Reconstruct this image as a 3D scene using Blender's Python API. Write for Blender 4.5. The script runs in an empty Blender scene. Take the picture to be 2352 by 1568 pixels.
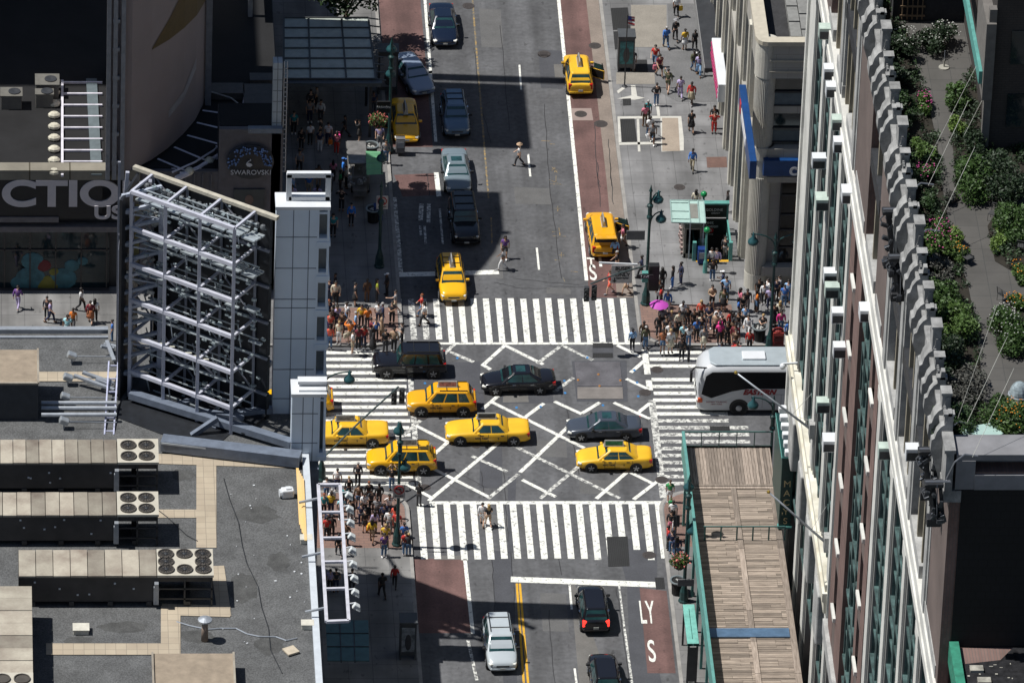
import bpy, math, random, itertools
from mathutils import Vector, Matrix
from mathutils.geometry import tessellate_polygon
random.seed(7)
C = bpy.context.scene.collection
SC = bpy.context.scene
PI = math.pi
R = math.radians
# ---------------------------------------------------------------- the camera (street axis = +Y, avenue = +X)
VW, VH = 2352., 1568.
FPX = 37300*2352/4096.
TH, PSI, ROLL, RANGE = R(32.0), R(4.1), 0.038, 604.
CD = Vector((math.sin(PSI)*math.cos(TH), math.cos(PSI)*math.cos(TH), -math.sin(TH)))
_r0 = Vector((math.cos(PSI), -math.sin(PSI), 0)); _u0 = Vector((math.sin(PSI)*math.sin(TH), math.cos(PSI)*math.sin(TH), math.cos(TH)))
CR = _r0*math.cos(ROLL)+_u0*math.sin(ROLL); CU = -_r0*math.sin(ROLL)+_u0*math.cos(ROLL)
CC = -CD*RANGE
def ray(x, y): return CD+CR*((x-VW/2)/FPX)+CU*((VH/2-y)/FPX)
def P(x, y, z=0.):                       # survey point: where the sight line through (x,y) meets height z
    d = ray(x, y); t = (z-CC.z)/d.z
    return CC+d*t
def onX(x, y, X): d = ray(x, y); return CC+d*((X-CC.x)/d.x)
def onY(x, y, Y): d = ray(x, y); return CC+d*((Y-CC.y)/d.y)
def zo(ox, oy, sc): return lambda X, Y, z=0.: P((ox+X/sc)*.57422, (oy+Y/sc)*.57422, z)
# ---------------------------------------------------------------- materials
MATS = {}
def pm(name, col, rough=.7, metal=0., var=.18, scale=2., bump=0., coat=0., spec=.5, fine=0., emit=None, detail=6, var2=None, stretch=None):
    if name in MATS: return MATS[name]
    m = bpy.data.materials.new(name); m.use_nodes = True; nt = m.node_tree; N = nt.nodes; b = N['Principled BSDF']
    b.inputs['Roughness'].default_value = rough; b.inputs['Metallic'].default_value = metal
    b.inputs['Coat Weight'].default_value = coat; b.inputs['Specular IOR Level'].default_value = spec
    if emit: b.inputs['Emission Color'].default_value = (*emit[:3], 1); b.inputs['Emission Strength'].default_value = emit[3]
    tc = N.new('ShaderNodeTexCoord'); src = tc.outputs['Object']
    if stretch:
        mp = N.new('ShaderNodeMapping'); mp.inputs['Scale'].default_value = stretch; nt.links.new(src, mp.inputs[0]); src = mp.outputs[0]
    nz = N.new('ShaderNodeTexNoise'); nz.inputs['Scale'].default_value = scale; nz.inputs['Detail'].default_value = detail; nz.inputs['Roughness'].default_value = .6
    nt.links.new(src, nz.inputs['Vector'])
    rp = N.new('ShaderNodeValToRGB'); e = rp.color_ramp.elements
    lo = [max(0, c*(1-var)) for c in col]; hi = [min(1, c*(1+var)) for c in col]
    if var2: lo = var2
    e[0].position = .3; e[1].position = .7; e[0].color = (*lo, 1); e[1].color = (*hi, 1)
    nt.links.new(nz.outputs['Fac'], rp.inputs[0]); out = rp.outputs[0]
    if fine:
        n2 = N.new('ShaderNodeTexNoise'); n2.inputs['Scale'].default_value = scale*14; n2.inputs['Detail'].default_value = 2; nt.links.new(src, n2.inputs['Vector'])
        mr = N.new('ShaderNodeMapRange'); mr.inputs[1].default_value = .3; mr.inputs[2].default_value = .7; mr.inputs[3].default_value = 1-fine; mr.inputs[4].default_value = 1+fine; nt.links.new(n2.outputs['Fac'], mr.inputs[0])
        mx = N.new('ShaderNodeMix'); mx.data_type = 'RGBA'; mx.blend_type = 'MULTIPLY'; mx.inputs[0].default_value = 1
        nt.links.new(out, mx.inputs[6]); nt.links.new(mr.outputs[0], mx.inputs[7]); out = mx.outputs[2]
    nt.links.new(out, b.inputs['Base Color'])
    if bump:
        bp = N.new('ShaderNodeBump'); bp.inputs['Strength'].default_value = bump; bp.inputs['Distance'].default_value = .05
        n3 = N.new('ShaderNodeTexNoise'); n3.inputs['Scale'].default_value = scale*6; nt.links.new(src, n3.inputs['Vector'])
        nt.links.new(n3.outputs['Fac'], bp.inputs['Height']); nt.links.new(bp.outputs[0], b.inputs['Normal'])
    MATS[name] = m; return m
def brickm(name, c1, c2, mortar, bw, bh, ms=.02, rough=.85, stretch=(1, 1, 1), rot=(0, 0, 0), offset=.5, var=.25, coords='Object'):
    if name in MATS: return MATS[name]
    m = pm(name, c1, rough, var=var, scale=.35); nt = m.node_tree; N = nt.nodes; b = N['Principled BSDF']
    old = b.inputs['Base Color'].links[0].from_socket
    tc = N.new('ShaderNodeTexCoord'); mp = N.new('ShaderNodeMapping'); mp.inputs['Scale'].default_value = stretch; mp.inputs['Rotation'].default_value = rot
    nt.links.new(tc.outputs[coords], mp.inputs[0])
    br = N.new('ShaderNodeTexBrick'); br.inputs['Scale'].default_value = 1; br.inputs['Brick Width'].default_value = bw; br.inputs['Row Height'].default_value = bh
    br.inputs['Mortar Size'].default_value = ms; br.inputs['Color1'].default_value = (1, 1, 1, 1); k = [c2[i]/max(c1[i], .001) for i in range(3)]
    br.inputs['Color2'].default_value = (*k, 1); br.inputs['Mortar'].default_value = (*[mortar[i]/max(c1[i], .001) for i in range(3)], 1); br.offset = offset
    nt.links.new(mp.outputs[0], br.inputs[0])
    mx = N.new('ShaderNodeMix'); mx.data_type = 'RGBA'; mx.blend_type = 'MULTIPLY'; mx.inputs[0].default_value = 1
    nt.links.new(old, mx.inputs[6]); nt.links.new(br.outputs[0], mx.inputs[7]); nt.links.new(mx.outputs[2], b.inputs['Base Color'])
    return m
def wornm(name, col, under, amount=.5, scale=3.5, rough=.75):      # paint worn through to what lies under it
    if name in MATS: return MATS[name]
    m = pm(name, col, rough, var=.12, scale=1.2, fine=.06); nt = m.node_tree; N = nt.nodes; b = N['Principled BSDF']
    old = b.inputs['Base Color'].links[0].from_socket
    tc = N.new('ShaderNodeTexCoord'); nz = N.new('ShaderNodeTexNoise'); nz.inputs['Scale'].default_value = scale; nz.inputs['Detail'].default_value = 9; nz.inputs['Roughness'].default_value = .75
    nt.links.new(tc.outputs['Object'], nz.inputs['Vector'])
    rp = N.new('ShaderNodeValToRGB'); e = rp.color_ramp.elements; e[0].position = amount-.04; e[1].position = amount+.05
    nt.links.new(nz.outputs['Fac'], rp.inputs[0])
    mx = N.new('ShaderNodeMix'); mx.data_type = 'RGBA'; nt.links.new(rp.outputs[0], mx.inputs[0]); nt.links.new(old, mx.inputs[6]); mx.inputs[7].default_value = (*under, 1)
    nt.links.new(mx.outputs[2], b.inputs['Base Color']); return m
def island(m, lo=.62, hi=1.3):               # every loose piece of a mesh a shade of its own
    nt = m.node_tree; N = nt.nodes; b = N['Principled BSDF']; old = b.inputs['Base Color'].links[0].from_socket
    g = N.new('ShaderNodeNewGeometry'); mr = N.new('ShaderNodeMapRange'); mr.inputs[3].default_value = lo; mr.inputs[4].default_value = hi; nt.links.new(g.outputs['Random Per Island'], mr.inputs[0])
    mx = N.new('ShaderNodeMix'); mx.data_type = 'RGBA'; mx.blend_type = 'MULTIPLY'; mx.inputs[0].default_value = 1
    nt.links.new(old, mx.inputs[6]); nt.links.new(mr.outputs[0], mx.inputs[7]); nt.links.new(mx.outputs[2], b.inputs['Base Color'])
def sr(r, g, b):                           # sRGB 0-255 to linear
    f = lambda c: (c/255/12.92) if c/255 <= .04045 else ((c/255+.055)/1.055)**2.4
    return (f(r), f(g), f(b))
# ---------------------------------------------------------------- mesh builder
class MB:
    def __init__(s): s.v = []; s.f = []; s.mi = []; s.m = 0
    def add(s, vs, fs):
        o = len(s.v); s.v += [tuple(v) for v in vs]; s.f += [tuple(i+o for i in f) for f in fs]; s.mi += [s.m]*len(fs); return s
    def box(s, x0, x1, y0, y1, z0, z1):
        vs = [(x, y, z) for x in (x0, x1) for y in (y0, y1) for z in (z0, z1)]
        return s.add(vs, [(0, 1, 3, 2), (4, 6, 7, 5), (0, 4, 5, 1), (2, 3, 7, 6), (0, 2, 6, 4), (1, 5, 7, 3)])
    def cbox(s, c, dx, dy, dz, M=None):
        vs = [Vector((x, y, z)) for x in (-dx/2, dx/2) for y in (-dy/2, dy/2) for z in (-dz/2, dz/2)]
        c = Vector(c); vs = [(M @ v if M else v)+c for v in vs]
        return s.add(vs, [(0, 1, 3, 2), (4, 6, 7, 5), (0, 4, 5, 1), (2, 3, 7, 6), (0, 2, 6, 4), (1, 5, 7, 3)])
    def beam(s, p, q, w, h=None, up=(0, 0, 1)):
        p, q = Vector(p), Vector(q); d = (q-p)
        if d.length < 1e-6: return s
        d.normalize(); u = Vector(up)
        if abs(d.dot(u)) > .98: u = Vector((1, 0, 0))
        a = d.cross(u).normalized(); b = a.cross(d).normalized(); h = h or w
        vs = [e+a*i*w/2+b*j*h/2 for e in (p, q) for i, j in ((-1, -1), (1, -1), (1, 1), (-1, 1))]
        return s.add(vs, [(3, 2, 1, 0), (4, 5, 6, 7), (0, 1, 5, 4), (1, 2, 6, 5), (2, 3, 7, 6), (3, 0, 4, 7)])
    def cyl(s, p, q, r, r2=None, n=10, cap=True):
        p, q = Vector(p), Vector(q); d = (q-p).normalized(); u = Vector((0, 0, 1)) if abs(d.z) < .9 else Vector((1, 0, 0))
        a = d.cross(u).normalized(); b = a.cross(d); r2 = r if r2 is None else r2
        vs = [p+(a*math.cos(t)+b*math.sin(t))*r for t in [2*PI*i/n for i in range(n)]]+[q+(a*math.cos(t)+b*math.sin(t))*r2 for t in [2*PI*i/n for i in range(n)]]
        fs = [(i, (i+1) % n, n+(i+1) % n, n+i) for i in range(n)]
        if cap: fs += [tuple(range(n))[::-1], tuple(range(n, 2*n))]
        return s.add(vs, fs)
    def tube(s, pts, r, n=8):
        for a, b in zip(pts, pts[1:]): s.cyl(a, b, r, n=n)
        return s
    def lathe(s, prof, o=(0, 0, 0), n=14, axis='z'):
        o = Vector(o); vs = []
        for r, z in prof:
            for i in range(n):
                t = 2*PI*i/n; v = Vector((r*math.cos(t), r*math.sin(t), z))
                if axis == 'y': v = Vector((v.x, v.z, v.y))
                if axis == 'x': v = Vector((v.z, v.x, v.y))
                vs.append(o+v)
        fs = []
        for k in range(len(prof)-1):
            for i in range(n):
                j = (i+1) % n; fs.append((k*n+i, k*n+j, (k+1)*n+j, (k+1)*n+i))
        fs += [tuple(range(n))[::-1], tuple(range((len(prof)-1)*n, len(prof)*n))]
        return s.add(vs, fs)
    def ell(s, c, rx, ry, rz, n=10, m=6, z0=-1.):
        pr = []
        a0 = math.asin(max(-1, min(1, z0)))
        for k in range(m+1):
            a = a0+(PI/2-a0)*k/m; pr.append((max(.001, math.cos(a)), math.sin(a)))
        vs = []
        for r, z in pr:
            for i in range(n): t = 2*PI*i/n; vs.append((c[0]+rx*r*math.cos(t), c[1]+ry*r*math.sin(t), c[2]+rz*z))
        fs = [(k*n+i, k*n+(i+1) % n, (k+1)*n+(i+1) % n, (k+1)*n+i) for k in range(m) for i in range(n)]
        fs.append(tuple(range(n))[::-1])
        return s.add(vs, fs)
    def prism(s, poly, z0, z1):
        n = len(poly); vs = [(p[0], p[1], z0) for p in poly]+[(p[0], p[1], z1) for p in poly]
        ar = sum(poly[i][0]*poly[(i+1) % n][1]-poly[(i+1) % n][0]*poly[i][1] for i in range(n))
        fs = [(i, (i+1) % n, n+(i+1) % n, n+i) for i in range(n)]+[tuple(range(n))[::-1], tuple(range(n, 2*n))]
        if ar < 0: fs = [f[::-1] for f in fs]
        return s.add(vs, fs)
    def quad(s, a, b, c, d): return s.add([a, b, c, d], [(0, 1, 2, 3)])
    def build(s, name, mat, parent=None, smooth=False, bevel=0, sub=0):
        me = bpy.data.meshes.new(name); me.from_pydata(s.v, [], s.f)
        mats = mat if isinstance(mat, (list, tuple)) else [mat]
        for m in mats: me.materials.append(m)
        if len(mats) > 1: me.polygons.foreach_set('material_index', s.mi)
        if smooth: me.polygons.foreach_set('use_smooth', [True]*len(me.polygons))
        me.validate(); me.update()
        o = bpy.data.objects.new(name, me); C.objects.link(o)
        if parent is not None: o.parent = parent
        if bevel:
            b = o.modifiers.new('b', 'BEVEL'); b.width = bevel; b.segments = 2; b.limit_method = 'ANGLE'; b.angle_limit = R(35)
        if sub:
            b = o.modifiers.new('s', 'SUBSURF'); b.levels = sub; b.render_levels = sub
        return o
def tag(o, label=None, cat=None, group=None, kind=None):
    for k, v in (('label', label), ('category', cat), ('group', group), ('kind', kind)):
        if v: o[k] = v
    return o
def empty(name, loc=(0, 0, 0), rz=0., label=None, cat=None, group=None):
    o = bpy.data.objects.new(name, None); o.location = loc; o.rotation_euler = (0, 0, rz); C.objects.link(o)
    return tag(o, label, cat, group)
def dup(o, parent=None, loc=None, rz=None):
    c = o.copy(); C.objects.link(c)
    if parent is not None: c.parent = parent
    for ch in list(o.children): dup(ch, c)
    if loc is not None: c.location = loc
    if rz is not None: c.rotation_euler = (0, 0, rz)
    return c
def struct(name, mb, mat, **k): return tag(mb.build(name, mat, **k), kind='structure')
def tessel(loops, z):
    L = [[Vector((p[0], p[1], 0)) for p in l] for l in loops]; flat = [p for l in L for p in l]
    fs = []
    for t in tessellate_polygon(L):
        a, b, c = [flat[i] for i in t]
        fs.append(t if (b-a).cross(c-a).z > 0 else t[::-1])
    return [(p.x, p.y, z) for p in flat], fs
def text(name, body, size, mat, parent, loc, rot=(PI/2, 0, 0), ext=.01, shear=0., align='CENTER', sx=1., bold=0.):
    cu = bpy.data.curves.new(name, 'FONT'); cu.body = body; cu.size = size; cu.extrude = ext; cu.align_x = align; cu.align_y = 'CENTER'; cu.shear = shear; cu.offset = bold
    t = bpy.data.objects.new(name+'_t', cu); C.objects.link(t)
    dg = bpy.context.evaluated_depsgraph_get(); me = bpy.data.meshes.new_from_object(t.evaluated_get(dg))
    bpy.data.objects.remove(t); bpy.data.curves.remove(cu)
    me.materials.clear(); me.materials.append(mat); me.name = name
    o = bpy.data.objects.new(name, me); C.objects.link(o); o.location = loc; o.rotation_euler = rot; o.scale = (sx, 1, 1)
    if parent is not None: o.parent = parent
    return o
# ---------------------------------------------------------------- common materials
WHITE = pm('white_paint_metal', (.62, .64, .66), .5, var=.08, scale=.6)
STEEL = pm('galvanised_steel', (.40, .43, .47), .45, .5, var=.15)
DKGREEN = pm('dark_green_iron', (.012, .045, .045), .45, var=.25, scale=4)
TEAL = pm('verdigris_green', (.09, .28, .25), .6, var=.2, scale=3)
BLACK = pm('black_rubber', (.012, .012, .013), .8, var=.2)
DARK = pm('dark_metal', (.03, .032, .036), .5, var=.25)
GLASS = pm('dark_glass', (.012, .022, .026), .06, var=.3, scale=.8, spec=.8)
TINT = pm('car_glass', (.016, .052, .055), .05, var=.5, scale=1.5, spec=.8)
CHROME = pm('chrome', (.65, .66, .68), .15, 1., var=.05)
LAMPW = pm('white_lamp_glass', (.75, .75, .70), .25, var=.05)
REDL = pm('red_lamp_glass', (.45, .01, .008), .2, var=.1)
AMBER = pm('amber_lamp', (.7, .22, .02), .3, var=.1)
YEL = pm('taxi_yellow', (.80, .42, .008), .28, var=.05, scale=.5, coat=.5)
LIME = pm('limestone', (.50, .48, .42), .85, var=.16, scale=.5, fine=.06)
CONC = pm('concrete', (.30, .29, .27), .9, var=.15, scale=.5, fine=.08)
# ================================================================ ground, pavements, markings
XS, XN, YW, YE = -7.0, 8.25, -0.7, -17.9           # kerb lines
BLS, BLN, BLW, BLE = -14.8, 15.6, 6.1, -24.4       # building lines
asph = pm('asphalt', (.088, .089, .094), .9, var=.17, scale=.22, fine=.16, bump=.25, detail=8)
def roadwear(m):
    nt = m.node_tree; N = nt.nodes; b = N['Principled BSDF']; old = b.inputs['Base Color'].links[0].from_socket; tc = N.new('ShaderNodeTexCoord')
    def layer(old, scale, mapping, lo, hi, p0, p1, detail=5):
        mp = N.new('ShaderNodeMapping'); mp.inputs['Scale'].default_value = mapping; nt.links.new(tc.outputs['Object'], mp.inputs[0])
        nz = N.new('ShaderNodeTexNoise'); nz.inputs['Scale'].default_value = scale; nz.inputs['Detail'].default_value = detail; nt.links.new(mp.outputs[0], nz.inputs['Vector'])
        mr = N.new('ShaderNodeMapRange'); mr.inputs[1].default_value = p0; mr.inputs[2].default_value = p1; mr.inputs[3].default_value = lo; mr.inputs[4].default_value = hi; nt.links.new(nz.outputs['Fac'], mr.inputs[0])
        mx = N.new('ShaderNodeMix'); mx.data_type = 'RGBA'; mx.blend_type = 'MULTIPLY'; mx.inputs[0].default_value = 1; nt.links.new(old, mx.inputs[6]); nt.links.new(mr.outputs[0], mx.inputs[7]); return mx.outputs[2]
    o = layer(old, 1.0, (.75, .035, 1), .78, 1.2, .35, .65); o = layer(o, .35, (1, 1, 1), .86, 1.12, .35, .65, 8); o = layer(o, 2.6, (1, .55, 1), .62, 1.0, .28, .36, 3); nt.links.new(o, b.inputs['Base Color'])
roadwear(asph)
asph2 = pm('asphalt_patch', (.060, .062, .071), .88, var=.16, scale=.7, fine=.12, bump=.2)
asph3 = pm('asphalt_grey_patch', (.13, .125, .118), .9, var=.14, scale=.8, fine=.12)
redl = pm('red_lane_paint', (.118, .066, .060), .9, var=.22, scale=.5, fine=.12, detail=8)
wpaint = wornm('white_road_paint', (.70, .70, .65), (.15, .15, .15), .575)
wpaint2 = wornm('white_road_paint_worn', (.62, .62, .58), (.14, .14, .14), .50)
ypaint = wornm('yellow_road_paint', (.62, .34, .02), (.2, .15, .08), .60)
ypaint2 = wornm('yellow_road_paint_faded', (.34, .22, .07), (.12, .115, .1), .47)
ST = zo(2200, 650, 2.09)
stair = [ST(1310, 560, .15), ST(1500, 560, .15), ST(1530, 815, .15), ST(1325, 815, .15)]      # subway stair opening
hx0, hx1 = 12.6, 14.75; hy0, hy1 = min(p.y for p in stair), max(p.y for p in stair)
hole = [(hx0, hy0), (hx1, hy0), (hx1, hy1), (hx0, hy1)]
b = MB(); b.add(*tessel([[(-400, -420), (400, -420), (400, 500), (-400, 500)], hole], 0.)); struct('road', b, asph)
paving = brickm('pavement_slabs', (.175, .174, .176), (.16, .16, .163), (.09, .09, .09), 1.5, 1.5, .016, offset=0, var=.18)
pavingS = brickm('pavement_slabs_dark', (.175, .172, .17), (.16, .158, .155), (.09, .09, .09), 1.5, 1.5, .018, offset=0, var=.14)
brickred = brickm('pavement_brick_red', (.215, .132, .105), (.185, .115, .095), (.13, .09, .08), .6, .3, .02, var=.18)
kerbm = pm('kerb_stone', (.27, .26, .245), .85, var=.2, scale=1.5)
def corner(x, y, sx, sy, r=2.2, n=8):        # pavement block whose corner is at (x,y); it extends towards sx, sy
    pts = [(x+sx*r*(1-math.cos(a)), y+sy*r*(1-math.sin(a))) for a in [PI/2*k/n for k in range(n+1)]]
    F = 330
    return pts+[(x+sx*F, y), (x+sx*F, y+sy*F), (x, y+sy*F)]
def off(poly, d):
    n = len(poly); out = []
    ar = sum(poly[i][0]*poly[(i+1) % n][1]-poly[(i+1) % n][0]*poly[i][1] for i in range(n)); sg = 1 if ar > 0 else -1
    for i in range(n):
        a, p, q = Vector(poly[i-1]), Vector(poly[i]), Vector(poly[(i+1) % n])
        e1, e2 = (p-a).normalized(), (q-p).normalized(); n1 = Vector((-e1.y, e1.x))*sg; n2 = Vector((-e2.y, e2.x))*sg
        m = (n1+n2); m = m/max(.2, m.dot(n1)); out.append((p.x+m.x*d, p.y+m.y*d))
    return out
for x, y, sx, sy, mt, h in ((XN, YW, 1, 1, paving, [hole]), (XS, YW, -1, 1, pavingS, []), (-7.5, YE, -1, -1, pavingS, []), (XN, YE, 1, -1, pavingS, [])):
    out = corner(x, y, sx, sy); inn = off(out, .22)
    b = MB(); b.add(*tessel([inn]+h, .15))
    for l in h:
        for i in range(4): p, q = l[i], l[(i+1) % 4]; b.add([(p[0], p[1], .15), (q[0], q[1], .15), (q[0], q[1], -.05), (p[0], p[1], -.05)], [(0, 1, 2, 3)])
    struct('pavement', b, mt)
    b = MB(); b.add(*tessel([out, inn], .154)); n = len(out)
    for i in range(n): p, q = out[i], out[(i+1) % n]; b.add([(p[0], p[1], 0), (q[0], q[1], 0), (q[0], q[1], .154), (p[0], p[1], .154)], [(0, 1, 2, 3)])
    struct('kerb', b, kerbm)
def sheet(name, polys, z, mat, kind='structure'):
    b = MB()
    for pl in polys: b.add(*tessel([[(p[0], p[1]) for p in pl]], z))
    return tag(b.build(name, mat), kind=kind)
# brick corner areas
def corner_clip(x, y, sx, sy, dx, dy, r=2.0):
    o = corner(x+sx*.3, y+sy*.3, sx, sy, r)[:9]; return o+[(x+sx*dx, y+sy*.3), (x+sx*dx, y+sy*dy), (x+sx*.3, y+sy*dy)]
sheet('brick_pavement', [corner_clip(XN, YW, 1, 1, 10.6-XN+8.25-4.3, 5.0), corner_clip(XS, YW, -1, 1, 7.4, 4.6), corner_clip(-7.5, YE, -1, -1, 6.9, 6.6), corner_clip(XN, YE, 1, -1, 2.4, 6.5)], .154, brickred)
# pavement repairs on the wide far pavement
F_ = zo(2100, 0, 1.96)
q4 = lambda z, *p: [F_(x, y, z) for x, y in p]
tan = pm('tan_concrete', (.30, .25, .20), .9, var=.12, scale=1, fine=.1); lconc = pm('fresh_concrete', (.48, .47, .43), .9, var=.12, scale=1.5, fine=.08)
dk = pm('dark_pavement', (.135, .135, .137), .9, var=.14, scale=.9, fine=.2); grate = brickm('grating_bars', (.035, .037, .04), (.03, .03, .033), (.012, .012, .012), .12, .06, .02, offset=0)
sheet('pavement_patch', [q4(.158, (1115, 30), (1440, 30), (1460, 390), (1125, 390)), q4(.158, (1060, 400), (1480, 400), (1510, 800), (1200, 800), (1050, 720))], .158, dk)
sheet('pavement_patch', [q4(.158, (830, 40), (1110, 40), (1110, 370), (835, 370)), q4(.158, (715, 570), (1015, 570), (1020, 660), (715, 660))], .158, pm('beige_pavement', (.235, .215, .185), .9, var=.12, scale=1, fine=.15))
sheet('pavement_patch', [q4(.16, (1075, 925), (1200, 925), (1215, 1185), (1075, 1185))], .162, tan)
sheet('pavement_patch', [q4(.158, (1060, 912), (1225, 912), (1228, 940), (1245, 1090), (1245, 1180), (1070, 1190))], .158, lconc)
sheet('pavement_patch', [q4(.158, (725, 915), (1060, 910), (1060, 930), (725, 935)), q4(.158, (875, 930), (895, 930), (905, 1190), (885, 1190)), q4(.158, (735, 1118), (1070, 1112), (1070, 1132), (738, 1138)), q4(.158, (725, 935), (745, 935), (755, 1120), (735, 1120)),
  q4(.158, (1025, 820), (1050, 820), (1060, 910), (1038, 910)), q4(.158, (830, 670), (865, 670), (880, 755), (940, 770), (860, 785), (720, 775), (835, 750)), q4(.158, (720, 715), (770, 680), (785, 695), (730, 735))], .166, lconc)
for p in (((672, 65), (805, 60), (825, 230), (690, 235)), ((692, 248), (828, 243), (835, 385), (705, 388)), ((745, 932), (858, 930), (878, 1112), (760, 1115)), ((765, 775), (830, 772), (832, 825), (768, 828)), ((845, 470), (955, 468), (965, 565), (720, 565))):
    b = MB(); pl = [F_(x, y, .17) for x, y in p]; b.prism([(v.x, v.y) for v in pl], .15, .172)
    tag(b.build('pavement_grating', grate), 'dark steel ventilation grating flush with pavement slabs', 'grating', 'gratings in the wide pavement')
sheet('pavement_patch', [q4(.158, (1422, 1232), (1580, 1230), (1585, 1312), (1428, 1315))], .162, pm('rust_plate', (.13, .075, .06), .8, var=.2))
# ---- bus lanes and asphalt patches
Z7, Z3, Z8, Z4, Z6 = zo(1200, 1200, 2.09), zo(2200, 1300, 2.09), zo(1200, 1850, 1.78), zo(2200, 1900, 1.887), zo(1100, 600, 2.138)
V = lambda *a: [P(x, y) for x, y in a]
sheet('bus_lane', [[(5.35, 5.4), (7.15, 5.4), (7.35, 20), (7.45, 80), (5.35, 80)], V((905, 402), (1003, 398), (1008, 448), (925, 452)), [(-6.9, 24.5), (-4.05, 24.5), (-4.0, 80), (-6.9, 80)], V((1469, 1349), (1531, 1356), (1552, 1545), (1487, 1545)), V((950, 1281), (1065, 1285), (1086, 1453), (955, 1453))], .004, redl)
gutter = pm('gutter_asphalt', (.20, .165, .14), .9, var=.2, scale=.6, fine=.1)
sheet('gutter_strip', [[(7.15, 5.4), (8.24, 5.4), (8.24, 80), (7.45, 80), (7.35, 20)]], .004, gutter)
m7 = lambda *a: [Z7(x, y) for x, y in a]; m3 = lambda *a: [Z3(x, y) for x, y in a]; m8 = lambda *a: [Z8(x, y) for x, y in a]
sheet('asphalt_patch', [m7((1180, 520), (1500, 515), (1545, 880), (1450, 930), (860, 905), (850, 640), (1200, 640)), m7((1690, 770), (2110, 760), (2120, 860), (1685, 865)), m3((180, 300), (640, 295), (650, 640), (225, 640)), m3((355, 110), (530, 110), (530, 275), (355, 275)),
   m8((1365, 620), (1505, 640), (1530, 1050), (1545, 1568), (1450, 1568), (1385, 1000)), m7((1505, 1215), (1690, 1205), (1690, 1568), (1500, 1568)), m8((1480, 100), (1540, 100), (1520, 640), (1480, 640)), V((1412, 1235), (1440, 1340), (1448, 1568), (1520, 1568), (1468, 1350), (1510, 1340), (1508, 1240))], .0035, asph2)
roadwear(redl); roadwear(paving); roadwear(pavingS)
sheet('asphalt_patch', [[(p.x, p.y) for p in (P(x0, y0), P(x1, y0+3), P(x1+w, y1), P(x0+w, y1-2))] for x0, y0, x1, y1, w in ((1100, 20, 1150, 110, 6), (1180, 430, 1262, 470, 4), (1120, 560, 1150, 640, 6), (1255, 660, 1310, 676, 1), (1020, 690, 1090, 780, 6), (1230, 700, 1262, 780, 5), (1230, 1010, 1300, 1050, 3), (1330, 1100, 1420, 1135, 3), (1240, 1360, 1300, 1450, 7), (1100, 1180, 1180, 1215, 3))], .0028, pm('asphalt_old_cut', (.105, .104, .104), .9, var=.15, scale=.9, fine=.14))
sheet('asphalt_patch', [q4(0, (105, 390), (300, 400), (300, 700), (125, 690))], .0035, asph2)
sheet('asphalt_patch', [m7((1700, 772), (1905, 768), (1912, 852), (1695, 855)), q4(0, (225, 505), (300, 505), (305, 610), (235, 610)), m8((960, 660), (1165, 660), (1165, 688), (955, 690)), V((1310, 1340), (1320, 1340), (1400, 1568), (1330, 1568))], .006, asph3)
sheet('asphalt_patch', [q4(0, (345, 850), (520, 850), (535, 945), (352, 945))], .006, pm('pink_concrete', (.27, .21, .19), .9, var=.1, scale=1))
# dark tar lines
crk = pm('tar_seam', (.022, .022, .024), .7, var=.2)
bt = MB()
def rib(b, pts, w, z):
    for p, q in zip(pts, pts[1:]):
        p, q = Vector(p), Vector(q); d = (q-p); d.z = 0; d.normalize(); a = Vector((-d.y, d.x, 0))*w/2
        p = p-d*w*.3; q = q+d*w*.3
        b.add([(p-a)[:2]+(z,), (q-a)[:2]+(z,), (q+a)[:2]+(z,), (p+a)[:2]+(z,)], [(0, 1, 2, 3)])
def wig(pts, a=.05, n=8):
    o = []
    for p, q in zip(pts, pts[1:]):
        for k in range(n): t = k/n; v = Vector(p).lerp(Vector(q), t); o.append(v+Vector((random.uniform(-a, a), random.uniform(-a, a), 0)))
    return o+[Vector(pts[-1])]
for pts in ([F_(545, 960), F_(570, 1400), F_(590, 1468)], [F_(655, 1090), F_(680, 1460)], [ST(395, 0), ST(420, 370)], [ST(500, 0), ST(530, 350)], [Z6(1880, 1130), Z6(2080, 1180), Z6(2352, 1185)], [ST(0, 1035), ST(280, 1040)], [Z6(1310, 200), Z6(1320, 390)], [Z8(1365, 620), Z8(1385, 1000), Z8(1390, 1200)], [Z8(1505, 640), Z8(1530, 1050)], [Z8(1290, 60), Z8(1310, 250)], [Z8(1450, 60), Z8(1480, 560)], [Z4(500, 850), Z4(560, 1250), Z4(600, 1568)], [P(1150, 60), P(1170, 300)], [P(1090, 120), P(1100, 220), P(1128, 330)], [P(1250, 240), P(1262, 420), P(1290, 640)], [P(1180, 640), P(1330, 655)], [P(1000, 880), P(1120, 905)], [P(1300, 930), P(1330, 1090)], [P(1040, 1080), P(1120, 1120)], [P(1270, 1180), P(1290, 1320)], [P(1260, 1400), P(1275, 1568)]):
    rib(bt, wig(pts), .045, .0065)
struct('tar_seam', bt, crk)
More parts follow.
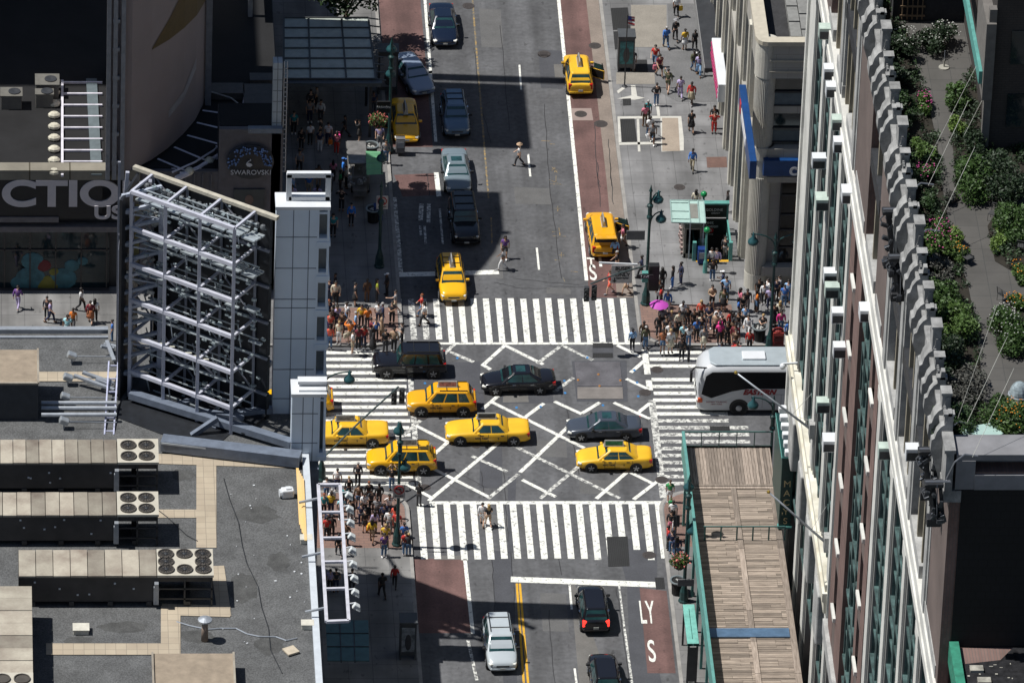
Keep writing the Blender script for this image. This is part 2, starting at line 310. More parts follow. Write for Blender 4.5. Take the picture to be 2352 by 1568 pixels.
# ---- painted lines
bw, bx, by, by2 = MB(), MB(), MB(), MB()
def line(b, a, c, w, z=.009): rib(b, [a, c], w, z)
for x0, y0, x1, y1, w in ((976, 0, 1001, 325, .2), (1002, 398, 1008, 450, .32), (1283, 0, 1347, 643, .24), (1193, 150, 1197, 206, .13), (1213, 355, 1218, 405, .14), (1233, 570, 1238, 619, .14), (1308, 1340, 1313, 1398, .14), (1320, 1535, 1324, 1568, .14), (1068, 1285, 1086, 1453, .24)):
    line(bw, P(x0, y0), P(x1, y1), w)
for x0, y0, x1, y1, w in ((1010, 480, 1017, 560, .14), (906, 455, 921, 625, .28), (1422, 1345, 1434, 1440, .12), (1434, 1440, 1452, 1568, .14), (1075, 1470, 1095, 1560, .2), (968, 470, 966, 505, .3), (985, 470, 984, 510, .25), (975, 520, 978, 560, .16), (965, 520, 967, 540, .16)): line(bx, P(x0, y0), P(x1, y1), w)
line(by, P(1187, 1340), P(1203, 1568), .14); line(by, P(1194, 1340), P(1213, 1568), .14)
line(by2, P(1085, 0), P(1122, 455), .12); line(by2, P(1128, 500), P(1130, 560), .1)
for (x, y) in ((40, 65), (65, 385), (95, 775)):                       # survey marks
    for dx, dy in ((25, 0), (0, 22)): line(by2, ST(x-dx, y-dy), ST(x+dx, y+dy), .05)
for a, c in (((20, 580), (50, 580)), ((75, 550), (85, 620)), ((20, 615), (130, 618)), ((0, 180), (95, 185)), ((50, 115), (50, 160)), ((110, 960), (125, 1000)), ((175, 910), (230, 915)), ((40, 815), (80, 818))): line(by2, ST(*a), ST(*c), .05)
for a, c in (((130, 1105), (200, 1108)), ((190, 1130), (235, 1132)), ((210, 1310), (255, 1355)), ((190, 1410), (290, 1450))): line(by2, F_(*a), F_(*c), .05)
def bar(b, x0, x1, y0, y1, z=.009): b.add([(x0, y0, z), (x1, y0, z), (x1, y1, z), (x0, y1, z)], [(0, 1, 2, 3)])
x = -7.35
while x < 7.7:                                                       # far crossing, bars along the street
    g = bx if x < -5 else bw; j = random.uniform(-.06, .06)
    if not (6.6 < x < 7.0): bar(g, x, x+.40, -0.15+(.4 if x < -4.2 else 0)+j*.5, 5.25+j)
    x += .815
bar(bw, -5.6, 8.3, -.38, -.12, .0092)
x = -7.0
while x < 8.6:                                                       # near crossing
    j = random.uniform(-.12, .12); short = 1.1 if (5.0 < x < 6.6) else 0
    bar(bw, x, x+.42, -25.6+short+j, -19.25); x += .835
bar(bw, -6.2, 9.0, -19.3, -18.95, .0092)
y = -1.35
k = 0
while y > -17.6:                                                     # crossings of the avenue, bars along the avenue
    bar(bw, -13.5, -7.1+random.uniform(-.05, .1), y-.2, y+.2)
    x1 = 14.6 if y < -10 else 13.4
    if k != 3: bar(bw if k < 10 else bx, 8.75+random.uniform(-.05, .08), x1, y-.2, y+.2)
    y -= .82; k += 1
bar(bw, 8.35, 8.75, -4.0, -1.0, .0092); bar(bw, 8.38, 8.78, -5.9, -4.7, .0092); bar(bx, 8.4, 8.85, -18.6, -7.1, .0092); bar(bx, -6.95, -6.6, -17.6, -3.2, .0092)
rib(bw, [P(918, 631), P(1140, 625)], .55, .0096); rib(bw, [P(1180, 1330), P(1505, 1342)], .62, .0096)
ZN = zo(1560, 1340, 1.179)
lattice = [(545, 50, 718, 136), (285, 80, 390, 125), (815, 50, 952, 116), (1075, 50, 1178, 101), (1118, 208, 1212, 252), (485, 318, 912, 530), (780, 315, 900, 370), (1060, 320, 1222, 393), (110, 420, 275, 505), (565, 512, 1078, 767), (205, 630, 472, 766), (628, 684, 778, 760), (1120, 640, 1240, 700), (75, 700, 196, 766), (390, 572, 548, 642),
  (540, 50, 438, 142), (800, 55, 698, 132), (302, 45, 252, 92), (1196, 124, 1138, 174), (862, 204, 778, 266), (506, 290, 438, 347), (722, 324, 636, 388), (986, 320, 908, 367), (1222, 324, 1174, 362), (142, 404, 56, 478), (848, 424, 616, 644), (272, 504, 212, 558), (512, 508, 186, 778), (602, 658, 466, 768), (902, 608, 712, 767), (1124, 640, 976, 768), (1262, 688, 1152, 772), (440, 142, 470, 160)]
zc = itertools.count()
for i, (x0, y0, x1, y1) in enumerate(lattice): rib(bx if i in (1, 2, 9, 14, 16, 17, 19, 24, 28, 29) else bw, [ZN(x0, y0), ZN(x1, y1)], .27, .0097+.0001*next(zc))
struct('white_road_markings', bw, wpaint); struct('worn_road_markings', bx, wpaint2); struct('yellow_road_markings', by, ypaint); struct('faded_road_markings', by2, ypaint2)
# lettering on the red lanes
for s, x, y, sz, sx in (('LY', 1486, 1408, 3.6, .20), ('S', 1497, 1497, 3.4, .27), ('S', 1362, 628, 2.7, .34), ('T', 1358, 604, 1.7, .42), ('I', 1379, 603, 1.6, .7)):
    p = P(x, y); o = text('lane_lettering', s, sz, wpaint, None, (p.x, p.y, .0105), (0, 0, 0), .001, sx=sx*1.2, bold=.035); tag(o, kind='structure')
# blue spray dots
bd = MB()
for f, x, y in ((Z7, 1315, 485), (Z7, 1045, 695), (Z7, 1810, 898), (Z7, 2012, 892), (Z7, 2210, 675), (Z3, 312, 272), (Z3, 705, 378), (Z3, 728, 480), (Z3, 738, 595), (Z3, 443, 670), (Z3, 126, 567)):
    p = f(x, y); bd.prism([(p.x+.09*math.cos(t), p.y+.13*math.sin(t)) for t in [k*PI/4 for k in range(8)]], .0098, .012)
struct('blue_survey_markings', bd, pm('blue_spray', (.03, .17, .40), .8))
# things lying in the road: covers, plates, gratings
iron = pm('cast_iron', (.06, .052, .05), .7, .3, var=.25, scale=6); plate = pm('steel_road_plate', (.145, .14, .15), .55, .4, var=.28, scale=.9, fine=.1); plate2 = pm('steel_plate_tan', (.22, .20, .185), .6, .3, var=.2, scale=1.2)
def cover(p, r, label, z=.0, m=iron):
    e = empty('manhole_cover', (p.x, p.y, z), 0, label, 'manhole cover', 'round covers in road and pavement')
    b = MB(); b.lathe([(r, 0), (r, .013), (r*.86, .013), (r*.84, .010), (r*.80, .010), (r*.78, .014), (.02, .016)], n=20); b.build('lid', m, e)
    b = MB()
    for k in range(-3, 4): b.box(-r*.6, r*.6, k*r*.17-.02, k*r*.17+.02, .012, .02)
    b.build('tread', iron, e)
for f, x, y, r, z, l in ((F_, 437, 895, .42, .006, 'black manhole cover on pink concrete square in red lane'), (F_, 548, 360, .42, .004, 'black manhole cover near kerb beside yellow taxi with open door'), (F_, 150, 425, .46, .004, 'grey manhole cover above dark asphalt patch'), (F_, 595, 972, .46, .004, 'faint manhole ring in red lane below the black cover'), (ST, 1083, 207, .38, .15, 'grey manhole cover on pavement above subway canopy'),
    (Z3, 895, 372, .4, .004, 'manhole cover on striped crossing in front of white coach'), (Z3, 795, 563, .4, .004, 'manhole cover with white paint beside box junction'), (Z3, 935, 1293, .42, .004, 'manhole cover by wooden deck corner'), (Z4, 748, 602, .43, .004, 'manhole cover at end of near crossing stripes'), (zo(1100, 0, 2.138), 1655, 53, .42, .004, 'manhole cover beside navy sedan hood'),
    (zo(1100, 0, 2.138), 2300, 470, .4, .004, 'dusty manhole cover in middle of far road'), (Z7, 1015, 980, .34, .004, 'rusty small cover under yellow taxi wheel'), (Z7, 1470, 1215, .3, .004, 'rusty small cover below yellow sedan taxi'), (Z8, 890, 175, .36, .004, 'manhole cover beside near corner of box junction'), (Z6, 1640, 1140, .36, .004, 'manhole cover in shade of yellow taxi at far crossing')):
    cover(f(x, y, z), r, l, z)
def slab(name, pts, z0, z1, mat, label, cat, group=None):
    b = MB(); b.prism([(p.x, p.y) for p in pts], z0, z1); return tag(b.build(name, mat), label, cat, group)
slab('road_plate', m3((205, 310), (585, 310), (605, 512), (228, 512)), .005, .03, plate, 'large dark steel plate with four lifting lugs laid over asphalt', 'steel plate', 'steel road plates')
slab('road_plate', m3((228, 520), (606, 520), (612, 618), (230, 618)), .005, .03, plate2, 'lighter narrow steel plate butted below large dark plate', 'steel plate', 'steel road plates')
b = MB()
for x, y in ((405, 415), (235, 462), (588, 465), (415, 512)): p = Z3(x, y); b.ell((p.x, p.y, .03), .09, .12, .05, 8, 3, 0)
o = b.build('lifting_lug', pm('rusty_lug', (.3, .13, .03), .8)); o.parent = bpy.data.objects['road_plate']
b = None
for pts, l in ((m3((358, 152), (525, 152), (525, 190), (358, 190)), 'slotted storm drain at far corner of box junction'), (m3((358, 235), (525, 235), (525, 272), (358, 272)), 'slotted storm drain below matching drain by crossing corner'), (m3((1335, 845), (1500, 845), (1505, 890), (1338, 890)), 'slotted drain below coach front wheel'), ([Z4(428, 465), Z4(585, 462), Z4(600, 685), Z4(440, 690)], 'large square grating at near crossing'), ([Z4(790, 772), Z4(858, 772), Z4(868, 858), Z4(800, 860)], 'small square drain at end of near stop line')):
    slab('storm_drain', pts, .004, .022, grate, l, 'drain', 'drains in the road')
# ================================================================ the department store (north side, near)
brick = brickm('brown_brick', (.185, .118, .102), (.15, .092, .08), (.13, .10, .09), .42, .16, .02, rot=(PI/2, 0, PI/2), var=.22)
iron_t = pm('teal_painted_iron', (.055, .095, .092), .5, var=.6, scale=1.5)
tanst = pm('tan_terracotta', (.27, .24, .18), .8, var=.22, scale=.8)
wst = pm('white_limestone', (.56, .555, .52), .85, var=.22, scale=.4, fine=.05)
gst = pm('grey_limestone', (.34, .34, .33), .85, var=.28, scale=.9, fine=.1)
tar = pm('tar_roof', (.028, .028, .03), .95, var=.3, scale=.6, fine=.2)
st = empty('department_store', (20, -65, 0), 0, 'tall pale stone and brown brick store with teal windows and scrolled parapet', 'building')
def stb(name, mb, mat, par=st, **k):
    o = mb.build(name, mat, par, **k); o.matrix_parent_inverse = Matrix.Translation(-Vector((20, -65, 0))) if par is st else o.matrix_parent_inverse; return o
b = MB(); b.box(16.0, 70, -106, -24.6, 0, 58.4); stb('wall', b, brick)
b = MB(); b.box(15.5, 16.05, -27.0, -24.35, 0, 58); b.box(15.35, 15.9, -24.9, -24.3, 0, 44); stb('corner_pier', b, wst)
pil = [(-28.7, -27.1), (-35.0, -33.6), (-40.6, -39.1), (-47.3, -45.6), (-53.4, -52.0), (-74.2, -72.6), (-82.0, -80.4), (-89.8, -88.4), (-97.6, -96.2)]
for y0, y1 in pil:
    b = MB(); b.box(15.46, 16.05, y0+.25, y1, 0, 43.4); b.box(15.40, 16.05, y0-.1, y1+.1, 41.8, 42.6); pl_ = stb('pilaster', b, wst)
    b = MB(); b.box(15.57, 16.05, y0-.55, y0+.25, 0, 43.38); b.box(15.52, 15.6, y0-.2, y0-.1, 0, 43.36); b.box(15.57, 16.05, y1, y1+.3, 0, 43.38); b.build('pilaster_flank', pm('limestone_shade_tone', (.20, .20, .19), .85, var=.2, scale=.6), pl_)  # flanks in a darker stone tone, the shade of the sides put into the colour
FL = [17.0+4.55*k for k in range(6)]                       # window sill levels between the two cornices
for y0, y1 in ((-60.7, -53.9), (-71.9, -67.3)):            # brick piers with one slit window per floor
    ym = (y0+y1)/2+.4; b = MB(); b.box(15.5, 16.05, y0, ym-.75, 14, 43.4); b.box(15.5, 16.05, ym+.75, y1, 14, 43.4)
    z = 14.
    for f in FL+[46]: b.box(15.51, 16.05, ym-.75, ym+.75, z, min(f, 43.4)); z = f+2.7
    stb('brick_pier', b, brick)
    for f in FL:
        b = MB(); b.box(15.33, 15.9, ym-.85, ym+.85, f-.28, f); w = stb('window', b, wst)
        b = MB(); b.box(15.86, 15.9, ym-.75, ym+.75, f, f+2.7); b.build('pane', GLASS, w)
for y in (-31.2, -37.1, -43.2, -49.7, -62.9, -65.2, -77.4, -85.3, -93.1, -101.6):
    b = MB(); b.box(15.62, 16.02, y-.14, y+.14, 15.9, 43.4); stb('slim_rib', b, iron_t)
bays = [(-33.3, -29.15), (-38.8, -35.45), (-45.3, -41.05), (-51.7, -47.75), (-66.9, -61.2), (-80.1, -74.65), (-88.1, -82.45), (-95.9, -90.25), (-105.4, -98.05)]
for i, (y0, y1) in enumerate(bays):
    for k, f in enumerate(FL+[12.2, 7.4]):
        w_ = (y1-y0); n = 3; top = f+3.0
        b = MB(); b.m = 0
        b.box(15.74, 16.02, y0+.45, y1-.45, f-1.35, f-.25)                                       # iron spandrel
        b.box(15.6, 16.02, y0+.1, y1-.1, f-.25, f-.05)                                  # sill
        for j in range(n+1): yy = y0+w_*j/n; b.box(15.68, 16.0, yy-.11, yy+.11, f-.05, top)
        b.box(15.72, 16.0, y0, y1, f+1.45, f+1.6); b.box(15.64, 16.0, y0, y1, top-.1, top+.12)
        w = stb('window', b, iron_t)
        b = MB(); b.box(15.86, 15.93, y0, y1, f-.05, top); b.build('pane', GLASS, w)
# cornices
b = MB(); b.box(15.17, 16.03, -53.0, -24.2, 15.0, 15.6); b.box(15.28, 16.03, -53.0, -24.3, 14.2, 15.0); b.box(15.32, 16.04, -52.8, -24.4, 15.6, 16.1); stb('cornice', b, pm('stained_limestone', (.66, .64, .56), .85, var=.14, scale=.5, var2=(.42, .39, .30)))
for y0, y1 in ((-32.0, -29.5), (-38, -36), (-44.4, -42), (-51, -48.6)):
    b = MB(); b.prism([(15.12, y0), (16.02, y0), (16.02, y1), (15.12, y1)], 10.6, 14.1); stb('cartouche', b, gst, bevel=.1)
b = MB(); b.box(15.25, 16.02, -106.05, -53.2, 13.0, 14.0); b.box(15.3, 16.02, -106.05, -53.2, 0, 1.2); stb('cornice', b, gst)
b = MB(); b.box(15.27, 16.03, -106.2, -24.2, 43.4, 44.0); b.box(15.36, 16.04, -106.1, -24.3, 44.0, 44.9); stb('cornice', b, wst)
for y0, y1 in bays+[(-60.4, -54.2), (-71.6, -67.6)]:
    b = MB(); b.box(15.47, 16.02, y0+.3, y1-.3, 44.9, 45.7); stb('plinth', b, gst)
# top storeys
for y0, y1 in ((-61.0, -53.6), (-72.3, -67.2), (-106.02, -99.5), (-36.5, -32.5)):
    b = MB(); b.box(15.52, 16.04, y0, y1, 44.9, 56.6); stb('brick_pier', b, brick)
for y in (-26.4, -31.7, -44, -52.6, -74, -81.4, -89.3, -98.4):
    b = MB(); b.box(15.4, 16.04, y-.55, y+.55, 44.9, 56.8); b.box(15.5, 16.04, y-.95, y-.55, 44.9, 56.8); stb('pilaster', b, gst)
for y0, y1 in ((-52, -37), (-66.9, -61.2), (-80.7, -74.8), (-88.6, -82.1), (-97.7, -90), (-31, -27.1)):
    n = max(2, int((y1-y0)/2.0))
    for k in range(1, n): y = y0+(y1-y0)*k/n; b = MB(); b.box(15.62, 16.04, y-.16, y+.16, 44.9, 56.6); stb('mullion_post', b, tanst)
for y0, y1 in ((-52, -44.6), (-43.4, -37), (-66.9, -61.2), (-80.7, -74.8), (-88.6, -82.1), (-97.7, -90)):
    b = MB(); b.box(15.5, 16.0, y0, y1, 50.1, 51.2); w = stb('window', b, DARK)
    b = MB(); b.box(15.9, 15.97, y0, y1, 45.9, 56.4); b.build('pane', pm('black_glass', (.006, .006, .007), .12, var=.2), w)
# scrolled parapet
b = MB(); b.box(15.15, 16.1, -106.1, -24.3, 56.6, 57.3); b.box(15.2, 15.6, -106.1, -24.3, 57.3, 59.6); b.box(15.1, 15.68, -106.1, -24.3, 59.6, 59.8); dst = pm('sooty_limestone', (.25, .25, .245), .88, var=.4, scale=1.3, fine=.12); stb('parapet', b, dst)
prof = [(15.6, 60.9), (15.4, 60.9), (15.36, 60.5), (15.25, 60.2), (15.05, 60.05), (14.85, 59.75), (14.75, 59.35), (14.6, 59.25), (14.57, 58.6), (14.75, 58.0), (15.0, 57.2), (15.2, 56.3), (15.45, 55.6), (15.9, 55.6)]
y = -104.; k = 0
while y < -25:
    b = MB(); w = (.24, .40, .20, .30, .5)[k % 5]; n = len(prof)
    vs = [(X, y-w, Z) for X, Z in prof]+[(X, y+w, Z) for X, Z in prof]
    b.add(vs, [(i, n+i, n+(i+1) % n, (i+1) % n) for i in range(n)]+[tuple(range(n)), tuple(range(n, 2*n))[::-1]])
    h = (60.7, 61.0, 60.4, 60.8, 61.5)[k % 5]
    b.box(15.22, 15.68, y-w*.9, y+w*.9, 59.7, h); b.box(15.16, 15.74, y-w, y+w, h, h+.14)
    b.box(15.3, 15.42, y+w+.2, y+w+.9, 59.8, 60.3)
    for q in range(4): b.box(15.28, 15.38, y+w+.25+.17*q, y+w+.33+.17*q, 60.3, 60.55)
    stb('scroll_bracket', b, dst); y += (1.7, 2.3, 1.5, 2.0, 2.9)[k % 5]; k += 1
# window air conditioners
Zf = lambda ox, oy, sc: (lambda x, y: ((ox+x/sc), (oy+y/sc)))
for i, (sx, sy) in enumerate([(3301, 148), (3320, 309), (3329, 380), (3352, 512), (3359, 600), (3273, 665), (3287, 827), (3392, 798), (3320, 1124), (3325, 1181), (3352, 1282), (3464, 1270), (3291, 1640), (3316, 1790), (3358, 1420), (3540, 1825), (3650, 1830)]):
    p = onX(sx*.57422, sy*.57422, 15.2); big = i in (6, 7, 11, 13)
    e = empty('air_conditioner', (15.35, p.y, p.z), 0, 'white air conditioner box on store window, %s' % ['topmost', 'second from the top', 'third from the top', 'fourth down with a rusty stain', 'fifth down beside the stone ledge', 'small unit level with the blue bank sign', 'large one just below the small unit', 'large one near the upper ledge', 'greenish one opposite the upper window rig', 'just under a greenish one', 'green tinted one beside brown brick', 'between brick and upper ledge', 'pale green one above the flagpole', 'lower large pale green one', 'small one left of the wide brick strip', 'low beside the upper ledge on a stone bay', 'on dark top storey window'][i], 'air conditioner', 'air conditioners in the store windows')
    s = .5 if big else .36
    b = MB(); b.box(-.55, .3, -s, s, 0, .75); b.build('casing', WHITE if i % 3 else pm('pale_green_paint', (.42, .5, .45), .6), e)
    b = MB(); b.box(-.5, .2, -s-.03, -s, .06, .55)
    for q in range(3): b.box(-.5+.25*q, -.46+.25*q, -s-.05, -s-.03, .06, .55)
    b.build('grille', DARK, e)
# flagpoles
for (x0, y0, x1, y1, dx), l in (((1862, 985, 1690, 855, 4.6), 'grey flagpole slanting over the white coach from store cornice'), ((1896, 1245, 1765, 1129, 3.6), 'grey flagpole slanting over wooden deck from store cornice')):
    a = onX(x0, y0, 15.3); q = onX(x1, y1, 15.3-dx); e = empty('flagpole', a, 0, l, 'flagpole', 'flagpoles on the store front'); d = q-a
    b = MB(); b.cyl((0, 0, 0), d, .085, .05, n=8); b.build('pole', STEEL, e, smooth=True)
    b = MB(); b.ell(d, .11, .11, .11, 8, 6); b.build('finial', pm('gilt', (.6, .42, .1), .3, .8), e)
    b = MB(); b.box(-.1, .4, -.35, .35, -.5, .5); b.tube([(0.1, -1.6, 1.5), d*.25], .015, 5); b.tube([(0.1, 1.6, 1.5), d*.25], .015, 5); b.build('bracket', gst, e)
# the long dark green shop sign at the street corner
e = empty('hanging_sign', (15.2, -27, 5.3), 0, 'long dark green box sign with gold letters on end, on store corner above deck', 'sign')
a = P(1790, 1208, 5.3); yf = a.y; x0 = P(1788, 1208, 5.3).x; x1 = x0+.75
b = MB(); b.box(x0-15.2, x1-15.2, yf+27, 2.2, 0, 5.0); b.build('box', pm('sign_green', (.008, .045, .042), .4, var=.15), e, bevel=.03)
b = MB(); b.box(x0-.06-15.2, x1+.06-15.2, yf+26.9, yf+27.3, -.12, 0.02); b.box(x0-.03-15.2, x0-15.2, yf+27, 2.2, 4.85, 5.03); b.build('edge_trim', TEAL, e)
for k, ch in enumerate("MACY'S".replace("'", "")):
    text('letter', ch, .62, pm('gilt_letter', (.55, .45, .25), .4, .3), e, ((x0+x1)/2-15.2+.03, yf+26.985, 3.1-.68*k))
text('letter', "'", .62, MATS['gilt_letter'], e, ((x0+x1)/2-15.2-.18, yf+26.985, 3.1-.68*3.45))
for k in range(6):
    q = P(1792+2*k, 905+22*k, 10.8); l = empty('sign_floodlight', (15.15, -25.2-1.0*k, 10.6), 0, 'white floodlight on long green corner sign, in a row of six', 'floodlight', 'white floodlights over the green sign')
    b = MB(); b.cbox((0, 0, .25), .5, .42, .4); b.build('housing', WHITE, l, bevel=.06)
    b = MB(); b.beam((0, 0, 0), (.3, 0, -.3), .08); b.build('arm', STEEL, l)
q = onX(1813, 838, 15.0); e = empty('camera_dome', (15.3, q.y, q.z), 0, 'white security camera dome on arm above the coach roof', 'security camera')
b = MB(); b.ell((-.7, 0, -.1), .2, .2, .22, 10, 6); b.build('dome', WHITE, e, smooth=True)
b = MB(); b.beam((-.7, 0, .08), (.2, 0, .15), .1); b.build('arm', WHITE, e)
# window washing rigs hanging at the parapet
def rig(x, y, h, label):
    q = onX(x, y, 14.9); e = empty('window_washing_rig', q, 0, label, 'window rig', 'window washing rigs at the parapet')
    b = MB(); b.cbox((-.35, 0, 0), 1.0, .6, .22); b.beam((-.5, .2, -.1), (-.1, -.1, -h), .42, .3); b.beam((0, -.2, -.2), (.2, -.1, -h*.8), .2, .2); b.cbox((-.25, -.1, -h), .75, .6, .5); b.build('platform', pm('rig_black', (.02, .021, .024), .5, var=.3), e, bevel=.04)
    b = MB()
    for k in range(26): t = random.random(); s_ = random.uniform(.08, .28); b.cbox((-.45+.35*t+random.uniform(-.35, .45), random.uniform(-.5, .3), -h*t), s_, s_*random.uniform(.5, 1.5), s_*random.uniform(.6, 2), Matrix.Rotation(random.uniform(0, 3), 3, 'Y'))
    b.build('winch', pm('rig_grey', (.07, .075, .085), .35, .6, var=.6), e, bevel=.02)
    b = MB(); b.tube([(-.8, 0, .12), (.5, 0, .16)], .06, 6); b.tube([(-.8, -.3, .3), (.5, -.3, .3)], .035, 6); b.tube([(-.7, 0, -.2), (-.9, .2, -.6), (-.75, .1, -1.0)], .04, 5); b.tube([(.3, .1, .2), (.7, .2, 1.2), (1.2, .3, 1.6), (1.9, .3, 1.5)], .05, 6); b.tube([(-.2, -.3, .1), (-.1, -.4, -h)], .03, 5); b.build('davit', pm('rig_steel', (.22, .23, .25), .35, .6), e)
    b = MB(); b.tube([(1.6, .2, 1.5), (3.9, 3.6, 4.8)], .014, 5); b.build('cable', pm('cable', (.4, .4, .36), .7), e)
rig(2062, 485, 3.2, 'black window washing rig hanging under the scrolled parapet, upper one'); rig(2076, 592, 2.3, 'black window washing rig directly below another near the garden'); rig(2146, 1035, 2.6, 'black window washing rig beside round clipped shrubs'); rig(2160, 1110, 2.2, 'lowest black window washing rig at end of the parapet')
# ---- roof terrace
TZ = 58.5
slabs = brickm('terrace_slabs', (.078, .074, .068), (.068, .065, .06), (.05, .05, .047), 1.2, 1.2, .02, offset=0, var=.2)
b = MB(); b.box(15.7, 69.9, -104, -45, 58.42, TZ); stb('terrace_floor', b, slabs)
soil = pm('soil', (.022, .018, .013), 1, var=.4, scale=2)
cw = pm('terrace_concrete', (.19, .19, .20), .9, var=.2, scale=.7)
b = MB(); b.box(15.75, 69, -106.05, -104.1, 59.15, 59.5); b.box(15.75, 16.75, -106.1, -104.1, 57.4, 59.15); b.box(16.75, 69, -106.15, -105.3, 57.4, 58.3); b.box(16.75, 69, -105.0, -104.5, 57.4, 59.15); stb('end_parapet', b, cw)
b = MB(); b.box(16.1, 70.02, -106.04, -105.98, 0, 57.4); stb('end_wall', b, brickm('wall_shade_black', (.007, .007, .008), (.006, .006, .007), (.004, .004, .004), .5, .5, .03, rot=(PI/2, 0, 0)))  # near-black sheet over the brick, the wall's shade put into its colour
# penthouse walls beyond the garden
e = empty('penthouse', (24, -50, TZ), 0, 'brown brick penthouse with green copper edge beside the roof garden', 'building')
a = P(2268, 345, TZ); 
b = MB(); b.box(a.x-24, 36, a.y+50, a.y+66, 0, 14); b.build('wall', brickm('penthouse_brick', (.045, .038, .034), (.04, .033, .03), (.03, .026, .025), .4, .15, .02, rot=(PI/2, 0, 0)), e)
b = MB()
for k in range(4): b.box(a.x-24+.9+2.2*k, a.x-24+2.1+2.2*k, a.y+49.93, a.y+50.0, 1.5, 3.6); b.box(a.x-24+.9+2.2*k, a.x-24+2.1+2.2*k, a.y+49.93, a.y+50.0, 5.5, 7.6)
b.build('window_pane', GLASS, e)
b = MB(); b.box(a.x-24-.55, a.x-24-.01, a.y+49.6, a.y+54, 3.4, 8.2); b.box(a.x-24-.4, a.x-24, a.y+49.8, a.y+50.3, 0, 9); b.build('pier', pm('penthouse_stone', (.14, .13, .12), .9), e)
b = MB(); b.box(a.x-24-.75, a.x-24-.56, a.y+50, a.y+66, 4.2, 5.0); b.build('copper_edge', TEAL, e)
e = empty('garden_shed', (18, -44, TZ), 0, 'dark low roof structure with green fascia at far end of the garden', 'shed')
a = P(2058, 100, TZ); c = P(2232, 100, TZ)
b = MB(); b.box(a.x-18, c.x-18+.4, a.y+46.5, a.y+52, 0, 3.6); b.build('wall', tar, e)
b = MB(); b.box(a.x-18+2.2, c.x-18+.4, a.y+46.35, a.y+46.48, 2.0, 2.5); b.build('fascia', TEAL, e)
b = MB()
for k in range(5): b.box(a.x-18+.5+.28*k, a.x-18+.56+.28*k, a.y+46.3, a.y+46.45, .2, 3.0)
for k in range(5): b.box(a.x-18+.4, a.x-18+1.8, a.y+46.28, a.y+46.34, .4+.6*k, .5+.6*k)
b.build('lattice_screen', pm('cedar', (.18, .12, .07), .8), e)
# low annexe roof, bottom corner
e = empty('annexe', (26, -115, 0), 0, 'low dark annexe with mottled wet roof and green copper gutter', 'building')
a = P(2178, 1480, 47.5)
wet = pm('mottled_roof', (.022, .022, .024), .35, var=.5, scale=2.5, fine=.5)
b = MB(); b.box(a.x-26+.5, 40, -30, 8.9, 0, 47.5); b.build('wall', brick, e)
b = MB(); b.prism([(a.x-26+.5, -30), (40, -30), (40, 8.8), (a.x-26+3.4, 8.8), (a.x-26+2.6, 7.6), (a.x-26+.5, 7.2)], 47.51, 47.6); b.build('roof', wet, e)
b = MB(); b.box(a.x-26+.0, a.x-26+.5, -30, 8.9, 46.6, 47.9); b.build('gutter', pm('green_copper', (.03, .20, .13), .6, var=.3, scale=2), e)
b = MB()
for k in range(6): b.box(a.x-26+.9+.3*(k % 3), a.x-26+1.6+.3*(k % 3), 6.4-1.1*k, 6.9-1.1*k, 47.6, 47.75)
for k in range(220): x, y = a.x-26+random.uniform(.6, 9), random.uniform(-9, 7.5); b.box(x, x+random.uniform(.04, .2), y, y+random.uniform(.04, .14), 47.6, 47.63)
b.build('roof_debris', pm('pale_debris', (.3, .29, .25), .7, var=.4), e)
# ================================================================ the bank building, far north corner
bk = empty('bank_building', (20, 10, 0), 0, 'cream stone bank building with rounded corner, dark windows and blue sign', 'building')
def bb(name, mb, mat, par=bk, **k):
    o = mb.build(name, mat, par, **k)
    if par is bk: o.matrix_parent_inverse = Matrix.Translation(-Vector((20, 10, 0)))
    return o
bst = brickm('cream_stone', (.36, .345, .31), (.34, .325, .295), (.22, .21, .19), 1.6, 1.0, .012, rot=(PI/2, 0, 0), offset=.5, var=.1)
bz = lambda y: onY(1800, y, 6.1).z
ZR = bz(100)
b = MB(); b.box(16.2, 60, 6.7, 90, 0, ZR-1.2); bb('wall', b, bst)
b = MB(); b.box(16.6, 60, 6.05, 6.75, bz(180), ZR-.1); b.box(16.6, 60, 5.95, 6.7, bz(368), bz(340)); b.box(16.6, 60, 6.0, 6.7, bz(418), bz(405)); b.box(16.6, 60, 6.0, 6.7, bz(632), bz(612)); b.box(15.6, 16.25, 7, 90, bz(180), ZR-.1); b.box(15.5, 16.2, 7, 90, bz(368), bz(340)); bb('stone_band', b, bst)
b = MB(); b.prism([(16.2, 5.9), (60, 5.9), (60, 6.6), (16.3, 6.6), (16.3, 90), (15.45, 90), (15.45, 6.7), (15.6, 6.2), (15.85, 5.98)], ZR-.1, ZR+.2); b.box(16.4, 60, 5.95, 6.1, bz(140), bz(137)); b.box(16.4, 60, 5.95, 6.1, bz(165), bz(162)); bb('cornice', b, pm('warm_coping', (.45, .41, .33), .85, var=.12))  # coping a paler, warmer tone than the wall stone
b = MB()
CX, CY, CRD = 16.25, 6.75, .66
for k in range(13): t = PI-.2+(PI/2+.4)*k/12; b.cyl((CX+CRD*math.cos(t), CY+CRD*math.sin(t), 1.2), (CX+CRD*math.cos(t), CY+CRD*math.sin(t), bz(410)), .055, n=6); b.cyl((CX+CRD*math.cos(t), CY+CRD*math.sin(t), bz(340)), (CX+CRD*math.cos(t), CY+CRD*math.sin(t), bz(185)), .055, n=6)
b.cyl((CX, CY, 1.2), (CX, CY, ZR-.15), CRD, n=24)
bb('corner_column', b, LIME, smooth=False)
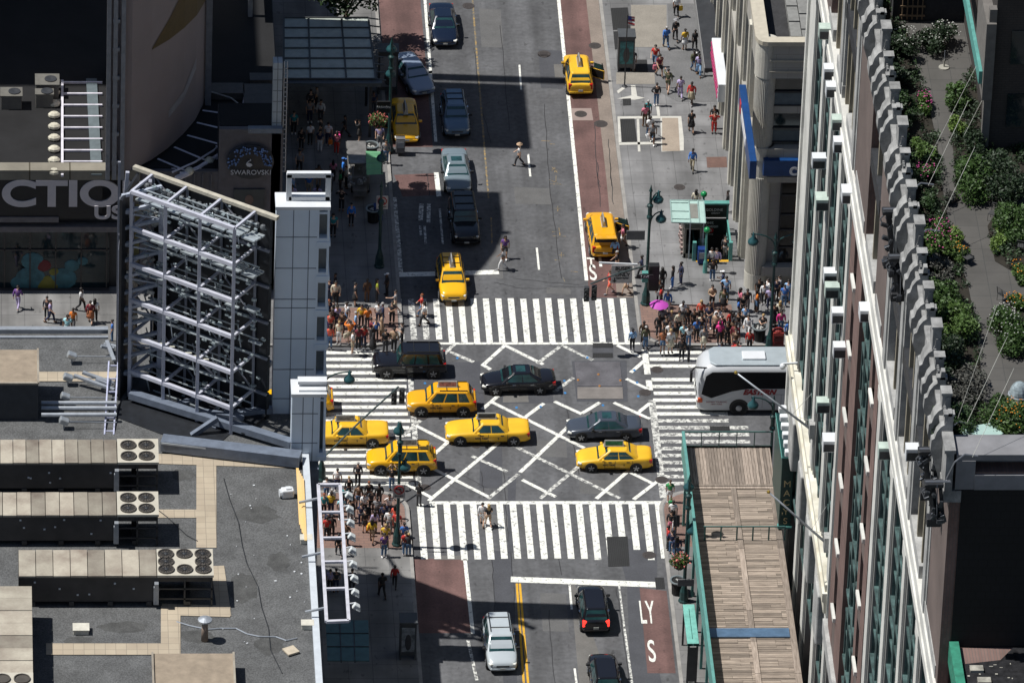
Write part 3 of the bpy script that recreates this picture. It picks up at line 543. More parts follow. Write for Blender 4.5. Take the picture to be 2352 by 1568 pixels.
b = MB(); b.cyl((CX, CY, 0), (CX, CY, 1.3), CRD+.06, n=24); b.cyl((CX, CY, bz(368)), (CX, CY, bz(340)), CRD+.14, n=24); b.cyl((CX, CY, bz(180)), (CX, CY, ZR-.12), CRD+.1, n=24); bb('column_base', b, LIME)
x = 18.05
while x < 34:                                           # avenue front windows
    for z0, z1 in ((bz(335), bz(268)), (bz(252), bz(185))):
        b = MB(); w2 = 1.35
        b.box(x-w2, x+w2, 6.5, 6.6, z0, z0+.1); b.box(x-w2, x+w2, 6.45, 6.6, (z0+z1)/2-.05, (z0+z1)/2+.05); b.box(x-w2, x-w2+.12, 6.42, 6.6, z0, z1); b.box(x+w2-.12, x+w2, 6.42, 6.6, z0, z1)
        w = bb('window', b, DARK)
        b = MB(); b.box(x-w2, x+w2, 6.6, 6.66, z0, z1); bb('pane', b, GLASS, w)
        b = MB(); b.box(x-w2+.15, x+w2-.15, 6.57, 6.59, z0+.1, z0+(z1-z0)*random.uniform(.2, .45)); bb('blind', b, pm('blue_blind', (.10, .13, .15), .7), w)
    x += 3.0
b = MB()
for k in range(6):
    for j in range(3): b.box(19.35+3.0*k+.1*(j-1), 19.45+3*k+.1*(j-1), 6.25-.05*(j == 1), 6.7, bz(338), bz(182))
b.box(16.6, 60, 6.5, 6.72, bz(268), bz(252)); bb('pier', b, bst)
b = MB(); b.box(17.6, 60, 6.55, 6.66, bz(610), bz(420)); gl = bb('shop_window', b, pm('bronze_glass', (.020, .017, .014), .08, var=.4, scale=.4))
b = MB()
for k in range(12): b.box(17.6+1.1*k, 17.68+1.1*k, 6.45, 6.6, bz(610), bz(420))
for y in (500, 535, 575, 455): b.box(17.6, 60, 6.45, 6.6, bz(y)-.05, bz(y)+.05)
bb('mullion', b, DARK, gl)
b = MB(); b.box(18.6, 20.6, 6.5, 6.54, bz(497), bz(470)); bb('warm_blind', b, pm('warm_panel', (.30, .13, .025), .7, var=.3), gl)
b = MB(); b.box(17.6, 60, 6.9, 7.0, 0, bz(632)); bb('entrance', b, pm('dark_lobby', (.010, .010, .012), .3))
# blue sign with lettering
e = bk
a = onY(1752, 405, 5.6); c = onY(1900, 368, 5.6)
b = MB(); b.box(a.x, c.x+2.4, 5.6, 6.1, a.z, bz(370)+.35); sg = bb('sign', b, pm('sign_blue', (.006, .045, .16), .35, var=.25, scale=.7), bevel=.05)
q = onY(1829, 394, 5.58)
o = text('sign_lettering', 'citi', 1.25, pm('sign_white', (.7, .7, .7), .4), sg, (q.x-.47, 5.58, q.z+.1), align='LEFT', bold=.03)
b = MB()
for k in range(8): t0, t1 = PI*(.15+.7*k/8), PI*(.15+.7*(k+1)/8); cx, cz = q.x+.95, q.z+.15; b.beam((cx+.55*math.cos(t0), 5.56, cz+.45*math.sin(t0)), (cx+.55*math.cos(t1), 5.56, cz+.45*math.sin(t1)), .1)
bb('sign_arc', b, pm('sign_red', (.55, .02, .03), .4), sg)
# street front of the bank
y = 10.
while y < 62:
    b = MB(); b.box(15.55, 16.25, y, y+1.1, .1, ZR-.2); b.box(15.4, 16.2, y+.2, y+.9, .1, ZR-1); bb('pilaster', b, LIME)
    for z0, z1 in ((bz(335), bz(185)), (bz(650), bz(420))):
        b = MB(); b.box(15.95, 16.22, y+1.1, y+4.6, (z0+z1)/2-.15, (z0+z1)/2+.15)
        for k in range(3): b.box(15.9, 16.22, y+1.1+1.65*k, y+1.22+1.65*k, z0, z1)
        w = bb('window', b, DARK); b = MB(); b.box(16.12, 16.18, y+1.1, y+4.6, z0, z1); bb('pane', b, GLASS, w)
    y += 4.6
b = MB(); b.box(16.3, 60, 6.6, 90, ZR-1.2, ZR-1.0); bb('roof', b, tar)
b = MB(); a = P(1842, 85, ZR)
for r in range(7):
    for k in range(2): b.box(a.x-.6+.75*k, a.x+.1+.75*k, a.y+1.0*r, a.y+.92+1.0*r, ZR-1.0, ZR-.6+.05*((r+k) % 2))
bb('roof_pavers', b, pm('pale_roof_pavers', (.20, .20, .19), .9, var=.2))
a = onX(1722, 380, 14.75); c = onX(1696, 224, 14.75)
e = empty('bank_sign', (15.3, (a.y+c.y)/2, (a.z+c.z)/2-.7), 0, 'long blue sign with white and red marks along the bank side wall', 'sign')
L = abs(c.y-a.y)
b = MB(); b.box(-.55, -.1, -L/2, L/2, 0, 1.35); b.build('box', MATS['sign_blue'], e, bevel=.03)
b = MB(); b.box(-.57, -.55, -L*.15, L*.25, .3, 1.0); b.build('white_band', MATS['sign_white'], e); b = MB(); b.box(-.58, -.55, L*.28, L*.36, .3, 1.1); b.build('red_band', MATS['sign_red'], e)
a = onX(1650, 196, 14.9); e = empty('shop_sign', (15.15, a.y+3.2, a.z-1.4), 0, 'white boxed shop sign with magenta dotted side beyond the bank', 'sign')
b = MB(); b.box(-.25, .4, -3.1, 3.1, 0, 1.4); b.build('box', WHITE, e, bevel=.04)
b = MB()
for r in range(3):
    for k in range(14): b.ell((-.27, -2.85+.44*k, .3+.4*r), .05, .16, .14, 6, 4)
b.build('dot_pattern', pm('magenta', (.5, .03, .15), .5), e)
e = empty('street_awning', (15.5, 45, 3.2), 0, 'dark shop awning strip along far pavement behind white sign', 'awning')
b = MB(); b.box(-1.1, .1, -16, 16, 0, .3); b.build('canopy_sheet', DARK, e); b = MB(); b.box(-1.15, -1.1, -16, 16, -.4, .3); b.build('valance', pm('grey_valance', (.2, .2, .2), .8), e)
# ================================================================ near left building with the roof sign
RZ = 14.4
gravel = pm('roof_gravel', (.092, .094, .095), .98, var=.26, scale=.8, fine=.35, bump=.6, detail=9)
paver = brickm('roof_pavers', (.40, .34, .255), (.36, .30, .225), (.22, .19, .15), .62, .62, .015, offset=0, var=.12)
lb = empty('flat_roof_building', (-20, -60, 0), 0, 'wide flat roofed building with grey gravel roof and tan paver paths', 'building')
def LB(name, mb, mat, par=lb, **k):
    o = mb.build(name, mat, par, **k)
    if par is lb: o.matrix_parent_inverse = Matrix.Translation(Vector((20, 60, 0)))
    return o
e1, e2 = P(372, 1013, RZ), P(690, 1052, RZ)
ex = -14.95
outl = [(-80, -150), (ex, -150), (ex, -30.2), (-27, -22.6), (-27, -21.8), (-80, -21.8)]; wl = [(-80, -150), (ex, -150), (ex, -30.6), (-24.4, -24.6), (-80, -24.6)]
b = MB(); b.prism(wl, 0, RZ-.6); LB('wall', b, pm('grey_panel_wall', (.22, .24, .26), .6))
b = MB(); b.prism(outl, RZ-.6, RZ); LB('roof', b, gravel)
b = MB(); b.box(ex-.12, ex+.28, -150, P(700, 1050, RZ).y, RZ-.5, RZ+.35)
k = -150
LB('parapet', b, pm('white_coping', (.50, .54, .58), .5, var=.1))
b = MB(); b.box(-80, -26.6, -22.1, -21.7, RZ, RZ+.3); LB('parapet_rail', b, STEEL); b = MB(); b.box(-80, -26.6, -22.7, -22.5, RZ+.0, RZ+.12); LB('parapet_rail', b, STEEL)
pz = itertools.count()
def path(x0, y0, x1, y1, w):
    a, c = P(x0, y0, RZ), P(x1, y1, RZ); pv = MB(); rib(pv, [a, c], w, RZ+.03+.004*next(pz)); LB('paver_path', pv, paver)
path(474, 1052, 474, 1250, 1.2); path(366, 1054, 660, 1064, 1.1); path(362, 1180, 465, 1180, .9); path(500, 1305, 515, 1410, 0.8)
path(385, 1400, 515, 1404, 1.2); path(392, 1400, 392, 1505, 1.15); path(120, 1491, 392, 1491, 1.2); path(100, 866, 265, 866, 1.1)
# --- heat pump units
cream = pm('cream_sheet_metal', (.40, .37, .30), .7, var=.14, scale=.45, var2=(.22, .18, .145), fine=.05); island(cream, .55, 1.12)
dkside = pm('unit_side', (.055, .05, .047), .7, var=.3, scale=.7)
def unit(x0, y0, x1, y1, zt, label, fans, cols, rot=False):
    a, c = P(x0, y0, RZ+zt), P(x1, y1, RZ+zt); X0, X1, Y0, Y1 = a.x, c.x, c.y, a.y
    e = empty('rooftop_unit', ((X0+X1)/2, (Y0+Y1)/2, RZ), 0, label, 'air handling unit', 'long cooling units on the gravel roof'); cx, cy = (X0+X1)/2, (Y0+Y1)/2
    fx = X1-(3.3 if len(fans) > 4 else 2.45)
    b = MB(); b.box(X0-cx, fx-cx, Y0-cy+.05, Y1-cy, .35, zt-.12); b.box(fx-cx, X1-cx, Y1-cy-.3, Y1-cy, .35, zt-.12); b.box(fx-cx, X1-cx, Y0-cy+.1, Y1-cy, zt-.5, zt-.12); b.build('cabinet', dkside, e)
    b = MB(); n = cols
    for k in range(n): u0, u1 = X0+(fx-X0)*k/n, X0+(fx-X0)*(k+1)/n; b.box(u0-cx+.02, u1-cx-.02, Y0-cy-.03, Y1-cy+.03, zt-.12, zt+.02*(k % 2))
    b.build('top_panel', cream, e)
    b = MB(); b.box(fx-cx+.03, X1-cx+.05, Y0-cy-.05, Y1-cy+.05, zt-.1, zt+.05); b.build('fan_deck', pm('pale_sheet_metal', (.47, .44, .37), .6, var=.08), e)
    for (u, v) in fans:
        q = Vector((fx+(X1-fx)*u-cx, Y1+(Y0-Y1)*v-cy, zt+.05)); b = MB(); r = .42
        b.lathe([(r+.06, 0), (r+.06, .1), (r, .1), (r, .03), (.02, .03)], q, 16); f = b.build('fan', pm('fan_grey', (.09, .08, .07), .6, .3), e)
        b = MB()
        for k in range(6): t = k*PI/6; b.beam(q+Vector((-r*math.cos(t), -r*math.sin(t), .08)), q+Vector((r*math.cos(t), r*math.sin(t), .08)), .025)
        b.ell(q+Vector((0, 0, .05)), .13, .13, .06, 8, 3, 0); b.build('grille', DARK, f)
    b = MB()
    for X in (fx+.05, (fx+X1)/2, X1-.05): b.box(X-cx-.05, X-cx+.05, Y0-cy, Y0-cy+.1, 0, zt-.1)
    for z in (.5, 1.2): b.box(fx-cx, X1-cx, Y0-cy, Y0-cy+.08, z, z+.1)
    for k in range(5): u = X0+(X1-X0)*(k+.3)/5; b.box(u-cx, u-cx+.3, Y0-cy, Y1-cy, 0, .36)
    b.build('frame', DARK, e)
    b = MB()
    for k in range(7): u = X0+(fx-X0)*random.random(); z = random.uniform(.6, 1.8); b.box(u-cx, u-cx+.12, Y0-cy+.0, Y0-cy+.05, z, z+.09)
    b.build('service_tag', WHITE, e)
    b = MB(); b.box(fx-cx-.18, fx-cx+.12, Y0-cy-.25, Y0-cy-.02, .3, 1.5); b.box(fx-cx-.14, fx-cx+.1, Y0-cy-.35, Y0-cy-.02, 1.5, 1.8); b.build('junction_box', STEEL, e)
fan4 = [(.28, .28), (.72, .28), (.28, .76), (.72, .76)]
fan8 = [(.17, .2), (.5, .2), (.83, .2), (.17, .5), (.83, .5), (.17, .8), (.5, .8), (.83, .8)]
unit(-60, 1010, 363, 1062, 2.2, 'cream cooling unit with four fans, farthest of the row on gravel roof', fan4, 11); unit(-60, 1131, 363, 1182, 2.2, 'cream cooling unit with four fans and darker panels, second in the row', fan4, 10); unit(42, 1263, 489, 1321, 2.2, 'cream cooling unit with eight fans, widest in the row', fan8, 8)
a, c = P(-30, 1345, RZ+2.2), P(74, 1545, RZ+2.2); e = empty('rooftop_unit', ((a.x+c.x)/2, (a.y+c.y)/2, RZ), 0, 'stained cream cooling unit turned lengthwise at roof corner', 'air handling unit', 'long cooling units on the gravel roof'); cx, cy = (a.x+c.x)/2, (a.y+c.y)/2
b = MB(); b.box(a.x-cx, c.x-cx, c.y-cy-4, a.y-cy, .2, 2.1); b.build('cabinet', dkside, e)
b = MB()
for k in range(7): y1 = a.y-(a.y-c.y)*k/7; y0 = a.y-(a.y-c.y)*(k+1)/7; b.box(a.x-cx, c.x-cx+.04, y0-cy+.02, y1-cy-.02, 2.1, 2.2+.02*(k % 2))
b.build('top_panel', cream, e)
b = MB(); b.box(a.x-cx, c.x-cx+.05, c.y-cy-4, c.y-cy, 2.1, 2.25); b.build('fan_deck', MATS['pale_sheet_metal'], e)
for k in range(4):
    b = MB(); b.lathe([(.48, 0), (.48, .1), (.42, .1), (.4, .03), (.02, .03)], (c.x-cx-.6-1.15*(k % 2), c.y-cy-.7-1.1*(k//2), 2.25), 16); b.build('fan', MATS['fan_grey'], e)
# --- other things on the gravel roof
def crate(name, x0, y0, x1, y1, h, mat, label, cat, lip=True, sides=None):
    a, c = P(x0, y0, RZ+h), P(x1, y1, RZ+h); X0, X1, Y0, Y1 = a.x, c.x, c.y, a.y; e = empty(name, ((X0+X1)/2, (Y0+Y1)/2, RZ), 0, label, cat); w, d = (X1-X0)/2, (Y1-Y0)/2
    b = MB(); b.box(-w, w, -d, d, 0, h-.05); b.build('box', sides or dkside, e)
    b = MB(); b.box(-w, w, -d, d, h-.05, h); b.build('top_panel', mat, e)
    b = MB(); b.box(-w-.06, -w+.06, -d, d, h, h+.12); b.box(w-.06, w+.06, -d, d, h, h+.12); b.box(-w, w, -d-.06, -d+.06, h, h+.12); b.build('rim', cream, e); return e
crate('roof_hatch', 350, 1500, 540, 1578, 1.0, pm('stained_felt', (.27, .22, .165), .95, var=.2, scale=1.5), 'large tan roof box with raised rim at bottom of gravel roof', 'roof box')
crate('stair_bulkhead', -60, 803, 88, 882, 2.6, pm('stained_felt', (.27, .22, .165), .95), 'tan topped roof bulkhead with dark side above the pipes', 'bulkhead', sides=pm('slate_side', (.035, .04, .048), .7))
b = MB()
for k, dy in enumerate((925, 937, 952)):
    a = P(95, dy, RZ+.5); c = P(268, dy, RZ+.5); b.cyl(a, c, .13, n=8)
tag(b.build('duct_pipe', STEEL), 'three silver duct pipes running from the bulkhead to the sign', 'ducts')
for f, lab in (((165, 818), 'silver floodlight on gravel below the avenue pavement'), ((156, 868), 'silver floodlight on tan paver path'), ((150, 912), 'silver floodlight over the duct pipes'), ((147, 968), 'silver floodlight on gravel under the pipes')):
    q = P(f[0], f[1], RZ+.5); e = empty('roof_floodlight', (q.x, q.y, RZ), 0, lab, 'floodlight', 'floodlights behind the sign'); b = MB(); b.cbox((0, 0, .55), .6, .5, .35, Matrix.Rotation(.4, 3, 'Y')); b.build('housing', pm('silver', (.55, .58, .6), .3, .6), e, bevel=.08)
    b = MB(); b.beam((0, 0, 0), (0, 0, .5), .1); b.beam((.3, 0, .5), (3.2, 0, .45), .05); b.build('arm', STEEL, e)
q = P(470, 1470, RZ); e = empty('roof_vent', q, 0, 'slim roof vent pipe with mushroom cap by the tan box', 'vent'); b = MB(); b.cyl((0, 0, 0), (0, 0, 1.4), .22, .18); b.build('pipe', pm('vent_tan', (.25, .19, .15), .6), e, smooth=True); b = MB(); b.lathe([(.3, 1.35), (.42, 1.4), (.42, 1.5), (.1, 1.62)], n=14); b.build('cap', STEEL, e)
for (x, y, l, s) in ((186, 1450, 'cream box lid lying on gravel near the lengthwise unit', .45), (703, 1244, 'white block at parapet below yellow planks', .34), (706, 1440, 'white block at parapet near bottom of roof', .34)):
    q = P(x, y, RZ); e = empty('roof_box', (q.x, q.y, RZ), 0, l, 'box', 'small pale boxes on the gravel'); b = MB(); b.box(-s, s, -s*.8, s*.8, 0, .3); b.build('box', pm('pale_block', (.55, .53, .46), .8), e, bevel=.03); b = MB(); b.box(-s-.04, s+.04, -s*.8-.04, s*.8+.04, .3, .36); b.build('lid', pm('pale_block', (.5, .5, .5)), e)
q = P(660, 1140, RZ); e = empty('white_fan_unit', (q.x, q.y, RZ), .15, 'small white motor unit on gravel beside yellow planks', 'fan unit'); b = MB(); b.cbox((0, 0, .3), .75, .55, .55); b.build('casing', WHITE, e, bevel=.08); b = MB(); b.cyl((-.5, 0, .3), (-.36, 0, .3), .26); b.cbox((.05, 0, .6), .3, .3, .1); b.build('motor', WHITE, e)
b = MB()
for k in range(5): a = P(683+3*k, 1075+6*k, RZ+.2+.06*k); c = P(690+3*k, 1205+9*k, RZ+.15+.05*k); b.beam(a, c, .16, .06)
tag(b.build('yellow_planks', pm('yellow_timber', (.55, .36, .12), .8, var=.3, scale=1.5, var2=(.6, .45, .25), stretch=(3, .3, 1))), 'bundle of long yellow timber planks lying along the white parapet', 'timber bundle')
q = P(668, 1497, RZ); b = MB(); b.cbox((q.x, q.y, RZ+.12), .75, .75, .1, Matrix.Rotation(.5, 3, 'Z')); tag(b.build('tan_slab', pm('pale_tan', (.45, .39, .3), .8)), 'loose tan paving slab lying skewed on gravel near parapet', 'slab')
b = MB()
for k in range(26):
    x, y = random.uniform(510, 700), random.uniform(1090, 1550); q = P(x, y, RZ); s = random.uniform(.03, .1); b.cbox((q.x, q.y, RZ+.03), s, s*1.3, .05, Matrix.Rotation(random.random()*3, 3, 'Z'))
tag(b.build('roof_litter', WHITE), 'scraps of pale litter scattered on gravel', 'litter', kind='stuff')
b = MB(); 
for a_, c_ in (((283, 800), (240, 790)), ((245, 783), (262, 828)), ((232, 795), (262, 800)), ((220, 870), (255, 885)), ((190, 855), (262, 880)), ((170, 862), (262, 895))): b.beam(P(*a_, RZ+.7), P(*c_, RZ+.4), .22, .16)
tag(b.build('roof_strut', STEEL), 'pale steel struts bracing the sign from gravel roof', 'struts')
# --- the big roof sign: space frame, screens and panelled tower
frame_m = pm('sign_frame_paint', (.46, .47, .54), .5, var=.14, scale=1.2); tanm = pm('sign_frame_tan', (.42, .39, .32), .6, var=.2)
sg = empty('roof_sign', (-20, -30, RZ), 0, 'huge rooftop sign seen from behind, white space frame with dark screens', 'billboard')
def S(name, mb, mat, par=sg, **k):
    o = mb.build(name, mat, par, **k); o.matrix_parent_inverse = Matrix.Translation(-Vector((-20, -30, RZ))); return o
ZT = RZ+14.6
B3 = P(539, 525, ZT); B0 = P(302, 440, ZT); st_ = (B3-B0)/3; sv = P(589, 484, ZT)-B3
Bn = [B0+st_*k for k in range(-1, 5)]; An = [p+sv for p in Bn]; LV = [ZT-2.55*k for k in range(7)]
dz = lambda p, z: Vector((p.x, p.y, z))
b = MB()
for i, z in enumerate(LV[:-1]): b.beam(dz(Bn[1], z), dz(Bn[4], z), .23)
for k in range(1, 5): b.beam(dz(Bn[k], ZT), dz(Bn[k], RZ if k > 1 else RZ), .2)
S('near_chord', b, frame_m)
b = MB(); b.beam(dz(An[1]-st_*.57, ZT), dz(An[4].lerp(An[5], .62), ZT), .32, .22); S('top_beam', b, tanm)
b = MB()
for z in LV[1:]: b.beam(dz(An[0], z), dz(An[4].lerp(An[5], .4), z), .14)
for k in range(0, 5): b.beam(dz(An[k], ZT), dz(An[k], RZ), .16)
for i in range(6):
    for k in range(0, 4):
        if (i+k) % 2: b.beam(dz(An[k], LV[i]), dz(An[k+1], LV[i+1]), .08)
        else: b.beam(dz(An[k+1], LV[i]), dz(An[k], LV[i+1]), .08)
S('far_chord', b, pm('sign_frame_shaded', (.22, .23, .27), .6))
b = MB()
for i, z in enumerate(LV[:-1]):
    for k in range(1, 5): b.beam(dz(Bn[k], z), dz(An[k], z), .15)
    for k in range(1, 4):
        if i % 2 == 0 and i > 1: b.beam(dz(Bn[k], z), dz(Bn[k], LV[i+1]).lerp(dz(An[k], LV[i+1]), .95), .1)
S('cross_strut', b, frame_m)
def wall_(p, q, z0, z1, t):
    b = MB(); b.beam(dz(p, (z0+z1)/2), dz(q, (z0+z1)/2), t, z1-z0); return b
S('screen_panel', wall_(An[1]-st_*.45, Bn[1]-sv*.32-st_*.1, RZ, ZT-.3, .15), pm('screen_back', (.010, .012, .016), .5, var=.4))
b = MB()
for i, z in enumerate(LV[:-2]):                     # bundled tubes and walkway gratings between the chords
    for j in range(4):
        t = .18+.17*j
        e5 = lambda v: v[4].lerp(v[5], .55 if v is Bn else .42)
        p, q = dz(Bn[1].lerp(An[1], t), z-.7-.12*j), dz(e5(Bn).lerp(e5(An), t), z-.7-.12*j)
        n = 8
        for k in range(n):
            if i > 1 and random.random() < .25*i: continue
            u0, u1 = k/n+.008, (k+1)/n-.012; b.beam(p.lerp(q, u0), p.lerp(q, u1), .24, .10)
for i, z in enumerate(LV[:-1]):
    for t, dz_ in ((.3, -1.35), (.55, -1.7), (.72, -.45), (.45, -.35)):
        p, q = dz(Bn[1].lerp(An[1], t), z+dz_), dz(e5(Bn).lerp(e5(An), t), z+dz_); u = random.uniform(0, .3); b.beam(p.lerp(q, u), p.lerp(q, random.uniform(.7, 1)), .07)
    for k in range(9): t = k/9+.03; w = random.uniform(.1, .8); p = Bn[1].lerp(Bn[4], t).lerp(An[1].lerp(An[4], t), w); b.beam(dz(p, z-.2), dz(p+sv*.15, z-random.uniform(.9, 2.2)), .06)
S('walkway_grating', b, pm('slat_metal', (.42, .47, .50), .35, .4, var=.25))
b = MB(); nrm = sv.normalized()
for i, z in enumerate(LV[:-1]):
    for k in range(0, 5):
        if k == 0: continue
        a, c = An[k]+nrm*.25, An[k+1]+nrm*.25; a = a.lerp(c, .02); c2 = An[k].lerp(An[k+1], .98 if k < 4 else .38)+nrm*.25
        b.beam(dz(a, z-1.25), dz(c2, z-1.25), .3, 2.4)
S('screen_panel', b, pm('screen_back', (.010, .012, .016), .5, var=.4))
b = MB()
for k in range(330):
    i = random.choice((0, 0, 1, 1, 2, 2, 3, 3, 4, 5)); t = random.uniform(0, 3.4); z = LV[i]-random.uniform(.1, 2.3); w = random.uniform(.3, .9); p = Bn[1]+st_*t+sv*w; s = random.uniform(.05, .15)
    b.cbox((p.x, p.y, z), s*2.2, s, s, Matrix.Rotation(math.atan2(st_.y, st_.x)+random.uniform(-.2, .2), 3, 'Z'))
S('cable_box', b, pm('clutter_grey', (.34, .40, .42), .4, .4, var=.6, scale=3))
b = MB()
for k in range(22): t = k/22*3.7-.2; p = Bn[1]+st_*t+sv*.78; b.ell((p.x, p.y, ZT-.6), .2, .2, .2, 7, 4)
S('lamp_housing', b, pm('housing_grey', (.10, .11, .12), .6))
b = MB()
for k in range(9): p = Bn[1]+st_*(.35+.25*k)+sv*.2; b.cbox((p.x, p.y, LV[4]-.25), .42, .12, .32)
S('pale_box', b, pm('pale_box', (.5, .49, .42), .6))
b = MB(); p, q = P(260, 940, RZ), P(620, 985, RZ)                 # heavy base girders
for a_, c_, w in (((300, 905), (670, 1018), .55), ((372, 1016), (690, 1054), .9), ((410, 930), (570, 880), .4), ((540, 950), (625, 940), .45), ((420, 940), (560, 960), .4)): b.beam(P(*a_, RZ+.5), P(*c_, RZ+.5), w, w*.8)
b.beam(P(490, 985, RZ), P(620, 830, RZ+1.5), .35); b.beam(P(440, 1000, RZ), P(500, 960, RZ+1), .3); S('base_girder', b, pm('blue_grey_paint', (.13, .155, .20), .5, var=.2))
b = MB(); b.beam(P(372, 1013, RZ+.75), P(668, 1046, RZ+.75), .5, .12); S('kerb_flashing', b, pm('white_coping', (.5, .54, .58)))
b = MB(); b.prism([(v.x, v.y) for v in (Bn[1], Bn[5]-st_*.6, An[4].lerp(An[5], .4), An[1])], RZ+.3, RZ+.4); b.prism([(v.x, v.y) for v in (Bn[1]-sv*1.0, Bn[4]-sv*1.0, Bn[4], Bn[1])], RZ+.02, RZ+.05); S('deck_plate_and_shade', b, MATS['screen_back'])  # dark platform, plus a dark sheet on the gravel standing in for shade
# left wing of the frame
W1, W2, W3 = P(291, 398, ZT), P(371, 448, ZT-1.0), P(320, 470, ZT-1.2)
b = MB(); b.beam(P(293, 395, ZT), P(276, 575, ZT-5.6), .22); b.beam(P(276, 575, ZT-5.6), dz(P(276, 575, ZT-5.6), RZ), .2); dn = lambda p: dz(p, RZ)
b.beam(W2, dn(W2), .3); b.beam(W3+Vector((-.4, .2, 0)), dn(W3)+Vector((-.4, .2, 0)), .2); b.beam(P(345, 415, ZT), P(345, 415, ZT-2.2), .2)
S('wing_post', b, frame_m)
b = MB(); z = ZT-.4; L1 = P(280, 470, ZT-1)
k = 0
while z > RZ+.5:
    a = Vector((L1.x, L1.y, z)); c = Vector((W2.x, W2.y, z)); b.beam(a, c, .2)
    if k % 2: b.beam(Vector((L1.x, L1.y, z)), Vector((W2.x, W2.y, z-1.15)), .1)
    z -= 1.15; k += 1
b.beam(L1, dn(L1), .18); S('wing_rung', b, pm('wing_paint', (.42, .46, .54), .5))
b = MB()
for k in range(46): z = random.uniform(RZ+.6, ZT-1.5); t = random.uniform(.15, .9); p = L1.lerp(W2, t); b.cbox((p.x, p.y+random.uniform(-.3, .9), z), random.uniform(.2, .7), .1, random.uniform(.08, .25), Matrix.Rotation(random.uniform(-.8, .8), 3, 'Y'))
S('wing_fitting', b, pm('fitting_pale', (.40, .40, .38), .5, .3, var=.5, scale=3))
b = MB(); b.beam(P(318, 470, ZT-2), P(312, 600, ZT-5.5), .3, .12); S('yellow_strip', b, pm('ochre', (.40, .33, .13), .7))
b = MB(); p = P(262, 830, RZ+3.4)
for dx in (0, .75): b.beam(P(262-22+dx*28, 998, RZ), P(262-12+dx*28, 830, RZ+1.0), .09)
for k in range(6): b.beam(P(240+2*k, 990-30*k, RZ+.17*k), P(261+2*k, 990-30*k, RZ+.17*k), .08)
S('access_ladder', b, pm('lilac_paint', (.42, .44, .58), .5))
# tower of pale panels
panel = pm('blue_white_panels', (.58, .66, .75), .45, var=.05, scale=.4)
def tower(x0, x1, y1, ztop, name):
    a, c = P(x0, y1, RZ), P(x1, y1, RZ); X0, X1, Y = a.x, c.x, a.y
    xs = X0+(X1-X0)*.77
    b = MB(); b.box(X0, xs, Y, Y+1.6, RZ-.2, ztop); S(name+'_wall', b, panel)
    b = MB(); b.box(X0-.06, X1+.04, Y-.06, Y+1.66, ztop, ztop+.22); S(name+'_cap', b, WHITE)
    b = MB(); z = RZ+1.1
    while z < ztop-.3: b.box(X0-.012, xs+.004, Y-.012, Y+1.0, z-.03, z+.03); z += 2.1 if int(z*10) % 2 else .62 if name == 'tower' and random.random() < .3 else 2.2
    for t in (.42, .80): u = X0+(xs-X0)*t/.8*.8; b.box(u-.025, u+.025, Y-.012, Y, RZ-.2, ztop)
    S(name+'_seam', b, pm('panel_seam_dark', (.14, .17, .22), .6))
    n = int((ztop-RZ)/2.35); h = (ztop-RZ)/n; b = MB(); g = MB()
    b.box(X1-.14, X1, Y-.02, Y+1.6, RZ-.2, ztop); b.box(xs, xs+.12, Y-.02, Y+1.6, RZ-.2, ztop); b.box(xs, X1, Y+.6, Y+1.6, RZ-.2, ztop)
    for k in range(n):
        z0 = RZ+h*k; b.box(xs, X1+.08, Y-.08, Y+1.6, z0-.12, z0+.18); b.box(xs, X1+.04, Y+.0, Y+.6, z0+.18, z0+.4); b.box(xs+.1, X1-.1, Y+.05, Y+.6, z0+h-.35, z0+h-.2)
        g.box(xs+.12, X1-.14, Y+.5, Y+.56, z0+.4, z0+h-.3)
    S(name+'_bays', b, MATS['blue_white_panels']); S(name+'_glazing', g, pm('tower_glazing', (.16, .17, .17), .3, var=.4, scale=.5))
    return X0, X1, Y
X0, X1, Y = tower(625, 746, 950, ZT-.05, 'tower')
b = MB(); u = P(648, 500, ZT); w = .28
fx0, fx1 = X0+.75, X1
for a_, c_ in (((fx0, ZT+.2), (fx0, ZT+2.0)), ((fx1-.1, ZT+.2), (fx1-.1, ZT+2.0)), ((fx0-.14, ZT+1.95), (fx1+.04, ZT+1.95)), ((fx0, ZT+.3), (fx1, ZT+.3))): b.beam((a_[0], Y+.8, a_[1]), (c_[0], Y+.8, c_[1]), .32)
S('top_frame', b, WHITE)
X0, X1, Y = tower(668, 746, 1052, RZ+4.4, 'low_tower')
b = MB(); b.box(X0+.35, X1+.05, Y+.6, Y+1.2, RZ+4.9, RZ+5.1); b.box(X0+.4, X1, Y+.2, Y+1.4, RZ+4.6, RZ+4.75); S('low_tower_top', b, WHITE)
b = MB(); b.box(ex-.05, ex+.9, Y-.3, Y+8, 4, RZ-.6); S('tower_leg', b, MATS['blue_grey_paint'])
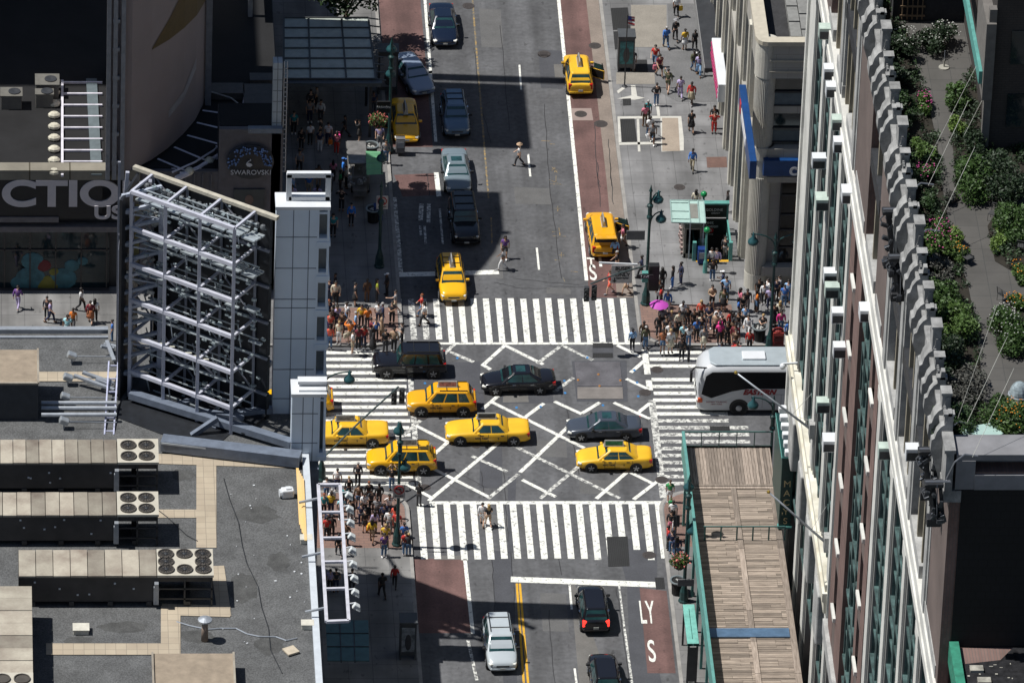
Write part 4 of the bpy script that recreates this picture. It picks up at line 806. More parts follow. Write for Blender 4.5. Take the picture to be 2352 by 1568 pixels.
# lamp frame above the pavement
FZ = 15.4
fp = [P(731, 1113, FZ), P(781, 1113, FZ), P(801, 1425, FZ), P(750, 1427, FZ)]
e = empty('lamp_frame', (-14, -45, FZ), 0, 'white ladder shaped lamp frame hanging over the pavement beside the roof', 'sign frame'); oo = Vector((-14, -45, FZ))
b = MB()
for k in range(4): b.beam(fp[k]-oo, fp[(k+1) % 4]-oo, .2, .16)
for t in (.205, .395, .57, .765): b.beam(fp[0].lerp(fp[3], t)-oo, fp[1].lerp(fp[2], t)-oo, .16, .14)
b.build('frame', pm('lilac_white', (.50, .50, .55), .45), e)
b = MB()
for t in (.1, .5, .9): p = fp[0].lerp(fp[3], t)-oo; b.beam(p, p+Vector((-1.2, 0, -.3)), .12)
b.build('wall_bracket', STEEL, e)
for k in range(9):
    p = fp[1].lerp(fp[2], .06+.92*k/9)-oo; b = MB(); b.cbox(p+Vector((.5, -.1, -.12)), .40, .36, .34, Matrix.Rotation(.6, 3, 'Y')); b.cbox(p+Vector((.62, -.1, -.3)), .3, .42, .1, Matrix.Rotation(.6, 3, 'Y')); l = b.build('lamp', pm('lamp_white', (.6, .63, .63), .35, var=.1), e, bevel=.1)
    b = MB(); b.beam(p, p+Vector((.45, 0, .08)), .06); b.build('arm', WHITE, l)
# glass canopy over the pavement under the frame
cz = 4.5; pts = [P(748, 1425, cz), P(846, 1425, cz), P(848, 1518, cz), P(752, 1518, cz)]
e = empty('glass_canopy', (-13, pts[0].y, cz), 0, 'greenish glass entrance canopy below the lamp frame', 'canopy'); oo = Vector((-13, pts[0].y, cz))
b = MB(); b.prism([(p.x+13, p.y-pts[0].y) for p in pts], 0, .06); b.build('glass_sheet', pm('green_glass', (.05, .115, .115), .15, var=.2), e)
b = MB()
for t in (.33, .66): b.beam(pts[0].lerp(pts[1], t)-oo, pts[3].lerp(pts[2], t)-oo, .06, .2); b.beam(pts[0].lerp(pts[3], t)-oo, pts[1].lerp(pts[2], t)-oo, .05, .2)
b.build('beam', DARK, e)
# ================================================================ far left corner shops
sw = empty('corner_shop_block', (-25, 10, 0), 0, 'dark low shop block with big white letters over store windows', 'building')
def SW(name, mb, mat, par=sw, **k):
    o = mb.build(name, mat, par, **k)
    if par is sw: o.matrix_parent_inverse = Matrix.Translation(Vector((25, -10, 0)))
    return o
sz = lambda y: onY(130, y, 6.1).z
H1 = sz(388)
b = MB(); b.box(-80, -24, 6.5, 80, 0, H1-.5); b.box(-19.0, -14.85, 6.5, 9.5, 0, 12.2); b.box(-24, -14.85, 9.5, 80, 0, 9.0); b.box(-24, -19.0, 6.5, 9.5, 0, 9.0); SW('wall', b, pm('dark_cladding', (.03, .031, .036), .6, var=.2))
b = MB(); b.box(-80, -24.05, 6.6, 80, H1-.5, H1-.4); b.box(-18.95, -14.9, 6.6, 9.45, 12.2, 12.3); b.box(-23.9, -14.9, 9.6, 80, 9.0, 9.1); b.box(-23.9, -19.1, 6.6, 9.6, 9.0, 9.1); SW('roof', b, pm('dark_roof', (.010, .010, .011), .98, var=.3, scale=.5))
b = MB(); b.box(-80, -24.05, 5.9, 6.9, sz(410), H1); SW('ledge', b, brickm('ledge_stone', (.22, .20, .16), (.2, .185, .15), (.07, .06, .04), 2.6, 9, .05, offset=0, rot=(0, 0, 0)))
b = MB(); b.box(-80, -26.5, 5.95, 6.5, sz(500), sz(411)); SW('fascia', b, pm('black_fascia', (.012, .012, .014), .4))
b = MB(); b.box(-80, -24.05, 5.9, 6.5, sz(530), sz(518)); b.box(-80, -29.3, 5.85, 6.5, sz(502)-.15, sz(492)-.1); SW('stone_band', b, pm('dim_stone', (.15, .14, .145), .8))
lm = pm('store_letter', (.55, .52, .54), .5, var=.06)
q = onY(8, 447, 5.9); o = text('fascia_letters', 'CTION', 2.65, lm, sw, (q.x-.15, 5.93, q.z-.02), align='LEFT', ext=.06, sx=1.22, bold=.09); o.matrix_parent_inverse = Matrix.Translation(Vector((25, -10, 0)))
q = onY(215, 486, 5.9); o = text('fascia_letters', 'USA', 1.35, lm, sw, (q.x, 5.8, q.z-.05), align='LEFT', ext=.05, sx=1.2, bold=.04); o.matrix_parent_inverse = Matrix.Translation(Vector((25, -10, 0)))
b = MB(); b.box(-80, -26.0, 6.3, 6.4, sz(668), sz(530)); gl = SW('shop_window', b, pm('store_glass', (.010, .022, .028), .08, var=.5, scale=.3))
b = MB()
for k in range(14): b.box(-26.2-1.66*k, -26.12-1.66*k, 6.2, 6.32, sz(668), sz(530))
b.box(-80, -26, 6.2, 6.32, sz(578), sz(575)); b.box(-80, -26, 6.0, 6.4, 0, sz(664)); SW('mullion', b, pm('mullion_brown', (.05, .045, .045), .6), gl)
b = MB()
for i, (x, y, r, cm) in enumerate(((75, 600, .75, 0), (70, 640, 1.0, 0), (145, 640, .9, 0), (165, 610, .5, 0), (45, 650, .6, 0), (110, 655, .8, 1), (125, 625, .35, 1), (100, 610, .5, 2), (190, 600, .35, 0))):
    q = onY(x, y, 6.28); b.m = cm; b.ell((q.x, 6.28, q.z), r, .05, r*.9, 10, 6)
SW('window_display', b, [pm('display_cyan', (.035, .12, .15), .6, var=.4), pm('display_olive', (.16, .15, .02), .6), pm('display_red', (.12, .01, .015), .6)], gl)
# rooftop pieces
def rbox(name, x0, y0, x1, y1, z, h, mat, label, cat, group=None):
    a, c = P(x0, y0, z+h), P(x1, y1, z+h); e = empty(name, ((a.x+c.x)/2, (a.y+c.y)/2, z), 0, label, cat, group); w, d = abs(c.x-a.x)/2, abs(a.y-c.y)/2
    b = MB(); b.box(-w, w, -d, d, 0, h); b.build('casing', mat, e, bevel=.03); b = MB(); b.box(-w-.05, w+.05, -d-.05, d+.05, h, h+.06); b.build('lid', mat, e); return e, w, d
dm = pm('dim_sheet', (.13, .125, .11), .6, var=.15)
for (x0, y0, x1, y1, l) in ((2, 203, 50, 222, 'dim rooftop condenser with one round fan at edge of dark roof'), (82, 172, 135, 196, 'dim rooftop condenser next to the left lamp rack'), (82, 206, 122, 218, 'small dim rooftop box below a condenser')):
    e, w, d = rbox('rooftop_condenser', x0, y0, x1, y1, H1-.4, 1.0, dm, l, 'condenser', 'condensers on the dark shop roof')
    b = MB(); b.lathe([(.4, 1.06), (.4, 1.12), (.3, 1.12), (.02, 1.08)], (w*.3, 0, 0), 12); b.build('fan', DARK, e)
# the tall curved billboard drum
dc = H1-.3
pl = [P(x, y, dc) for x, y in ((247, 180), (246, 402), (300, 400), (345, 378), (385, 350), (420, 318), (448, 285), (466, 250), (470, 235))]
top = (P(1158, 520).x-P(470, 235, H1-.3).x)/.5655
e = empty('curved_billboard', (-24, 9, dc), 0, 'tall curved billboard on the shop roof with pinkish grey face and lamps round its foot', 'billboard'); oo = Vector((-24, 9, dc))
poly = [(p.x+24, p.y-9) for p in pl]; far = [(poly[-1][0], P(1050, 432).y+.7-9), (poly[0][0], P(1050, 432).y+.7-9)]
b = MB(); b.prism(poly+far, .3, top-dc); b.build('drum_wall', pm('billboard_face', (.26, .215, .21), .7, var=.08, scale=.3), e)
face = poly[2:-1]
def strip(b, xs, z0f, z1f, out=.03):
    n = len(xs)
    for i in range(n-1):
        (x0, y0), (x1, y1) = xs[i], xs[i+1]; d = Vector((y1-y0, -(x1-x0))).normalized()*out
        b.add([(x0+d.x, y0+d.y, z0f(i/(n-1))), (x1+d.x, y1+d.y, z0f((i+1)/(n-1))), (x1+d.x, y1+d.y, z1f((i+1)/(n-1))), (x0+d.x, y0+d.y, z1f(i/(n-1)))], [(0, 1, 2, 3)])
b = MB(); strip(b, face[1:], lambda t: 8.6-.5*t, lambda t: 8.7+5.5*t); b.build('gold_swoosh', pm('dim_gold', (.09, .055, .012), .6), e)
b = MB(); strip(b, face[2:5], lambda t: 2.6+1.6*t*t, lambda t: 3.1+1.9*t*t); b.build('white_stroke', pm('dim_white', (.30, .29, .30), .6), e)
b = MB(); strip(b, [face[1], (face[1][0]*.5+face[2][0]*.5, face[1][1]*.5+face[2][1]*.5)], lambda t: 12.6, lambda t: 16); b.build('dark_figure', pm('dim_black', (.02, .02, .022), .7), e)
b = MB()
for x in (247, 262, 280): p = P(x, 402, dc)-oo; b.box(p.x-.14, p.x+.14, p.y-.3, p.y-.02, -.2, top-dc)
for k in range(14): p = P(247, 403, dc)-oo; b.box(p.x+.25, p.x+.7, p.y-.25, p.y-.03, 1+2.1*k, 1.25+2.1*k)
p = P(472, 240, dc)-oo; b.box(p.x-.05, p.x+.35, p.y-.3, p.y+.1, -.2, top-dc); b.build('edge_column', pm('column_grey', (.22, .225, .24), .5), e)
lmp = pm('dull_lamp', (.55, .52, .42), .35)
arm = pm('arm_metal', (.62, .60, .66), .5)
cen = P(330, 235, dc)
for i, ((x0, y0), (x1, y1)) in enumerate((((470, 226), (568, 230)), ((465, 256), (562, 270)), ((452, 284), (540, 305)), ((430, 313), (520, 338)), ((400, 340), (476, 372)), ((362, 367), (430, 396)))):
    a, c = P(x0, y0, dc)-oo, P(x1, y1, dc)-oo; b = MB(); b.beam(a, c, .17); b.beam(a+Vector((0, -.34, 0)), c+Vector((0, -.34, 0)), .15); l = b.build('lamp_arm', arm, e)
    b = MB(); b.ell((c.x+.15, c.y, c.z+.1), .32, .32, .26, 8, 5); b.build('lamp', lmp, l)
b = MB(); arc = [P(x, y, dc)-oo for x, y in ((572, 228), (566, 262), (553, 295), (530, 330), (500, 360), (455, 388), (405, 410))]; b.tube(arc, .19, 6); b.tube([p+Vector((-.25, .3, .3)) for p in arc], .07, 5); b.build('lamp_rail', arm, e)
for i in range(9):
    y = 190+26*i; a, c = P(235, y, dc)-oo, P(142, y, dc)-oo; b = MB(); b.beam(a, c, .13); l = b.build('lamp_arm', arm, e)
    b = MB(); b.ell((c.x-.5, c.y+.05, c.z+.1), .42, .32, .24, 8, 5); b.build('lamp', lmp, l)
b = MB(); b.beam(P(143, 186, dc)-oo, P(143, 404, dc)-oo, .16); b.build('lamp_rail', arm, e); b = MB(); b.beam(P(210, 182, dc)-oo, P(222, 402, dc)-oo, .7, .1); b.build('walkway_plank', pm('plank_grey', (.10, .125, .135), .6), e)
# corner store front with the crystal sign, pylon and roof clutter
cz = lambda x, y, Y=5.9: onY(x, y, Y)
b = MB(); b.box(-19.0, -14.85, 6.1, 6.5, 0, 12.3); b.box(-24, -19.0, 6.15, 6.5, 0, 9.1); cw_ = SW('corner_front', b, pm('corner_cladding', (.085, .082, .095), .5, var=.2))
b = MB()
for k in range(7): b.box(-21.8+.55*k-1.0, -21.72+.55*k-1.0, 6.0, 6.1, 0, 9)
SW('corner_fin', b, pm('fin_grey', (.10, .10, .11), .5), cw_)
a, c = cz(570, 305, 5.8), cz(648, 297, 5.8); b = MB(); b.box(a.x, c.x, 5.7, 6.1, a.z, a.z+.35); SW('corner_beam', b, pm('beam_blue', (.14, .17, .21), .5), cw_)
e = empty('crystal_sign', (-19, 5.9, 8), 0, 'dark rounded sign studded with blue crystals, swan mark and white lettering', 'sign'); oo = Vector((-19, 5.9, 8))
q = cz(575, 372)-oo; b = MB(); b.ell((q.x, 0, q.z), 1.55, .12, 1.3, 18, 8); b.build('backing', pm('sign_dark', (.012, .016, .024), .4), e)
b = MB()
for k in range(150):
    t = random.uniform(0, 2*PI); r = random.uniform(.35, 1.0)**.6; x, z = q.x+1.5*r*math.cos(t), q.z+1.25*r*math.sin(t)
    if z < q.z-.25 and abs(x-q.x) < 1.4: continue
    if abs(x-q.x) < .4 and abs(z-q.z) < .45: continue
    b.cbox((x, -.16, z), .09, .09, .09, Matrix.Rotation(.7, 3, 'X') @ Matrix.Rotation(.7, 3, 'Z'))
b.build('crystal', pm('crystal_blue', (.16, .24, .42), .1, var=.6, scale=5), e)
q2 = cz(576, 393)-oo; text('lettering', 'SWAROVSKI', .50, pm('silver_letter', (.5, .52, .56), .4), e, (q2.x, -.2, q2.z), sx=.95)
b = MB(); c0 = cz(573, 372)-oo; pts = [(-.35, .0), (-.1, .12), (.15, .05), (.28, -.12), (.05, -.28), (-.2, -.22)]
b.add([(c0.x+x*.7, -.2, c0.z+z*.8-.05) for x, z in pts], [tuple(range(6))]); b.tube([Vector((c0.x-.2, -.2, c0.z)), Vector((c0.x-.05, -.2, c0.z+.18)), Vector((c0.x+.08, -.2, c0.z+.22)), Vector((c0.x+.03, -.2, c0.z+.32))], .03, 5); b.build('swan_mark', MATS['silver_letter'], e)
q = cz(572, 457, 6.05); b = MB(); b.box(q.x-1.0, q.x+1.0, 5.98, 6.08, q.z-.75, q.z+.75); f = SW('window_poster', b, pm('poster_grey', (.04, .05, .055), .4), cw_); b = MB(); b.ell((q.x, 5.96, q.z), .28, .03, .38, 10, 6); SW('poster_face', b, pm('poster_skin', (.14, .09, .075), .6), f)
a = P(654, 302, 12.2); e = empty('roof_pylon', (-15.3, 6.6, 0), 0, 'white panelled pylon with ladder at corner of the dark shop block', 'pylon')
b = MB(); b.box(-.3, .3, -.5, .3, 0, onY(652, 140, 6.4).z); b.build('column', brickm('pylon_panels', (.36, .40, .43), (.34, .38, .41), (.15, .16, .17), 3, .8, .03, offset=0, rot=(PI/2, 0, 0)), e)
b = MB(); zt = onY(652, 140, 6.4).z
for x in (.42, .62): b.box(x-.03, x+.03, -.3, -.24, 9, zt)
for k in range(int((zt-9)/.35)): b.box(.42, .62, -.3, -.26, 9+.35*k, 9.05+.35*k)
b.build('ladder', STEEL, e)
for (x0, y0, x1, y1, l) in ((480, 193, 560, 215, 'grey roof duct beside curved billboard lamps'), (560, 195, 635, 255, 'broad grey roof plate behind the pylon'), (575, 170, 645, 185, 'thin grey roof beam near the glass canopy')):
    e, w, d = rbox('roof_duct', x0, y0, x1, y1, 9.1, .5, pm('duct_dim', (.075, .072, .07), .7), l, 'duct', 'ducts on the dark roof')
b = MB(); b.tube([P(475, 208, 10), P(530, 225, 10), P(575, 260, 10), P(640, 235, 10)], .05, 5); b.tube([P(575, 300, 12.5), P(640, 245, 10)], .04, 5)
tag(b.build('roof_cable', pm('pale_cable', (.3, .3, .3), .6)), 'loose pale cable trailing over the dark roof by the pylon', 'cable')
# glass canopy on the far pavement
cz_ = 4.6; pts = [P(652, 182, cz_), P(863, 182, cz_), P(846, 42, cz_), P(652, 42, cz_)]
e = empty('glass_canopy', (-12, pts[0].y, cz_), 0, 'wide slatted glass canopy over the far shaded pavement', 'canopy'); oo = Vector((-12, pts[0].y, cz_))
b = MB(); b.prism([(p.x+12, p.y-pts[0].y) for p in pts], -.04, 0); b.build('glass_sheet', pm('frosted_glass', (.42, .46, .42), .5, var=.15), e)
b = MB()
for k in range(7): t = k/6; b.beam(pts[0].lerp(pts[3], t)-oo, pts[1].lerp(pts[2], t)-oo, .1, .16)
for t in (0, .29, .68, 1): b.beam(pts[0].lerp(pts[1], t)-oo, pts[3].lerp(pts[2], t)-oo, .12, .12)
b.build('beam', pm('canopy_beam', (.06, .065, .065), .5), e)
b = MB(); b.beam(pts[0]-oo+Vector((0, -.2, -.2)), pts[1]-oo+Vector((.4, -.2, -.2)), .5, .3)
for k in range(9): p = pts[1].lerp(pts[2], k/8)-oo; b.beam(p, p+Vector((.7, 0, -.1)), .07)
b.build('edge_gutter', pm('gutter_blue', (.07, .085, .10), .5), e)
b = MB(); p = P(868, 190, .15); 
for k in (0, .5, 1): p = pts[1].lerp(pts[2], k)-oo; b.beam(p+Vector((-.3, 0, 0)), p+Vector((-.3, 0, -4.45)), .18)
b.build('post', DARK, e)
# tall block added out of view to throw shade over the shop roofs
e = empty('added_shade_tower', (-60, 36, 0), 0, 'plain grey unseen tower added to shade the low shop block', 'building')
b = MB(); b.box(-18, 17, -17, 40, 0, 57); b.build('wall', brickm('added_tower_cladding', (.2, .2, .2), (.18, .18, .18), (.1, .1, .1), 3, 3.6, .1, rot=(PI/2, 0, 0)), e)
b = MB()
for k in range(12):
    for j in range(10): b.box(-16+3.2*j, -14+3.2*j, -17.06, -17, 2+3.9*k, 4.4+3.9*k)
b.build('window_pane', GLASS, e)
for (x, Y0, Y1, z0, z1, l) in ((-16.2, P(1200, 334).y+.65, P(1200, 187).y+.65, 9.0, (P(1212, 250).x+15.9)/.5655, 'tall plain billboard on the shop roof beyond the curved one'),):
    e = empty('roof_billboard', (x, (Y0+Y1)/2, z0), 0, l, 'billboard'); h = (Y1-Y0)/2
    b = MB(); b.box(-.3, .3, -h, h, 2, z1-z0); b.build('panel', pm('plain_panel', (.25, .25, .25), .6), e); b = MB()
    for k in (-.8, 0, .8): b.beam((-.2, h*k, 0), (-.2, h*k, 2), .3)
    b.build('post', STEEL, e)

e = empty('chimney_stack', (-16, P(1150, 176).y+.7, 9.0), 0, 'tall thin chimney stack on the shop roof', 'chimney'); b = MB(); b.box(-.4, .4, -.42, .42, 0, 29.5); b.build('shaft', CONC, e); b = MB(); b.box(-.5, .5, -.5, .5, 29.5, 29.9); b.build('cap', CONC, e)

for x0, y0, x1, y1, l, r in ((250, 1075, 450, 1245, 'thin black cable looping over gravel between units', .03), (520, 1100, 640, 1540, 'long black cable running down the gravel', .025), (410, 1430, 690, 1470, 'grey conduit crossing gravel near the vent', .045)):
    pts = [P(x0+(x1-x0)*t+random.uniform(-8, 8), y0+(y1-y0)*t+random.uniform(-6, 6), RZ+.05) for t in [k/9 for k in range(10)]]
    b = MB(); b.tube(pts, r, 5); tag(b.build('roof_conduit', DARK if r < .04 else STEEL), l, 'cable', 'cables on the gravel roof')
b = MB()
for x, y, rx, ry in ((590, 1180, 1.4, 1.0), (560, 1350, 1.0, 1.6), (450, 1460, 1.2, .7), (620, 1480, .9, 1.2), (280, 1440, 1.5, .6), (420, 1090, .8, .6), (180, 1470, 1.0, .5), (640, 1290, .7, 1.1)):
    q = P(x, y, RZ); n = 18; b.add(*tessel([[(q.x+rx*math.cos(2*PI*k/n)*random.uniform(.75, 1.15), q.y+ry*math.sin(2*PI*k/n)*random.uniform(.75, 1.15)) for k in range(n)]], RZ+.006))
tag(b.build('gravel_stain', pm('damp_gravel', (.062, .063, .062), .85, var=.3, scale=1.5, fine=.35, bump=.4)), kind='structure')
# ================================================================ vehicles (local: front = +X, wheels on z=0)
TYRE = pm('tyre', (.014, .014, .015), .85, var=.2); RIM = pm('alloy', (.42, .43, .45), .35, .7, var=.2); TRIM = pm('black_trim', (.012, .012, .013), .5)
SEATS = pm('cabin_dark', (.02, .02, .02), .9)
KIND = {  # L, W, H, list of (x from nose, width factor, z bottom, shoulder z, top z) , cabin (windscreen base, roof start, roof end, rear base), belt z, roof width
 'sedan': (4.8, 1.82, 1.46, [(0, .62, .32, .5, .55), (.06, .80, .24, .56, .66), (.3, .93, .2, .66, .76), (.8, .985, .19, .74, .85), (1.35, 1, .19, .82, .95), (2.3, 1, .19, .86, .97), (3.5, 1, .19, .9, 1.0), (4.2, .985, .2, .92, 1.05), (4.6, .93, .24, .88, 1.03), (4.75, .85, .3, .8, .95), (4.8, .7, .42, .72, .86)], (1.2, 1.98, 3.2, 4.12), .93, .66, .33),
 'long': (5.35, 1.96, 1.48, [(0, .72, .34, .52, .6), (.07, .86, .24, .6, .72), (.3, .95, .2, .7, .80), (.9, .99, .2, .78, .88), (1.6, 1, .2, .84, .95), (2.6, 1, .2, .87, .96), (3.8, 1, .2, .9, .98), (4.5, .99, .2, .92, 1.02), (5.1, .95, .22, .9, 1.02), (5.28, .88, .3, .82, .96), (5.35, .78, .4, .7, .85)], (1.62, 2.22, 3.45, 4.15), .93, .69, .34),
 'suv': (4.45, 1.82, 1.74, [(0, .68, .4, .62, .7), (.06, .86, .3, .7, .86), (.25, .95, .27, .82, .98), (.7, .99, .26, .9, 1.05), (1.15, 1, .26, .95, 1.08), (2.2, 1, .26, 1.0, 1.1), (3.4, 1, .26, 1.02, 1.12), (4.2, .98, .28, 1.02, 1.12), (4.38, .93, .34, .98, 1.1), (4.45, .82, .45, .9, 1.02)], (1.1, 1.72, 3.95, 4.36), 1.04, .72, .37),
 'box': (4.75, 1.86, 1.84, [(0, .8, .42, .66, .74), (.05, .92, .36, .8, .92), (.3, .97, .33, .92, 1.04), (.9, 1, .32, .98, 1.09), (1.5, 1, .32, 1.0, 1.1), (2.6, 1, .32, 1.04, 1.13), (3.8, 1, .32, 1.05, 1.14), (4.6, .98, .34, 1.05, 1.14), (4.72, .94, .4, 1.0, 1.12), (4.75, .88, .5, .92, 1.04)], (1.52, 1.85, 4.35, 4.66), 1.06, .80, .38),
 'van': (4.95, 1.92, 1.74, [(0, .66, .34, .58, .66), (.07, .84, .25, .66, .8), (.3, .94, .22, .8, .92), (.7, .99, .21, .88, 1.0), (1.05, 1, .21, .93, 1.04), (2.2, 1, .21, .98, 1.08), (3.6, 1, .21, 1.0, 1.1), (4.7, .98, .24, 1.0, 1.1), (4.88, .93, .3, .96, 1.08), (4.95, .82, .42, .88, 1.0)], (.98, 1.85, 4.45, 4.86), 1.02, .74, .34),
}
def loft(W, stations):
    b = MB(); n = 13; vs = []; fs = []
    for x, wf, zb, zs, zt in stations:
        w = W/2*wf; zm = zb+(zs-zb)*.45
        half = [(0, zb), (w*.8, zb), (w*.95, zb+.05), (w, zm), (w*.985, zs), (w*.9, zt-.015), (w*.5, zt+.02), (0, zt+.03)]
        vs += [(-x, y, z) for y, z in half]+[(-x, -y, z) for y, z in half[-2:0:-1]]
    m = 14; S = len(stations)
    for k in range(S-1):
        for i in range(m): j = (i+1) % m; fs.append((k*m+i, (k+1)*m+i, (k+1)*m+j, k*m+j))
    fs += [tuple(range(m)), tuple(range((S-1)*m, S*m))[::-1]]
    return b.add(vs, fs)
def vehicle(kind, paint, x, y, head, label, taxi=False, sign=None, cat='car', group=None, rails=False, sunroof=False, zc=.75, open_door=None, hatch=False, lit=False, pt=None, rimm=RIM, plate=True):
    L, W, H, stn, (ws, rs, re, rb), bz, rw, wr = KIND[kind]
    p = pt or P(x, y, zc); e = empty('taxi' if taxi else 'parked_car' if cat == 'parked' else 'car', (p.x, p.y, .012), head, label, 'taxi' if taxi else 'car', group)
    X = lambda d: L/2-d
    b = loft(W, [(d-L/2, *r) for d, *r in stn]); body = b.build('body', paint, e, smooth=True, sub=1)
    wb, wt = W/2*.93, W/2*rw; zt = H-.05
    # greenhouse
    zs_ = [(bz-.06, 0), (bz+(zt-bz)*.5, .5), (zt, 1)]
    def ring(z, t, k=0):
        xf = ws+(rs-ws)*t; xr = rb+(re-rb)*t; w = wb+(wt-wb)*t
        return [(X(xf), -w*.82, z), (X(xf)-.10+0*t, -w, z), (X(xr)+.12, -w, z), (X(xr), -w*.82, z), (X(xr), w*.82, z), (X(xr)+.12, w, z), (X(xf)-.10, w, z), (X(xf), w*.82, z)]
    b = MB(); vs = []; fs = []
    for z, t in zs_: vs += ring(z, t)
    for k in range(2):
        for i in range(8): j = (i+1) % 8; fs.append((k*8+i, k*8+j, (k+1)*8+j, (k+1)*8+i))
    r0 = len(vs); xm = X((rs+re)/2)
    top = ring(zt, 1); vs += [(a[0]*.93+xm*.07, a[1]*.86, H) for a in top]
    for i in range(8): j = (i+1) % 8; fs.append((16+i, 16+j, r0+j, r0+i))
    fs.append(tuple(range(r0, r0+8)))
    b.add(vs, [f[::-1] for f in fs] if False else fs); b.build('cabin', paint, e, smooth=False, bevel=.035)
    def lerp(a, c, t): return Vector(a).lerp(Vector(c), t)
    A, B_, T = [Vector(v) for v in ring(bz-.06, 0)], [Vector(v) for v in ring(zt, 1)], None
    def pane(i, j, t0, t1, u0, u1, name, outn, mat=TINT):
        q = lambda t, u: A[i].lerp(A[j], u).lerp(B_[i].lerp(B_[j], u), t)+Vector(outn)*.012
        b = MB(); b.quad(q(t0, u0), q(t0, u1), q(t1, u1), q(t1, u0)); return b.build(name, mat, e)
    pane(7, 0, .12, .94, -.05, 1.05, 'windscreen', (.6, 0, .8))
    rw_ = pane(3, 4, .2, .92, -.02, 1.02, 'rear_window', (-.7, 0, .7)) if not hatch else None
    fl = len(stn)
    split = .5 if kind in ('sedan', 'long') else .36
    for s, (i, j) in ((-1, (1, 2)), (1, (6, 5))):
        n = (0, s, .25)
        if kind in ('sedan', 'long'): cuts = ((.07, .485), (.515, .91))
        else: cuts = ((.06, .34), (.375, .66), (.70, .93))
        for u0, u1 in cuts: pane(i, j, .12, .92, u0, u1, 'side_window', n)
    # wheels
    for dx in (.9 if kind != 'van' else .95, L-(1.05 if kind in ('sedan', 'long') else .85)):
        for s in (-1, 1):
            b = MB(); b.cyl((X(dx), s*(W/2-.2), wr), (X(dx), s*(W/2+.004), wr), wr*1.2, n=20); b.build('wheel_arch', TRIM, e)
            b = MB(); b.lathe([(wr*.62, -.11), (wr*.93, -.11), (wr, -.07), (wr, .07), (wr*.93, .105), (wr*.66, .11), (wr*.62, .08)], (X(dx), s*(W/2-.085), wr), 20, 'y'); w = b.build('wheel', TYRE, e, smooth=False)
            b = MB(); yy = s*(W/2+.012); b.cyl((X(dx), s*(W/2-.1), wr), (X(dx), s*(W/2-.01), wr), wr*.63, n=16)
            for k in range(5): t = 2*PI*k/5+.3; b.beam((X(dx), yy, wr), (X(dx)+wr*.58*math.cos(t), yy, wr+wr*.58*math.sin(t)), .085, .05)
            b.cyl((X(dx), s*(W/2-.02), wr), (X(dx), s*(W/2+.035), wr), .07, n=8); b.build('rim', [rimm], w)
    b = MB(); cuts_ = (ws+.55, (L*.5 if kind in ('sedan', 'long') else L*.47), L*.73)
    for s in (-1, 1):
        for d in cuts_: b.box(X(d)-.012, X(d)+.012, s*(W/2+.0)-.02, s*(W/2+.0)+.004, .3, bz-.06)
        b.box(X(cuts_[2]), X(cuts_[0]), s*(W/2)-.02, s*W/2+.004, .34, .36)
    b.build('panel_gap', TRIM, e)
    f = stn[2]; zl = f[3]*.9
    for s in (-1, 1):
        b = MB(); b.cbox((X(.19), s*W*.36, zl+.0), .30, .30, .14, Matrix.Rotation(-s*.35, 3, 'Z')); b.build('headlight', LAMPW, e, bevel=.05)
        b = MB(); b.cbox((X(L-.15), s*W*.385, bz-.16), .24, .25, .26 if kind not in ('suv', 'van', 'box') else .42); b.build('tail_light', pm('red_lamp_lit', (.6, .02, .01), .2, emit=(1, .03, .02, 2.5)) if lit else REDL, e, bevel=.04)
        b = MB(); b.cbox((X(ws+.42), s*(W/2+.08), bz+.05), .16, .24, .15); b.build('mirror', paint if taxi else TRIM, e, bevel=.04)
        b = MB()
        for u in ((.38, .62) if kind in ('sedan', 'long') else (.37, .60)): b.box(X(L*u+.25)-.1, X(L*u+.25)+.1, s*W/2*1.0-.03, s*W/2*1.0+.03, bz-.17, bz-.13)
        b.build('door_handle', TRIM if taxi else CHROME, e)
    b = MB(); b.cbox((X(.045), 0, zl-.10), .08, W*.42, .13); b.build('grille', DARK, e, bevel=.02)
    b = MB(); b.cbox((X(.03), 0, .43), .1, W*.80, .12); b.build('front_bumper', TRIM if kind in ('suv', 'box') else paint, e, bevel=.04)
    b = MB(); b.cbox((X(L-.03), 0, .48), .1, W*.84, .16); b.build('rear_bumper', TRIM if kind == 'box' else paint, e, bevel=.04)
    b = MB(); b.cbox((X(-.02), 0, .44), .02, .32, .12); b.cbox((X(L+.02), 0, .62 if kind in ('suv', 'van', 'box') else .68), .02, .32, .14); b.build('license_plate', pm('plate_white', (.5, .5, .46), .5), e)
    if rails:
        b = MB()
        for s in (-1, 1): b.beam((X(rs+.35), s*wt*.84, H+.03), (X(re-.1), s*wt*.84, H+.03), .05)
        for d in (rs+.8, re-.7): b.beam((X(d), -wt*.84, H+.03), (X(d), wt*.84, H+.03), .04)
        b.build('roof_rail', TRIM, e)
    if sunroof:
        b = MB(); b.box(X(rs+.85), X(rs+.25), -wt*.6, wt*.6, H-.01, H+.008); b.build('sunroof', TINT, e)
    if taxi:
        c = X((rs+re)/2-.25); b = MB()
        b.prism([(c-.66, -.15), (c+.66, -.15), (c+.66, .15), (c-.66, .15)], H-.02, H+.05)
        vs = [(c-.62, -.13, H+.05), (c+.62, -.13, H+.05), (c+.62, .13, H+.05), (c-.62, .13, H+.05), (c-.6, -.025, H+.42), (c+.6, -.025, H+.42), (c+.6, .025, H+.42), (c-.6, .025, H+.42)]
        b.add(vs, [(0, 1, 5, 4), (2, 3, 7, 6), (1, 2, 6, 5), (3, 0, 4, 7), (4, 5, 6, 7)]); rsn = b.build('roof_sign', pm('sign_silver', (.42, .42, .40), .35, .3), e)
        b = MB()
